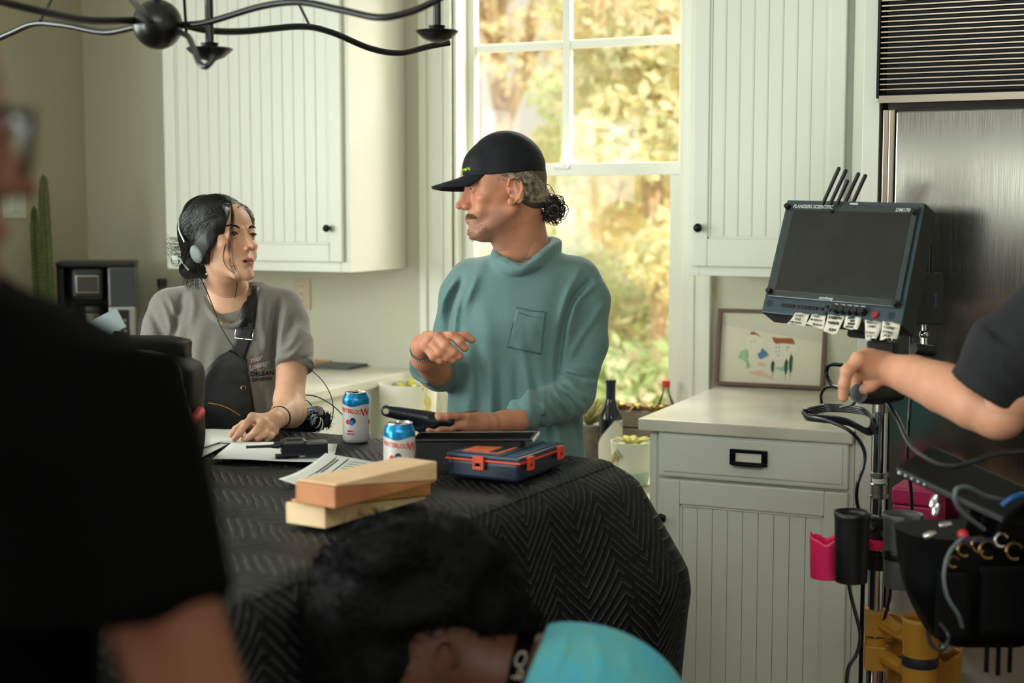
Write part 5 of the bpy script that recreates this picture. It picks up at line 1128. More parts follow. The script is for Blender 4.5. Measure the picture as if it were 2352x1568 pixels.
bgt = thing('tool_bag', 'black tool bag crowded with clips and cables at the lower right', 'bag', at(2260, 1480, 2.7))
B0 = at(2085, 1500, 2.72); bxx = RT * [1, 1, 0]; bxx = bxx / np.linalg.norm(bxx); Rgg = np.stack([bxx, np.cross([0, 0, 1], bxx), [0, 0, 1]], 1)
bw = (2420 - 2085) / FPX * 2.72; bh = (1500 - 1235) / FPX * 2.72
n, k = 44, 20; V = []
for i in range(k + 1):
    t = i / k
    for j in range(n):
        a = 2 * PI * j / n; c, s = math.cos(a), math.sin(a); r = (abs(c) ** 3 + abs(s) ** 3) ** (-1 / 3); w = (.62 + .38 * min(1, t * 1.9) ** .6) * (1 + .02 * math.sin(5 * a + 6 * t) + .012 * math.sin(11 * a - 8 * t))
        V.append((bw / 2 + bw / 2 * r * c * w + .03 * (1 - t), .09 + .09 * r * s * w, bh * t))
Fs = [(i * n + j, i * n + (j + 1) % n, (i + 1) * n + (j + 1) % n, (i + 1) * n + j) for i in range(k) for j in range(n)] + [tuple(range(n - 1, -1, -1)), tuple(k * n + j for j in range(n))]
obj('bag_body', MB().add(V, Fs, R=Rgg, T=B0), BAG, parent=bgt, smooth=True)
rs = np.random.RandomState(12)
BLUEF = mat('blue_trim', C(20, 50, 100), rough=.5); GOLD = mat('brass_clip', C(120, 96, 60), rough=.3, metal=1.0)
for i in range(3): x_ = .2 + .03 * i + .05; obj('hanging_strap', MB().box((bw * .52 + .022 * i, -.008, -.035 - .006 * (i % 2)), (bw * .52 + .008 + .022 * i, -.004, .02), R=Rgg, T=B0), BAG, parent=bgt)
obj('front_pocket', MB().box((.05, -.022, .03), (bw * .4, .01, bh * .75), R=Rgg, T=B0, bev=.01), BAG, parent=bgt)
obj('front_pocket', MB().box((bw * .46, -.022, .04), (bw * .9, .01, bh * .8), R=Rgg, T=B0, bev=.01), BAG, parent=bgt)
obj('blue_trim', MB().tube(spline([B0 + Rgg @ np.array(v) for v in [(.08, -.012, bh), (bw * .5, -.018, bh + .004), (bw * .95, -.012, bh)]], 8), .005, 6), BLUEF, parent=bgt)
def ringpts(c, r, a0=0, a1=2 * PI, nrm=None, n=15): return [c + (RT * math.cos(a) + UP * math.sin(a)) * r for a in np.linspace(a0, a1, n)]
CLIPL = {(2215, 1262): 'brass ring clip directly under the small red knob on the tool bag', (2250, 1250): 'brass ring clip just right of the red knob on the tool bag', (2270, 1262): 'largest brass ring clip in the middle of the tool bag\'s rim', (2300, 1240): 'silver ring clip among the brass ones on the tool bag', (2190, 1290): 'small brass ring clip farthest left and lowest on the tool bag', (2330, 1265): 'brass ring clip nearest the right frame edge on the tool bag'}
for (x_, y_, r_, m_) in ((2215, 1262, .012, GOLD), (2250, 1250, .014, GOLD), (2270, 1262, .016, GOLD), (2300, 1240, .012, CHROME), (2190, 1290, .01, GOLD), (2330, 1265, .015, GOLD)):
    o = obj('key_ring', MB().tube(ringpts(cam2w(K(x_, y_, 2.6)), r_, .4, 5.2), .0026, 6), m_); tag(o, CLIPL[(x_, y_)], 'clip', 'metal clips along the tool bag rim')
rbp = obj('red_cap', MB().ball(cam2w(K(2212, 1228, 2.6)), .0105, 14), mat('red_plastic', C(190, 24, 24), rough=.4), smooth=True); tag(rbp, 'small round red knob among the clips on the tool bag', 'knob')
for (x_, y_, a) in ((2150, 1170, 1.3), (2146, 1150, 1.2), (2170, 1205, .2), (2135, 1228, .4)):
    c = cam2w(K(x_, y_, 2.66)); d_ = (RT * math.cos(a) + UP * math.sin(a)) * .012; o = obj('metal_fitting', MB().tube([c - d_, c, c + d_], [.006, .008, .005], 12), CHROME, smooth=True); tag(o, {2150: 'large bright metal fitting above the tool bag, beside the magenta case', 2146: 'small bright metal fitting topmost above the tool bag\'s left edge', 2170: 'dull metal fitting lying on the tool bag right of the bright pair', 2135: 'lowest metal fitting at the tool bag\'s left rim'}[x_], 'fitting', 'metal fittings above the tool bag')
cable([(2215, 1230, 2.58), (2180, 1270, 2.56), (2168, 1320, 2.55), (2176, 1370, 2.55), (2200, 1410, 2.56), (2210, 1440, 2.58)], .0035, 'grey cable looping down the front of the tool bag', m=mat('cable_grey', C(90, 100, 108), rough=.4))
cable([(2260, 1215, 2.6), (2215, 1180, 2.56), (2194, 1150, 2.54), (2198, 1122, 2.54), (2225, 1120, 2.56), (2262, 1138, 2.6), (2310, 1150, 2.64)], .0042, 'grey cable arching over the tool bag', m=MATS['cable_grey'])
cable([(2300, 1160, 2.6), (2330, 1140, 2.6), (2370, 1136, 2.62), (2420, 1150, 2.62)], .005, 'bright blue cable at the right frame edge', m=mat('cable_blue', C(20, 90, 160), rough=.35))
cable([(2130, 1450, 2.66), (2140, 1480, 2.64), (2165, 1490, 2.63), (2180, 1460, 2.64), (2160, 1430, 2.66)], .004, 'black strap loop hanging from the tool bag\'s lower left')
for (x_, y_, d_, r_) in ((2290, 1190, 2.68, .035), (2330, 1215, 2.66, .04), (2250, 1200, 2.7, .03), (2345, 1170, 2.7, .035)):
    c = cam2w(K(x_, y_, d_)); o = obj('equipment_pack', MB().cbox(c, (r_ * 1.7, r_ * 1.2, r_ * 1.6), R=np.array(Euler((.3 * r_ * 30, .2, .4 * r_ * 20)).to_matrix()), bev=.006), BAG); tag(o, {2290: 'small black pack right under the arching grey cable in the tool bag', 2330: 'largest black pack at the right of the tool bag', 2250: 'leftmost small black pack in the tool bag', 2345: 'black pack topmost at the right frame edge under the blue cable'}[x_], 'pack', 'black packs in the tool bag')
# ================================================================== people: implicit surfaces meshed on a grid (camera-aligned axes, metres)
class Field:
    def __init__(s, lo, hi, h):
        s.lo = np.array(lo, float); s.h = h; s.n = np.maximum(((np.array(hi) - s.lo) / h).astype(int) + 1, 4)
        s.F = np.full(s.n, 1.0, np.float32); s.ax = [s.lo[i] + h * np.arange(s.n[i]) for i in range(3)]
    def sub(s, lo, hi):
        a = np.clip(((np.array(lo) - s.lo) / s.h).astype(int) - 1, 0, s.n - 1); b = np.clip(((np.array(hi) - s.lo) / s.h).astype(int) + 3, 1, s.n)
        if np.any(b <= a): return None, None
        sl = tuple(slice(a[i], b[i]) for i in range(3)); g = np.meshgrid(*[s.ax[i][sl[i]] for i in range(3)], indexing='ij', copy=False)
        return sl, np.stack(g, -1).astype(np.float32)
    def comb(s, sl, d, k, mode):
        a = s.F[sl]; d = d.astype(np.float32)
        if mode == 'u':
            if k > 0: t = np.clip(.5 + .5 * (a - d) / k, 0, 1); s.F[sl] = a * (1 - t) + d * t - k * t * (1 - t)
            else: s.F[sl] = np.minimum(a, d)
        elif mode == 's':
            d = -d
            if k > 0: t = np.clip(.5 - .5 * (a - d) / k, 0, 1); s.F[sl] = a * (1 - t) + d * t + k * t * (1 - t)
            else: s.F[sl] = np.maximum(a, d)
    def ell(s, c, r, R=None, k=.01, mode='u'):
        c = np.array(c, float); r = np.array([r] * 3 if np.isscalar(r) else r, float); m = r.max() + k + 3 * s.h; sl, P = s.sub(c - m, c + m)
        if sl is None: return s
        q = P - c
        if R is not None: q = q @ np.array(R)
        k0 = np.linalg.norm(q / r, axis=-1); k1 = np.linalg.norm(q / (r * r), axis=-1); s.comb(sl, k0 * (k0 - 1) / np.maximum(k1, 1e-9), k, mode); return s
    def cap(s, a, b, r0, r1=None, k=.01, mode='u', flat=False):
        a = np.array(a, float); b = np.array(b, float); r1 = r0 if r1 is None else r1; m = max(r0, r1) + k + 3 * s.h
        sl, P = s.sub(np.minimum(a, b) - m, np.maximum(a, b) + m)
        if sl is None: return s
        ab = b - a; L2 = ab.dot(ab); t0 = ((P - a) @ ab) / L2; t = np.clip(t0, 0, 1); d = np.linalg.norm(P - a - t[..., None] * ab, axis=-1) - (r0 + (r1 - r0) * t)
        if flat:
            L_ = math.sqrt(L2); rad = np.linalg.norm(P - a - t0[..., None] * ab, axis=-1) - (r0 + (r1 - r0) * t); d = np.maximum(rad, np.maximum(-t0 * L_, (t0 - 1) * L_))
        s.comb(sl, d, k, mode); return s
    def chain(s, pts, rs, k=.01, mode='u'):
        for i in range(len(pts) - 1): s.cap(pts[i], pts[i + 1], rs[i], rs[i + 1], k if i == 0 else max(k * .5, .002), mode)
        return s
    def loft(s, rows, k=.02, ex=2.3, mode='u'):
        """rows: (py, px_left, px_right, depth, half_depth) from top to bottom, a body seen from the camera"""
        R = np.array(rows, float); v = (CY - R[:, 0]) / FPX * R[:, 3]; cx = ((R[:, 1] + R[:, 2]) / 2 - CX) / FPX * R[:, 3]; ax_ = (R[:, 2] - R[:, 1]) / 2 / FPX * R[:, 3]
        o = np.argsort(v); v, cx, ax_, cz, az = v[o], cx[o], ax_[o], R[o, 3], R[o, 4]
        m = .05; lo = [(cx - ax_).min() - m, v.min() - m, (cz - az).min() - m]; hi = [(cx + ax_).max() + m, v.max() + m, (cz + az).max() + m]
        sl, P = s.sub(lo, hi)
        if sl is None: return s
        # smooth interpolation of the rows
        vv = np.linspace(v.min(), v.max(), 160)
        def sm(y):
            z = np.interp(vv, v, y); ker = np.hanning(15); ker /= ker.sum(); return np.convolve(np.pad(z, 7, mode='edge'), ker, 'valid')
        X_, A_x, Z_c, A_z = sm(cx), sm(ax_), sm(cz), sm(az); y = P[0, :, 0, 1]
        f = lambda q: np.interp(y, vv, q)[None, :, None]
        X_, A_x, Z_c, A_z = f(X_), f(A_x), f(Z_c), f(A_z)
        r = (np.abs((P[..., 0] - X_) / A_x) ** ex + np.abs((P[..., 2] - Z_c) / A_z) ** ex) ** (1 / ex)
        d = (r - 1) * np.minimum(A_x, A_z); e = .03
        dv = np.maximum(P[..., 1] - v.max(), v.min() - P[..., 1]); d = np.where(dv > 0, np.sqrt(np.maximum(d, 0) ** 2 + dv ** 2) + np.minimum(d, 0) * 0 , d); 
        s.comb(sl, d, k, mode); return s
    def folds(s, lines, gain=1.45):
        """lines: (pixel polyline, amplitude m, width px): ridges (or creases when negative) on the side facing the camera"""
        band = np.argwhere(np.abs(s.F) < .03); 
        if len(band) == 0: return s
        P = s.lo + band * s.h; px = CX + FPX * P[:, 0] / P[:, 2]; py = CY - FPX * P[:, 1] / P[:, 2]; acc = np.zeros(len(P), np.float32)
        for pts, amp, w in lines:
            pts = spline(pts, 4) if len(pts) > 2 else np.array(pts, float); lo = pts.min(0) - 3 * w; hi = pts.max(0) + 3 * w
            idx = np.nonzero((px > lo[0]) & (px < hi[0]) & (py > lo[1]) & (py < hi[1]))[0]
            if len(idx) == 0: continue
            q = np.stack([px[idx], py[idx]], 1); best = np.full(len(idx), 1e9); tt = np.zeros(len(idx)); m = len(pts) - 1
            for i in range(m):
                a, b = pts[i], pts[i + 1]; ab = b - a; t = np.clip(((q - a) @ ab) / max(ab.dot(ab), 1e-9), 0, 1); dd = np.linalg.norm(q - a - t[:, None] * ab, axis=1)
                u = dd < best; best[u] = dd[u]; tt[u] = (i + t[u]) / m
            acc[idx] += gain * amp * np.exp(-(best / w) ** 2) * np.sin(PI * np.clip(.12 + .76 * tt, 0, 1))
        s.F[tuple(band.T)] -= acc; return s
    def noise(s, amp, freq, seed=0):
        rs_ = np.random.RandomState(seed); band = np.argwhere(np.abs(s.F) < .03); P = s.lo + band * s.h; acc = np.zeros(len(P))
        for i in range(10):
            d = rs_.normal(size=3); d *= freq * rs_.uniform(.5, 1.8) / np.linalg.norm(d); acc += np.sin(P @ d + rs_.uniform(0, 6))
        s.F[tuple(band.T)] -= (amp * acc / 3.2).astype(np.float32); return s
    def surf(s, px, py, back=False):
        """first surface point along the camera ray of a pixel (camera coordinates)"""
        d = np.arange(s.lo[2], s.lo[2] + s.n[2] * s.h, s.h * .5)
        P = np.stack([(px - CX) / FPX * d, (CY - py) / FPX * d, d], 1); q = (P - s.lo) / s.h; ok = np.all((q >= 0) & (q < s.n - 1), axis=1)
        if not ok.any(): return None
        q = q[ok]; P = P[ok]; i = q.astype(int); f = q - i; v = 0
        for a in (0, 1):
            for b in (0, 1):
                for c in (0, 1): v = v + s.F[i[:, 0] + a, i[:, 1] + b, i[:, 2] + c] * (f[:, 0] if a else 1 - f[:, 0]) * (f[:, 1] if b else 1 - f[:, 1]) * (f[:, 2] if c else 1 - f[:, 2])
        z = np.nonzero(v < 0)[0]
        if len(z) == 0: return None
        return P[z[-1] if back else z[0]]
    def mesh(s):
        """surface nets"""
        F = s.F; S = F < 0; n = s.n; cells = n - 1; strides = np.array([cells[1] * cells[2], cells[2], 1]); tot = int(np.prod(cells))
        sums = np.zeros((tot, 3), np.float32); cnt = np.zeros(tot, np.int32); quads = []
        for ax in range(3):
            o1, o2 = [(1, 2), (2, 0), (0, 1)][ax]
            A = [slice(None)] * 3; B = [slice(None)] * 3; A[ax] = slice(0, -1); B[ax] = slice(1, None)
            cr = S[tuple(A)] != S[tuple(B)]; I = np.argwhere(cr)
            I = I[(I[:, o1] > 0) & (I[:, o2] > 0) & (I[:, o1] < cells[o1]) & (I[:, o2] < cells[o2])]
            if len(I) == 0: continue
            J = I.copy(); J[:, ax] += 1; f0 = F[tuple(I.T)]; f1 = F[tuple(J.T)]; t = f0 / (f0 - f1); P = I.astype(np.float32); P[:, ax] += t; q = []
            for (a, b) in ((0, 0), (1, 0), (1, 1), (0, 1)):
                Cc = I.copy(); Cc[:, o1] -= a; Cc[:, o2] -= b; idx = Cc @ strides; q.append(idx)
                for c in range(3): sums[:, c] += np.bincount(idx, weights=P[:, c], minlength=tot).astype(np.float32)
                cnt += np.bincount(idx, minlength=tot).astype(np.int32)
            q = np.stack(q, 1); flip = f0 < 0; q[flip] = q[flip][:, ::-1]; quads.append(q)
        Q = np.concatenate(quads); used = np.nonzero(cnt > 0)[0]; remap = np.zeros(tot, np.int64); remap[used] = np.arange(len(used))
        V = sums[used] / cnt[used, None]; V = s.lo + V * s.h; return V, remap[Q]
def meshes(parts):
    """join several field meshes (camera coordinates) -> V (world), faces, V (camera)"""
    Vs, Fs, n = [], [], 0
    for V, Q in parts: Vs.append(V); Fs.append(Q + n); n += len(V)
    Vc = np.concatenate(Vs); return cam2w(Vc), np.concatenate(Fs), Vc
def fobj(name, parts, m, parent=None, cols=None, smooth=True, label=None):
    Vw, Q, Vc = meshes(parts); off = np.array(roottop(parent).location) if parent else np.array([Vw[:, 0].mean(), Vw[:, 1].mean(), Vw[:, 2].min()])
    me = bpy.data.meshes.new(name); me.vertices.add(len(Vw)); me.vertices.foreach_set('co', (Vw - off).astype(np.float32).ravel())
    me.loops.add(Q.size); me.loops.foreach_set('vertex_index', Q.astype(np.int32).ravel()); me.polygons.add(len(Q))
    me.polygons.foreach_set('loop_start', np.arange(0, Q.size, 4, dtype=np.int32)); me.polygons.foreach_set('loop_total', np.full(len(Q), 4, np.int32))
    me.update(calc_edges=True); me.validate()
    # outward normals
    a, b, c = Vw[Q[:, 0]] - off, Vw[Q[:, 1]] - off, Vw[Q[:, 2]] - off
    if np.einsum('ij,ij->i', a, np.cross(b, c)).sum() < 0: me.flip_normals()
    if smooth: me.polygons.foreach_set('use_smooth', [True] * len(Q))
    me.materials.append(m); o = bpy.data.objects.new(name, me); COL.objects.link(o)
    if parent: o.parent = parent
    else: o.location = off
    if label: o['label'] = label
    if cols is not None: set_tint(o, cols)
    return o
def basis(f, up=(0, 1, 0), side=1):
    """columns: side x, forward y, up z, in camera coordinates"""
    f = np.array(f, float); f /= np.linalg.norm(f); u = np.array(up, float); u -= f * u.dot(f); u /= np.linalg.norm(u); x = np.cross(f, u) * side; return np.stack([x, f, u], 1)
class Head:
    """a head in its own frame (cm): x sideways, y forward, z up; origin midway between the ears"""
    def __init__(s, o, f, up=(0, 1, 0), sc=1.0, fem=0.0, h=.0014, near=1):
        s.o = np.array(o, float); s.B = basis(f, up); s.sc = sc * .01; s.fem = fem
        if (s.B[:, 0])[2] > 0: s.B[:, 0] *= -1          # +x is the side turned to the camera
        s.F = Field(s.o - [.125, .165, .135], s.o + [.125, .15, .135], h)
    def p(s, x, y, z): return s.o + s.B @ (np.array([x, y, z], float) * s.sc)
    def loc(s, V): return ((V - s.o) @ s.B) / s.sc
    def e(s, c, r, k=.6, mode='u', R=None):
        RR = s.B if R is None else s.B @ np.array(R); s.F.ell(s.p(*c), np.array([r] * 3 if np.isscalar(r) else r) * s.sc, RR, k * s.sc, mode)
    def c(s, a, b, r0, r1=None, k=.6, mode='u'): s.F.cap(s.p(*a), s.p(*b), r0 * s.sc, (r0 if r1 is None else r1) * s.sc, k * s.sc, mode)
    def build(s, lipr=1.0, mouth=0.0, nose=1.0, jaw=1.0, chin=1.0, nosetip=12.0, ear=True, brow=1.0):
        f = s.fem; E = s.e; Cc = s.c
        E((0, -.5, 4.3), (7.5, 8.6, 8.2), 0); E((0, 3.7, 4.6), (6.2 - .3 * f, 5.3, 5.2), 1.5); E((0, 3.2, -.8), (6.1 - .2 * f, 5.2, 5.4), 1.5)
        E((0, 2.6, -4.6), ((5.5 - .5 * f) * jaw, 5.4, 4.0), 1.8)
        for x in (-1, 1):
            Cc((x * (5.2 - .4 * f) * jaw, -.3, -3.8), (x * 2.2, 7.1, -8.3), 1.25 - .15 * f, 1.15, 1.6)         # jaw line
            E((x * 4.3, 6.2, -.9), (1.9, 1.7, 1.4), 1.5)                                                    # cheekbone
            E((x * 3.0, 6.8, -3.4), (2.0, 1.5, 1.7), 1.6)
            E((x * 5.0, 4.6, 2.6), (1.6, 2.2, 2.4), 1.6)                                                    # temple
        E((0, 8.0, -8.3), (1.9 * chin, 1.6, 1.6), 1.3)                                                     # chin
        E((0, 7.25, -5.3), (2.9, 2.45, 2.6), 1.5)                                                             # muzzle
        for x in (-1, 1): Cc((x * .9, 8.75, 2.9), (x * 4.0, 7.5, 3.2), .75 * brow * (1 - .25 * f), .6, 1.0)
        for x in (-1, 1): E((x * 3.25, 9.6, 1.45), (1.85, 1.4, 1.2), .9, 's')                               # sockets
        # nose
        nt = nosetip; Cc((0, 8.6, 2.2), (0, nt - 1.9, -.6), .62, .7, .8); Cc((0, nt - 1.9, -.6), (0, nt - .85, -1.9), .72 - .1 * f, .85 - .17 * f, .5)
        Cc((0, nt - 2.2, -1.9), (0, 8.6, -2.4), .9 - .2 * f, 1.0 - .15 * f, .7)
        for x in (-1, 1):
            E((x * 1.12, nt - 2.35, -2.25), (.62 - .12 * f, .95 - .1 * f, .68 - .1 * f), .4); E((x * .55, nt - 1.9, -2.95), (.3, .6, .3), .25, 's')
        Cc((0, 8.2, 1.8), (0, 8.9, -1.6), .85, 1.15 - .25 * f, .6)
        # eyelids round the eyeballs
        for x in (-1, 1):
            E((x * 3.15, 7.5, 1.5), 1.36, .35)
        # mouth
        zm = -5.3; w = 2.35
        for i in range(4):
            for x in (-1, 1):
                a0, a1 = i / 4, (i + 1) / 4; g = lambda a: (x * w * a, 9.75 - 1.4 * a * a, zm + .42 + mouth * .5 - .30 * a - (.12 if a < .1 else 0) * 0)
                Cc(g(a0), g(a1), .46 * lipr * (1 - .55 * a0), .46 * lipr * (1 - .55 * a1), .3)
                g2 = lambda a: (x * w * a * .94, 9.5 - 1.25 * a * a, zm - .5 - mouth * .6 + .38 * a * a + mouth * .4 * a)
                Cc(g2(a0), g2(a1), .52 * lipr * (1 - .6 * a0), .52 * lipr * (1 - .6 * a1), .3)
        for i in range(4):
            for x in (-1, 1):
                a0, a1 = i / 4, (i + 1) / 4; g = lambda a: (x * w * a, 10.3 - 1.5 * a * a, zm - .02)
                Cc(g(a0), g(a1), .10 + mouth * .55 * (1 - a0), .10 + mouth * .55 * (1 - a1), .10, 's')
        E((0, 10.0, -6.75), (1.6, .55, .45), .6, 's'); E((0, 10.35, -3.95), (.35, .35, .7), .5, 's')
        # ears
        if ear:
            for x in (-1, 1):
                R = np.array(Euler((-.25, 0, x * .38)).to_matrix()); c0 = (x * 7.35, -.9, .1)
                E(c0, (.55, 1.75, 3.1), .35, 'u', R); 
                E((x * 8.0, -.35, .1), (.65, .95, 1.75), .3, 's', R); E((x * 7.55, .35, -2.4), (.5, .75, .9), .5)
                pts = [(x * 7.75, .75, 1.2), (x * 8.0, .3, 2.6), (x * 8.15, -.9, 3.1), (x * 8.3, -2.2, 2.2), (x * 8.25, -2.4, .3), (x * 7.9, -1.7, -1.5), (x * 7.6, -.3, -2.7)]
                for i in range(6): Cc(pts[i], pts[i + 1], .30, .30, .25)
                Cc((x * 8.0, -.8, 1.6), (x * 7.9, -1.3, -.3), .24, .2, .3); E((x * 7.6, .65, -.3), (.35, .3, .5), .25)
        return s
    def lids(s, open_=.42, x_only=None):
        """cut the almond openings into the lids"""
        for x in (-1, 1):
            for i in range(9):
                a = -1 + 2 * i / 8; hw = open_ * (1 - a * a * .92) ** .8; xx = x * 3.15 + a * 1.12; yy = 8.95 - .12 * a * a
                s.F.ell(s.p(xx, yy, 1.42 + .06 * a * x), np.array([.2, .62, max(hw, .07)]) * s.sc, s.B, .05 * s.sc, 's')
    def eyes(s, parent, gaze, iris):
        for x in (-1, 1):
            c = s.p(x * 3.15, 7.46, 1.45); g = s.B @ np.array(gaze, float); g /= np.linalg.norm(g); r = 1.22 * s.sc
            eb = MB().ball(cam2w(c), r, 24); o = obj('eyeball', eb, mat('eye_white', C(190, 182, 172), rough=.25, spec=.6), parent=parent, smooth=True)
            for (rr, off, nm, m_) in ((.56, .02, 'iris', iris), (.26, .035, 'pupil', mat('pupil', C(6, 5, 5), rough=.1))):
                V = []; e1 = np.cross(g, [0, 1, .1]); e1 /= np.linalg.norm(e1); e2 = np.cross(g, e1); Fs = []
                for j in range(5):
                    q = rr * s.sc * j / 4
                    for k in range(20):
                        a = 2 * PI * k / 20; t = e1 * math.cos(a) * q + e2 * math.sin(a) * q; V.append(c + t + g * (math.sqrt(max(r * r - q * q, 0)) + off * s.sc))
                for j in range(4):
                    for k in range(20): Fs.append((j * 20 + k, j * 20 + (k + 1) % 20, (j + 1) * 20 + (k + 1) % 20, (j + 1) * 20 + k))
                obj(nm, MB().add(cam2w(np.array(V)), Fs), m_, parent=o, smooth=True)
def strands(name, roots, m, parent, r0=.0006, r1=.00015, n=4):
    """roots: list of camera-coordinate polylines -> one mesh of fine tubes"""
    mb = MB()
    for P in roots:
        P = cam2w(np.asarray(P)); mb.tube(P, np.linspace(r0, r1, len(P)), n)
    return obj(name, mb, m, parent=parent, smooth=True, kind='stuff')
def hand(F, wrist, palm, fingers, thumb, rw, k=.004, pr=.0105, fr=.0082):
    """fingers: list of joint chains starting at the knuckle; palm built wrist->knuckles"""
    kn = [f[0] for f in fingers]
    for q in kn: F.cap(wrist, q, rw * .8, pr, .010)
    for i in range(len(kn) - 1): F.cap(kn[i], kn[i + 1], pr, pr, .006)
    for j, f in enumerate(fingers):
        rr = fr * (1.0, 1.03, .97, .86)[min(j, 3)]; m = len(f)
        for i in range(m - 1):
            F.cap(f[i], f[i + 1], rr * (1.08 - .09 * i), rr * (1.0 - .09 * i), k if i else .006)
            if i: F.ell(f[i], rr * (1.10 - .06 * i), k=.002)
    F.cap(wrist, thumb[0], rw * .7, .0125, .012)
    for i in range(len(thumb) - 1): F.cap(thumb[i], thumb[i + 1], .0115 - .0008 * i, .0108 - .0014 * i, .005)
def nails(parent, chains, m, r=.0052, near=None):
    """small nail plates on the dorsal side given (tip, back direction to the knuckle, outward)"""
    for tip, d, out in chains:
        d = d / np.linalg.norm(d); out = out - d * out.dot(d); out /= np.linalg.norm(out); s_ = np.cross(d, out); g = []
        for i in range(5):
            row = []
            for j in range(5):
                u, v = (i / 4 - .5), (j / 4 - .5); row.append(tip - d * (.004 + .010 * (u + .5)) * 1.0 + s_ * v * .0085 * (1 - .3 * abs(u) * 2 * .4) + out * (.0078 - .006 * (v * 1.4) ** 2 - .001 * u))
            g.append(row)
        obj('nail', MB().grid(cam2w(np.array(g))), m, parent=parent, smooth=True)
def skin_cols(V, base, seed=0, hd=None, lips=None, stubble=None, red=.06, blush=None):
    rs_ = np.random.RandomState(seed); c = np.tile(np.array(base[:3]), (len(V), 1)); ns = np.zeros(len(V))
    for i in range(8): d = rs_.normal(size=3) * rs_.uniform(40, 160); ns += np.sin(V @ d + rs_.uniform(0, 6))
    ns = ns / 8; c *= (1 + ns[:, None] * np.array([.05, .10, .12]) * 1.0)
    if hd is not None:
        L = hd.loc(V)
        if lips:
            col, wt_ = lips; d = np.abs(L[:, 0]) / 2.3; m_ = np.exp(-np.maximum(0, np.sqrt(((L[:, 2] + 5.32) / .95) ** 2 + (d) ** 2) - .75) ** 2 / .03) * (L[:, 1] > 6.5); c = c * (1 - m_[:, None] * wt_) + np.array(col[:3]) * m_[:, None] * wt_
        if lips: m_ = ((L[:, 1] < 9.75) & (L[:, 1] > 7) & (np.abs(L[:, 2] + 5.32) < .30) & (np.abs(L[:, 0]) < 1.6)).astype(float) * (1 if hd.fem else 0); c = c * (1 - m_[:, None]) + np.array([.03, .008, .008]) * m_[:, None]
        if stubble:
            col, wt_ = stubble; m_ = np.clip((-3.4 - L[:, 2]) / 1.2, 0, 1) * np.clip((L[:, 1] - 0.5 - (-3.4 - L[:, 2]) * -.1) / 2, 0, 1) * (L[:, 2] > -13)
            lip = np.exp(-(((L[:, 2] + 5.4) / .7) ** 2 + (L[:, 0] / 2.2) ** 2)) ; m_ = m_ * (1 - lip) * (L[:, 1] > -1); c = c * (1 - m_[:, None] * wt_) + np.array(col[:3]) * m_[:, None] * wt_
        if blush:
            m_ = np.exp(-(((L[:, 2] + .8) / 1.8) ** 2 + ((np.abs(L[:, 0]) - 4.2) / 2) ** 2)) * (L[:, 1] > 3) + np.exp(-(((L[:, 2] + 2) / 1.2) ** 2 + (L[:, 0] / 1.5) ** 2)) * (L[:, 1] > 9); c = c * (1 - .35 * m_[:, None] * (1 - np.array(blush)))
    return c
SKIN = attr_mat('skin', rough=.52, sss=.12, bump=.12, bscale=500, spec=.4)
DARKHAIR = mat('dark_hair', C(9, 8, 9), rough=.42, spec=.4, bump=.5, bscale=200, stretch=(1, 1, .1))
NAIL = mat('nail', C(214, 170, 150), rough=.3)
# ------------------------------------------------------------------ the standing man
man = thing('person', 'man in a black cap and teal long-sleeved shirt standing at the window holding a tool', 'person', at(1190, 1050, 3.62) * [1, 1, 0])
TEAL = mat('teal_jersey', C(104, 138, 138), rough=.85, sheen=.2, bump=.15, bscale=900, col2=C(95, 128, 128), nscale=500)
Sf = Field(K(900, 1260, 3.25) + [-.02, 0, 0], K(1420, 520, 3.85), .0045)
Sf = Field([-.33, -.56, 3.22], [.30, .30, 3.84], .0045)
Sf.loft([(572, 1148, 1264, 3.58, .06), (594, 1108, 1304, 3.58, .075), (618, 1056, 1350, 3.58, .092), (660, 1042, 1358, 3.58, .11), (740, 1040, 1345, 3.57, .125), (850, 1034, 1330, 3.57, .122), (950, 1026, 1338, 3.57, .118), (1050, 1020, 1345, 3.58, .118), (1230, 1015, 1350, 3.59, .12)], .0, 2.4)
# his left arm (image right)
Sf.chain([K(1325, 640, 3.57), K(1350, 690, 3.57), K(1348, 790, 3.55), K(1318, 900, 3.50)], [.056, .054, .052, .050], .035)
Sf.cap(K(1318, 900, 3.50), K(1300, 925, 3.46), .050, .049, .02); Sf.cap(K(1305, 915, 3.48), K(1196, 950, 3.36), .049, .0375, .012, flat=False)
Sf.cap(K(1215, 944, 3.37), K(1186, 952, 3.35), .0385, .0405, .004, flat=True)
# his right arm (image left): upper arm down, elbow low, short pushed-up sleeve
Sf.chain([K(1085, 640, 3.60), K(1058, 680, 3.60), K(1040, 760, 3.61), K(1022, 848, 3.57)], [.054, .050, .047, .045], .035)
Sf.cap(K(1022, 848, 3.57), K(1008, 858, 3.50), .045, .044, .015); Sf.cap(K(1015, 858, 3.53), K(974, 838, 3.43), .044, .040, .01, flat=True)
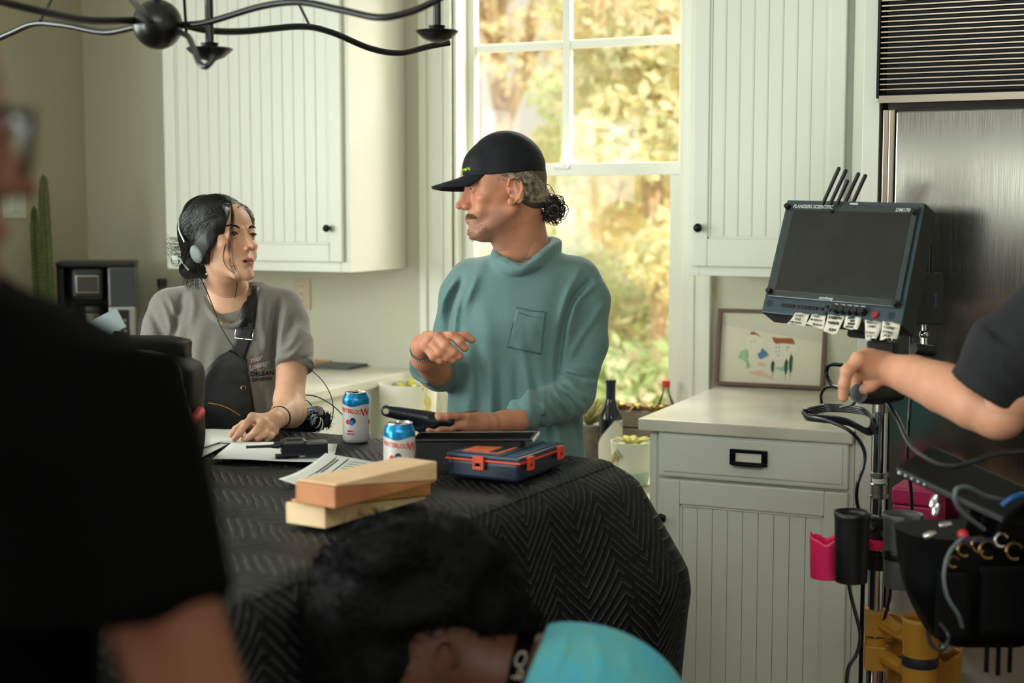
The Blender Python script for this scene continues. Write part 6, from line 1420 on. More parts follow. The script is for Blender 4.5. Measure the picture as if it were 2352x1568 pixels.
# funnel collar
ringc = [K(1140, 572, 3.53), K(1142, 592, 3.505), K(1166, 606, 3.478), K(1200, 606, 3.468), K(1234, 592, 3.485), K(1264, 568, 3.53), K(1276, 554, 3.60), K(1240, 549, 3.65), K(1180, 558, 3.64), K(1140, 572, 3.53)]
RC = spline(ringc, 3)
for i in range(len(RC) - 1): Sf.cap(RC[i], RC[i + 1], .0058, .0058, .006)
for i in range(len(RC) - 1): Sf.cap(RC[i] - [0, .012, 0], RC[i + 1] - [0, .012, 0], .0085, .0085, .014)
Sf.chain([K(1206, 520, 3.57), K(1200, 575, 3.56)], [.066, .060], .004, 's')
Sf.folds([([(1160, 590), (1200, 612), (1250, 580), (1285, 555)], .007, 6), ([(1150, 598), (1190, 622), (1240, 606)], .006, 6), ([(1170, 598), (1215, 600), (1262, 570)], -.006, 5),
    ([(1060, 640), (1036, 700), (1032, 760)], -.009, 9), ([(1075, 640), (1046, 720), (1042, 800)], .008, 9), ([(1095, 640), (1068, 700)], .005, 8), ([(1052, 640), (1022, 680), (1010, 730)], .006, 7),
    ([(1110, 600), (1085, 660), (1060, 740)], .004, 12), ([(1290, 640), (1268, 760), (1240, 900)], -.004, 22), ([(1352, 648), (1310, 700), (1288, 790), (1280, 880)], -.012, 8),
    ([(1370, 650), (1325, 690), (1300, 760)], .006, 8), ([(1330, 620), (1300, 680), (1285, 740)], .005, 8), ([(1385, 700), (1330, 780), (1306, 830)], .005, 8),
    ([(1290, 850), (1325, 855), (1360, 880)], .009, 7), ([(1285, 868), (1315, 880), (1350, 915)], .009, 7), ([(1300, 842), (1335, 838), (1368, 850)], .006, 7),
    ([(1280, 880), (1300, 900), (1335, 935)], .009, 7), ([(1270, 885), (1285, 915), (1310, 950)], .008, 7), ([(1262, 890), (1268, 925), (1285, 958)], .006, 7), ([(1248, 900), (1250, 930), (1262, 965)], .005, 7),
    ([(1305, 860), (1340, 868), (1365, 868)], -.006, 5), ([(1240, 935), (1225, 905)], .004, 7), ([(1320, 885), (1345, 905)], -.006, 5), ([(1290, 893), (1318, 925)], -.006, 5),
    ([(1110, 700), (1120, 820), (1090, 960)], .005, 20), ([(1070, 760), (1080, 880), (1060, 1000)], .006, 12), ([(1130, 820), (1128, 920), (1135, 1000)], .006, 11), ([(1150, 860), (1146, 950), (1140, 1010)], -.006, 9),
    ([(1200, 800), (1215, 900), (1225, 1000)], .006, 11), ([(1185, 840), (1190, 930)], -.005, 10), ([(1180, 790), (1210, 810)], .004, 6), ([(1240, 830), (1250, 930), (1258, 1020)], .004, 12), ([(1100, 790), (1104, 880), (1098, 980)], -.006, 10),
    ([(960, 862), (985, 880), (1020, 890)], .005, 5), ([(952, 850), (980, 868), (1010, 876)], -.004, 4), ([(970, 880), (1000, 892), (1025, 894)], .004, 4),
    ([(1280, 960), (1290, 1040), (1300, 1100)], .004, 12), ([(1310, 940), (1325, 1000), (1330, 1060)], -.004, 10)], 1.65)
Sf.noise(.0016, 28, 3)
shirt = fobj('shirt', [Sf.mesh()], TEAL, parent=man)
# patch pocket: panel and seams lying on the shirt
def on_surf(F, pts, lift=0.0):
    out = []
    for (x, y_) in pts:
        q = F.surf(x, y_)
        if q is None: q = out[-1] if out else K(x, y_, 3.5)
        out.append(q * (1 - lift / q[2]))
    return np.array(out)
def densify(pts, n=6):
    P = []; 
    for i in range(len(pts) - 1):
        for k in range(n): P.append(np.array(pts[i], float) + (np.array(pts[i + 1], float) - np.array(pts[i], float)) * k / n)
    P.append(np.array(pts[-1], float)); return np.array(P)
def patch(F, c, n, lift, wav=0.0):
    g = np.zeros((n, n, 3))
    for i in range(n):
        for j in range(n):
            s, t = i / (n - 1), j / (n - 1); p_ = (np.array(c[0]) * (1 - s) + np.array(c[1]) * s) * (1 - t) + (np.array(c[3]) * (1 - s) + np.array(c[2]) * s) * t
            q = F.surf(*p_); l_ = lift + wav * math.sin(s * 9 + t * 5); g[i, j] = cam2w(q * (1 - l_ / q[2]))
    return g
obj('chest_pocket', MB().grid(patch(Sf, [(1187, 705), (1254, 716), (1244, 813), (1165, 797)], 14, .0022, .0008)), TEAL, parent=man, smooth=True, solid=.0015)
seam = MAT_SEAM = mat('teal_seam', C(60, 92, 94), rough=.9)
sm_ = MB()
for ln in ([(1187, 705), (1220, 714), (1254, 716), (1244, 813), (1165, 797), (1187, 705)], [(1186, 715), (1220, 727), (1252, 730)]): sm_.tube(cam2w(on_surf(Sf, densify(ln, 8), .0038)), .0006, 5)
obj('pocket_seam', sm_, seam, parent=man, smooth=True, kind='stuff')
# ---- head
hd = Head(K(1163, 446, 3.50), (-.982, -.085, -.16), (0.02, 1, 0), sc=1.06, fem=0.0)
hd.build(lipr=.72, mouth=0.0, nosetip=12.0, jaw=1.02, chin=1.05, brow=1.15)
F = hd.F
hd.lids(.30)
F.ell(hd.p(0, 6.2, -8.6), np.array([2.6, 2.0, 2.0]) * hd.sc, hd.B, .012)
hd.c((0, 9.2, -4.4), (2.2, 8.2, -4.9), .42, .3, .5); 
hd.c((1.9, 9.2, -2.7), (3.0, 8.0, -4.9), .16, .1, .5, 's')             # nasolabial crease
# neck into the shirt
F.cap(K(1195, 490, 3.52), K(1206, 570, 3.57), .056, .060, .03); F.cap(hd.p(0, 2.0, -7.5), K(1178, 575, 3.54), .030, .046, .03)
Nk = Field(K(1100, 640, 3.4) - [.02, .05, 0], K(1320, 545, 3.7) + [.02, 0, 0], .003)
headm = F.mesh()
# ---- hands and forearms
A1 = Field([-.26, -.16, 3.14], [-.07, .025, 3.52], .0017)
el = K(1012, 862, 3.50); wr = K(968, 806, 3.335)
A1.cap(K(1015, 862, 3.52), K(1000, 850, 3.45), .036, .036, .0); A1.cap(K(1000, 850, 3.45), K(975, 822, 3.37), .037, .030, .012); A1.cap(K(975, 822, 3.37), K(972, 800, 3.335), .030, .026, .012)
f1 = [K(1012, 757, 3.275), K(1037, 768, 3.255), K(1056, 784, 3.25), K(1067, 799, 3.255)]
f2 = [K(1000, 768, 3.265), K(1024, 792, 3.245), K(1042, 808, 3.245), K(1055, 817, 3.25)]
f3 = [K(987, 781, 3.265), K(1010, 808, 3.245), K(1027, 819, 3.25), K(1040, 826, 3.255)]
f4 = [K(976, 793, 3.275), K(995, 818, 3.26), K(1011, 826, 3.262), K(1024, 829, 3.268)]
th = [K(1020, 762, 3.31), K(1050, 760, 3.30), K(1070, 772, 3.29), K(1084, 781, 3.285)]
hand(A1, K(972, 795, 3.325), None, [f1, f2, f3, f4], th, .030, pr=.0128, fr=.0112)
A1.ell(K(995, 775, 3.285), np.array([.026, .022, .016]), k=.014)
A1.folds([([(1000, 768), (984, 790)], -.0015, 3), ([(1012, 757), (990, 780)], .001, 3), ([(1037, 764), (1040, 772)], .0012, 2)])
A2 = Field([-.24, -.245, 3.10], [.05, -.155, 3.44], .0017)
A2.cap(K(1235, 945, 3.39), K(1185, 962, 3.33), .033, .030, .0); A2.cap(K(1185, 962, 3.33), K(1125, 974, 3.27), .029, .0235, .012)
g1 = [K(1072, 952, 3.20), K(1045, 952, 3.18), K(1024, 955, 3.165), K(1007, 957, 3.155)]
g2 = [K(1066, 975, 3.20), K(1035, 980, 3.18), K(1005, 984, 3.165), K(984, 984, 3.155)]
g3 = [K(1064, 985, 3.21), K(1030, 996, 3.20), K(995, 1000, 3.20), K(966, 1000, 3.20)]
g4 = [K(1064, 990, 3.22), K(1030, 1006, 3.22), K(995, 1012, 3.22), K(966, 1011, 3.22)]
for fgr, rr in ((g1, .0115), (g2, .0108), (g3, .0100), (g4, .0092)):
    A2.cap(K(1120, 972, 3.26), fgr[0], .019, rr + .003, .012)
    for i in range(3): A2.cap(fgr[i], fgr[i + 1], rr * (1.1 - .08 * i), rr * (1.02 - .08 * i), .004)
    for i in (1, 2): A2.ell(fgr[i], rr * 1.1, k=.002)
A2.ell(K(1092, 972, 3.235), np.array([.030, .020, .018]), k=.012)
Tf = Field([-.2, -.5, 3.45], [.2, .08, 3.75], .009)
Tf.loft([(600, 1110, 1290, 3.58, .06), (700, 1075, 1315, 3.575, .095), (900, 1065, 1305, 3.575, .09), (1090, 1060, 1310, 3.585, .09)], 0)
Nk.cap(K(1200, 540, 3.55), K(1206, 600, 3.57), .058, .062, .0)
parts = [headm, A1.mesh(), A2.mesh(), Nk.mesh(), Tf.mesh()]
_, _, Vc = meshes(parts)
cols = skin_cols(Vc, C(200, 138, 108), 1, hd, lips=(C(170, 100, 86), .7), stubble=(C(120, 96, 84), .45), blush=(.95, .6, .55))
body = fobj('body', parts, SKIN, parent=man, cols=cols)
hd.eyes(body, (.42, 1, -.06), mat('iris_grey', C(90, 105, 105), rough=.2))
def nail_on(parent, f, out): nails(parent, [(f[-1], f[-1] - f[-2], np.array(out, float))], NAIL)
for f_ in (f1, f2, f3): nail_on(body, f_, (.1, .35, -1))
nail_on(body, g1, (-.1, 1, -.5))
# eyebrow, moustache and beard hair
rs = np.random.RandomState(3)
GREYHAIR = mat('brown_grey_hair', C(96, 80, 66), rough=.45, col2=C(186, 174, 156), nscale=90)
BEARD = mat('beard_hair', C(122, 94, 74), rough=.7, col2=C(160, 138, 112), nscale=200)
st = []
def proj(F, q, lift=0.0, d=None):
    """march from outside towards the head centre to the surface"""
    return q
def surf_dir(F, c, d, far=.18):
    """farthest surface point from c along direction d"""
    t = np.arange(0, far, F.h * .6); P = c + t[:, None] * d; q = (P - F.lo) / F.h; ok = np.all((q >= 0) & (q < F.n - 1), axis=1); q = q[ok]; P = P[ok]
    v = F.F[tuple(np.round(q).astype(int).T)]; z = np.nonzero(v < 0)[0]; return P[z[-1]] if len(z) else c
for side in (1, -1):
    for i in range(230):                                                     # moustache
        a = rs.uniform(0, 1); c = hd.p(0, 5, -4.1); d = hd.B @ np.array([side * (a * 3.9) , 5.0 - a * a * 1.5, -.9 * a * a + rs.uniform(-.35, .45)]); d /= np.linalg.norm(d)
        q = surf_dir(F, c, d); L_ = .012 * rs.uniform(.6, 1.1); dr = hd.B @ np.array([side * (.35 + .5 * a), .28, -.75]); st.append([q, q + dr * L_ * .5 + (hd.B @ np.array([0, .3, 0])) * L_ * .3, q + dr * L_])
    for i in range(260):                                                     # chin beard
        a = rs.uniform(-.2, 1.2); zz = rs.uniform(-9.6, -7.2) + .6 * a; c = hd.p(0, 3, -7); d = hd.B @ np.array([side * a * 4.0, 4.6 - a * 1.2, zz + 7]); d /= np.linalg.norm(d); q = surf_dir(F, c, d)
        dr = hd.B @ np.array([side * .15, .5, -.7]) + rs.normal(size=3) * .2; st.append([q, q + dr * .0055 * rs.uniform(.5, 1.1)])
    for i in range(70):                                                      # eyebrows
        a = rs.uniform(0, 1); c = hd.p(side * (1.3 + 3.0 * a), 3, 2.95 + .35 * math.sin(a * 2.6) + rs.uniform(-.18, .18)); d = hd.B[:, 1]; q = surf_dir(F, c, d); dr = hd.B @ np.array([side * .8, .25, .25 - .5 * a]); st.append([q, q + dr * .007])
strands('facial_hair', st, BEARD, body, .00045, .0001, 3)
# hair below the cap, swept back to a low bun
Hf = Field(hd.o - [.125, .12, .12], hd.o + [.17, .13, .12], .0025)
def HL(F, h, c, r, k=.4, mode='u', R=None): F.ell(h.p(*c), np.array(r) * h.sc, h.B if R is None else h.B @ R, k * h.sc, mode)
HL(Hf, hd, (0, -1.6, 3.6), (7.72, 8.1, 7.6)); HL(Hf, hd, (0, -5.0, -.6), (5.7, 4.4, 4.2), 1.2)
HL(Hf, hd, (0, 8.2, 2), (9, 6.2, 12), .3, 's'); 
for x in (-1, 1): HL(Hf, hd, (x * 8.0, 1.0, -.1), (2.6, 3.8, 3.7), .3, 's'); HL(Hf, hd, (x * 7.5, 3.5, -5.2), (4, 5.5, 6), .5, 's')
HL(Hf, hd, (0, -4.5, -8.5), (9, 6, 4.2), .5, 's')
bun = K(1270, 478, 3.50)
Hf.cap(hd.p(0, -8.6, -1.0), bun, .014, .016, .012)
hair = fobj('hair', [Hf.mesh()], mat('hair_base', C(84, 74, 64), rough=.6), parent=man)
st = []
for i in range(1500):
    side = 1 if rs.rand() < .75 else -1
    y0_ = rs.uniform(-5, 3.2); z0_ = rs.uniform(3.9, 4.9) if y0_ > -1 else rs.uniform(-3.2, 4.6); pts = []
    a = rs.uniform(0, 1); tgt = np.array([side * rs.uniform(0, 2.0), -9.0, -1.0 + rs.uniform(-1.2, 1.2)]); src = np.array([side * 7.4, y0_, z0_])
    for t in np.linspace(0, 1, 7):
        q = src * (1 - t) + tgt * t; q[2] -= math.sin(PI * t) * rs.uniform(.2, .8) * .5; c = np.array([0, -2.0, 1.5]); d = q - c; dn = d / np.linalg.norm(d)
        p_ = surf_dir(Hf, hd.p(*c), hd.B @ dn); p2_ = surf_dir(F, hd.p(*c), hd.B @ dn); p_ = p2_ if np.linalg.norm(p2_ - hd.p(*c)) > np.linalg.norm(p_ - hd.p(*c)) + .001 and src[1] > -1 and t < .4 else p_; p_ = p_ + hd.B @ dn * (.001 + .0015 * rs.rand()); pts.append(p_)
    pts = np.array(pts)
    if np.abs(np.diff(pts, axis=0)).max() < .03: st.append(spline(pts, 2))
strands('hair_strands', st, GREYHAIR, hair, .0009, .0005, 3)
st = []
for i in range(170):
    c0 = bun + rs.normal(size=3) * [.010, .012, .010]; ax_ = rs.normal(size=3); ax_ /= np.linalg.norm(ax_); e1 = np.cross(ax_, [0, 0, 1]); e1 /= np.linalg.norm(e1); e2 = np.cross(ax_, e1); r_ = rs.uniform(.009, .019); a0 = rs.uniform(0, 6); nn = rs.uniform(3.5, 7)
    st.append([c0 + (e1 * math.cos(a0 + t * nn) + e2 * math.sin(a0 + t * nn)) * r_ * (1 - .1 * t) + ax_ * .006 * (t - .5) for t in np.linspace(0, 1, 14)])
for i in range(30):
    c0 = bun + [rs.uniform(-.02, .015), -.015, rs.uniform(-.015, .015)]; a0 = rs.uniform(0, 6); r_ = rs.uniform(.004, .009)
    st.append([c0 + [r_ * math.cos(a0 + t * 5), -.02 * t + r_ * math.sin(a0 + t * 5), r_ * math.sin(t * 4)] for t in np.linspace(0, 1, 12)])
strands('hair_bun', st, mat('bun_hair', C(36, 30, 27), rough=.45, spec=.5), hair, .0014, .0006, 4)
st = []
for i in range(60):                                                          # flyaways at the nape and sideburn
    q = hd.p(6.9 + rs.uniform(-.2, .2), rs.uniform(.8, 3.2), rs.uniform(3.0, 4.2)); st.append([q, q + hd.B @ np.array([.002, -.006, -.012 * rs.uniform(.3, 1)]) + rs.normal(size=3) * .001])
strands('sideburn', st, GREYHAIR, hair, .0006, .0002, 3)
# cap
CAPM = mat('cap_fabric', C(15, 19, 27), rough=.62, bump=.5, bscale=260, stretch=(.15, .15, 4), spec=.3)
cap_ = thing('cap', 'black five-panel cap with green lettering worn by the standing man', 'cap', cam2w(hd.p(0, 0, 6)), None)
Cf = Field(hd.o - [.17, .02, .15], hd.o + [.13, .20, .15], .0022)
Rc = np.array(Euler((.0, 0, 0)).to_matrix())
HL(Cf, hd, (0, -.4, 5.2), (8.4, 9.3, 9.4)); HL(Cf, hd, (0, 5.4, 6.4), (6.4, 4.2, 4.6), 1.4)
HL(Cf, hd, (0, -.5, 4.6), (7.9, 8.9, 8.6), .1, 's')
# cut below the brim line: a plane through the head
sl, P = Cf.sub(Cf.lo, Cf.lo + Cf.n * Cf.h); L_ = ((P - hd.o) @ hd.B) / hd.sc; pl_ = (4.1 + .0 * L_[..., 1] + .02 * np.maximum(-L_[..., 1], 0) - L_[..., 2]) * hd.sc; Cf.F[sl] = np.maximum(Cf.F[sl], pl_.astype(np.float32))
HL(Cf, hd, (0, -10.6, 4.0), (3.2, 3.4, 3.0), .1, 's')
crown = fobj('crown', [Cf.mesh()], CAPM, parent=cap_)
# brim: curved sheet
g = []
for i in range(25):
    row = []; x = -1 + 2 * i / 24
    for j in range(12):
        t = j / 11; xw = 6.6 * x; y0_ = math.sqrt(max(0, 1 - (xw / 8.2) ** 2)) * 9.0 - .4; y1_ = 9.2 + 7.9 * (1 - abs(x) ** 2.6) ** .75; y_ = y0_ + (max(y1_, y0_) - y0_) * t
        z_ = 4.8 - 2.0 * t - 1.0 * (x ** 2) * (.2 + .8 * t) ; row.append(cam2w(hd.p(xw * (1 - .10 * t), y_, z_)))
    g.append(row)
obj('brim', MB().grid(np.array(g)), CAPM, parent=cap_, smooth=True, solid=.0032)
st_l = MB()
for t in (.2, .35, .5, .65, .8, .93):
    st_l.tube([g[i][int(t * 11)] + UP * .002 for i in range(1, 24)], .0005, 4)
obj('brim_stitching', st_l, mat('cap_thread', C(30, 38, 52), rough=.6), parent=cap_, kind='stuff')
tq = surf_dir(Cf, hd.p(0, 0, 6.2), hd.B @ np.array([.34, 1, 0.02]) / 1.05); tx_ = hd.B @ np.array([1, -.33, 0]); lt = frame_from((-tx_[0] * RT - tx_[1] * UP - tx_[2] * FW) * -1, RT * hd.B[0, 2] + UP * hd.B[1, 2] + FW * hd.B[2, 2])
out_ = hd.B @ np.array([.34, 1, 0]); tb0 = text_mb('marmot', .017, None, None, .0004, .0003); Vt = tb0.v[0]
def wrap_cap(V):
    out = []
    for (x, y_, z_) in V:
        th_ = (x + .014) / .085; d = np.array([math.sin(-th_ * -1), math.cos(th_), 0]); q = surf_dir(Cf, hd.p(0, 0, 6.1 + y_ * 95), hd.B @ d); out.append(cam2w(q + hd.B @ d * (.0008 + z_)))
    return out
obj('lettering', MB().add(wrap_cap(Vt), tb0.f), mat('lime_thread', C(176, 214, 40), rough=.6), parent=cap_, label='lime green lettering')
sv = MB()                                                                    # panel seams
for zc, xs in ((6.1, 1),):
    for side in (1, -1):
        pts = []
        for t in np.linspace(0, 1, 18):
            d = hd.B @ np.array([side * (.62 - .25 * t), .72 - 1.7 * t, -.35 + 1.5 * math.sin(PI * min(t * 1.15, 1)) * .9]); d /= np.linalg.norm(d); pts.append(cam2w(surf_dir(Cf, hd.p(0, 0, 6.0), d) + d * .0006))
        sv.tube(pts, .0007, 4)
obj('panel_seams', sv, MATS['cap_thread'], parent=cap_, kind='stuff')
# bracelet, watch
brc = MB(); c_ = K(966, 800, 3.34); ax1 = K(975, 822, 3.37) - K(972, 795, 3.325); ax1 /= np.linalg.norm(ax1); e1 = np.cross(ax1, [0, 0, 1]); e1 /= np.linalg.norm(e1); e2 = np.cross(ax1, e1)
for k in range(34): a = 2 * PI * k / 34; brc.ball(cam2w(K(972, 803, 3.338) + (e1 * math.cos(a) + e2 * math.sin(a)) * .0295), .0028, 6)
o = obj('bracelet', brc, mat('teal_beads', C(50, 120, 120), rough=.4), smooth=True, kind='stuff'); del o['kind']; tag(o, 'teal beaded bracelet on the standing man\'s raised wrist', 'bracelet')
# trousers and shoes (below the table top)
TROUS = mat('dark_trousers', C(36, 44, 48), rough=.85)
TR = Field([-.28, -1.72, 3.32], [.30, -.42, 4.0], .010)
def KW(px, d, z):
    """camera coordinates of the point at depth d under pixel column px at world height z"""
    w = at(px, 900, d); v = w * [1, 1, 0] + np.array([0, 0, z]) - CAMP; return np.array([v.dot(RT), v.dot(UP), v.dot(FW)])
TR.ell(KW(1185, 3.62, .86), (.165, .15, .12), k=0); 
for px_ in (1110, 1265): TR.chain([KW(px_ + 5, 3.62, .84), KW(px_, 3.62, .46), KW(px_ - 4, 3.65, .08)], [.092, .066, .052], .04)
TR = TR; fobj('trousers', [TR.mesh()], TROUS, parent=man)
for px_ in (1106, 1261):
    SH = Field(KW(px_, 3.60, 0) - [.12, .10, .22], KW(px_, 3.60, 0) + [.12, .18, .22], .006); SH.cap(KW(px_, 3.66, .045), KW(px_, 3.50, .035), .042, .036, 0); SH.ell(KW(px_, 3.66, .08), .042, k=.02)
    fobj('shoe', [SH.mesh()], BLACKM, parent=man)
# black tool held in his left hand
tool = thing('hand_tool', 'black handheld tool with a looped end held in the man\'s lower hand', 'tool', cam2w(K(960, 965, 3.16)))
Tl = Field(K(850, 1010, 3.02), K(1050, 915, 3.26), .0018)
Tl.chain([K(888, 943, 3.14), K(930, 952, 3.15), K(980, 962, 3.16), K(1030, 968, 3.175)], [.013, .015, .0185, .014], 0)
Tl.ell(K(978, 975, 3.16), (.03, .02, .014), k=.01); Tl.cap(K(886, 944, 3.05), K(886, 944, 3.25), .0062, .0062, .001, 's')
Tl.cap(K(965, 984, 3.155), K(985, 1000, 3.16), .006, .004, .004)
fobj('tool_body', [Tl.mesh()], mat('tool_black', C(18, 24, 34), rough=.3), parent=tool)
# ------------------------------------------------------------------ the seated woman
wom = thing('person', 'seated dark-haired woman in a grey t-shirt and headset looking up at the man', 'person', at(500, 1000, 3.95) * [1, 1, 0])
GREY = mat('grey_tshirt', C(124, 122, 114), rough=.9, sheen=.3, bump=.2, bscale=700, col2=C(112, 110, 102), nscale=400)
Wf = Field([-1.04, -.42, 3.44], [-.50, .17, 4.06], .0045)
Wf.loft([(648, 455, 600, 3.86, .05), (664, 392, 652, 3.86, .07), (692, 356, 688, 3.86, .09), (760, 362, 672, 3.85, .115), (840, 385, 655, 3.84, .12), (920, 420, 640, 3.84, .112), (1000, 425, 640, 3.85, .115), (1120, 400, 660, 3.86, .125)], 0, 2.3)
Wf.chain([K(652, 700, 3.84), K(668, 740, 3.82), K(674, 790, 3.78)], [.042, .046, .050], .03)
Wf.cap(K(676, 780, 3.79), K(673, 843, 3.74), .0495, .0565, .01, flat=True)
Wf.chain([K(392, 706, 3.84), K(374, 750, 3.83), K(352, 840, 3.80)], [.048, .050, .055], .03)
Wf.chain([K(528, 600, 3.83), K(532, 668, 3.80)], [.052, .050], .004, 's'); Wf.ell(K(535, 672, 3.745), np.array([.048, .046, .045]), k=.006, mode='s')
nr = [K(462, 655, 3.83), K(470, 690, 3.785), K(495, 730, 3.742), K(530, 748, 3.73), (K(562, 735, 3.74)), K(588, 700, 3.785), K(592, 655, 3.84)]
NRc = spline(nr, 4)
for i in range(len(NRc) - 1):
    q0 = Wf.surf(CX + FPX * NRc[i][0] / NRc[i][2], CY - FPX * NRc[i][1] / NRc[i][2]); q1 = Wf.surf(CX + FPX * NRc[i + 1][0] / NRc[i + 1][2], CY - FPX * NRc[i + 1][1] / NRc[i + 1][2])
    Wf.cap(NRc[i], NRc[i + 1], .0055, .0055, .006)
Wf.folds([([(440, 668), (446, 700), (440, 740)], .005, 7), ([(420, 680), (400, 760), (400, 820)], -.012, 8), ([(372, 690), (390, 740), (405, 790)], .006, 7), ([(385, 680), (400, 710), (410, 740)], .006, 6), ([(350, 720), (375, 780), (390, 830)], -.008, 8),
    ([(645, 690), (632, 740), (628, 800), (625, 850)], -.014, 8), ([(660, 700), (650, 750), (640, 800)], .007, 8), ([(690, 750), (670, 790), (640, 810)], .006, 7), ([(700, 780), (670, 815), (640, 830)], .005, 6), ([(680, 720), (655, 770)], -.005, 7),
    ([(605, 670), (600, 740), (610, 800)], .006, 9), ([(620, 690), (616, 760), (600, 820)], .004, 8), ([(590, 800), (600, 870), (610, 940)], .006, 8), ([(470, 740), (450, 820), (470, 900)], .004, 14), ([(500, 780), (480, 860), (450, 920)], .004, 12), ([(430, 760), (425, 850), (440, 930)], -.006, 12),
    ([(628, 836), (670, 828), (718, 818)], -.005, 4), ([(640, 830), (660, 826), (700, 822)], .003, 4)])
Wf.noise(.0013, 30, 6)
wshirt = fobj('shirt', [Wf.mesh()], GREY, parent=wom)
wh = Head(K(506, 566, 3.72), (.80, .13, -.59), (-.03, 1, 0), sc=1.04, fem=1.0)
wh.build(mouth=.4, nosetip=12.5, jaw=.95, chin=.92, brow=.8, ear=False)
wh.lids(.56)
F = wh.F
F.cap(K(505, 600, 3.75), K(522, 668, 3.82), .047, .050, .03); F.cap(wh.p(0, 1.5, -7.0), K(530, 660, 3.79), .030, .036, .03)
WN = Field(K(440, 790, 3.6), K(620, 630, 3.95), .003); WN.cap(K(512, 620, 3.78), K(526, 680, 3.83), .048, .052, 0); WN.ell(K(530, 712, 3.83), np.array([.085, .075, .075]), k=.03)
for (a, b) in ((K(498, 716, 3.765), K(535, 742, 3.755)), (K(572, 716, 3.775), K(542, 742, 3.755))): WN.cap(a, b, .006, .005, .012)
# arms
WA = Field([-.62, -.245, 3.34], [-.47, -.03, 3.86], .0018); WA.lo
WA = Field([-.74, -.245, 3.30], [-.49, -.02, 3.86], .0018)
WA.chain([K(674, 800, 3.79), K(670, 850, 3.755), K(664, 920, 3.70)], [.040, .041, .037], 0); WA.cap(K(664, 920, 3.70), K(668, 946, 3.655), .037, .036, .02)
WA.chain([K(668, 946, 3.655), K(655, 950, 3.59), K(638, 960, 3.50)], [.037, .035, .024], .018); WA.cap(K(638, 960, 3.50), K(626, 966, 3.475), .024, .022, .01)
h1 = [K(580, 958, 3.45), K(566, 972, 3.43), K(550, 994, 3.425), K(539, 1008, 3.43)]
h2 = [K(603, 970, 3.44), K(588, 990, 3.415), K(572, 1004, 3.42), K(561, 1009, 3.43)]
h3 = [K(618, 982, 3.445), K(608, 997, 3.42), K(594, 1006, 3.42), K(584, 1010, 3.435)]
h4 = [K(628, 992, 3.455), K(622, 1002, 3.43), K(614, 1008, 3.43), K(607, 1011, 3.44)]
ht = [K(590, 968, 3.475), K(560, 975, 3.47), K(543, 986, 3.465), K(532, 998, 3.46)]
hand(WA, K(630, 966, 3.478), None, [h1, h2, h3, h4], ht, .022, pr=.0105, fr=.0092)
WA.ell(K(606, 972, 3.465), np.array([.020, .016, .016]), k=.012)
# other forearm, resting behind the bag
WB_ = Field([-1.02, -.30, 3.40], [-.78, -.02, 3.90], .004); WB_.chain([K(352, 820, 3.80), K(350, 900, 3.72), K(372, 950, 3.66)], [.038, .036, .034], 0); WB_.chain([K(372, 950, 3.66), K(400, 968, 3.60)], [.034, .028], .01)
Tw = Field([-1.0, -.75, 3.70], [-.55, .12, 4.02], .009); Tw.loft([(690, 400, 650, 3.87, .06), (800, 395, 645, 3.86, .09), (1000, 440, 620, 3.87, .09), (1150, 430, 640, 3.88, .10), (1260, 420, 650, 3.89, .10)], 0)
parts = [F.mesh(), WN.mesh(), WA.mesh(), WB_.mesh(), Tw.mesh()]
_, _, Vc = meshes(parts)
cols = skin_cols(Vc, C(212, 164, 134), 5, wh, lips=(C(178, 84, 80), .8), blush=(.96, .62, .58))
wbody = fobj('body', parts, SKIN, parent=wom, cols=cols)
wh.eyes(wbody, (-.05, 1, .10), mat('iris_brown', C(60, 36, 24), rough=.15))
for f_ in (h1, h2, h3): nail_on(wbody, f_, (.0, .5, -1))
st = []
for side in (1, -1):
    for i in range(200):
        a = rs.uniform(0, 1); c = wh.p(side * (1.5 + 3.0 * a), 3, 3.05 + .75 * math.sin(a * 2.2) + rs.uniform(-.26, .26) * (1 - .6 * a)); q = surf_dir(F, c, wh.B[:, 1]); dr = wh.B @ np.array([side * .85, .2, .35 - .7 * a]); st.append([q + wh.B[:, 1] * .0004, q + dr * .0065 + wh.B[:, 1] * .0012])
    for i in range(16):                                                       # upper lashes
        a = -1 + 2 * i / 15; c = wh.p(side * 3.15 + a * 1.02, 8.55 - .1 * a * a, 1.45 + .42 * (1 - a * a * .9)); st.append([c, c + wh.B @ np.array([a * .002, .005, .002])])
    for i in range(12):
        a0, a1 = -1 + 2 * i / 12, -1 + 2 * (i + 1) / 12; g_ = lambda a: wh.p(side * 3.15 + a * 1.06, 8.66 - .25 * a * a, 1.45 + .46 * (1 - a * a * .92)); st.append([g_(a0), g_(a1)])
strands('brows_and_lashes', st, DARKHAIR, wbody, .0009, .0005, 3)
# hair
Hw = Field(wh.o - [.17, .14, .14], wh.o + [.12, .14, .13], .0024)
HL(Hw, wh, (0, -1.6, 4.6), (8.5, 9.6, 8.9)); HL(Hw, wh, (0, -6.0, -1.6), (6.0, 4.8, 5.6), 1.6); HL(Hw, wh, (5.8, .6, .6), (2.7, 3.8, 5.6), 1.2); HL(Hw, wh, (-5.8, .6, .6), (2.7, 3.8, 5.6), 1.2)
HL(Hw, wh, (5.0, 4.7, 5.4), (2.7, 4.0, 4.6), 2.0); HL(Hw, wh, (6.5, 2.9, .4), (1.5, 2.6, 4.4), 1.4); HL(Hw, wh, (-5.0, 3.4, 5.8), (2.2, 3.8, 4.0), 1.6); HL(Hw, wh, (0, 10.8, .4), (5.7, 6.4, 7.9), .4, 's'); HL(Hw, wh, (0, 6.5, -5.0), (9.5, 6.0, 6.4), .5, 's')
bw_ = K(412, 610, 3.78); Hw.cap(wh.p(0, -8.5, -2.2), K(432, 622, 3.76), .030, .022, .02)
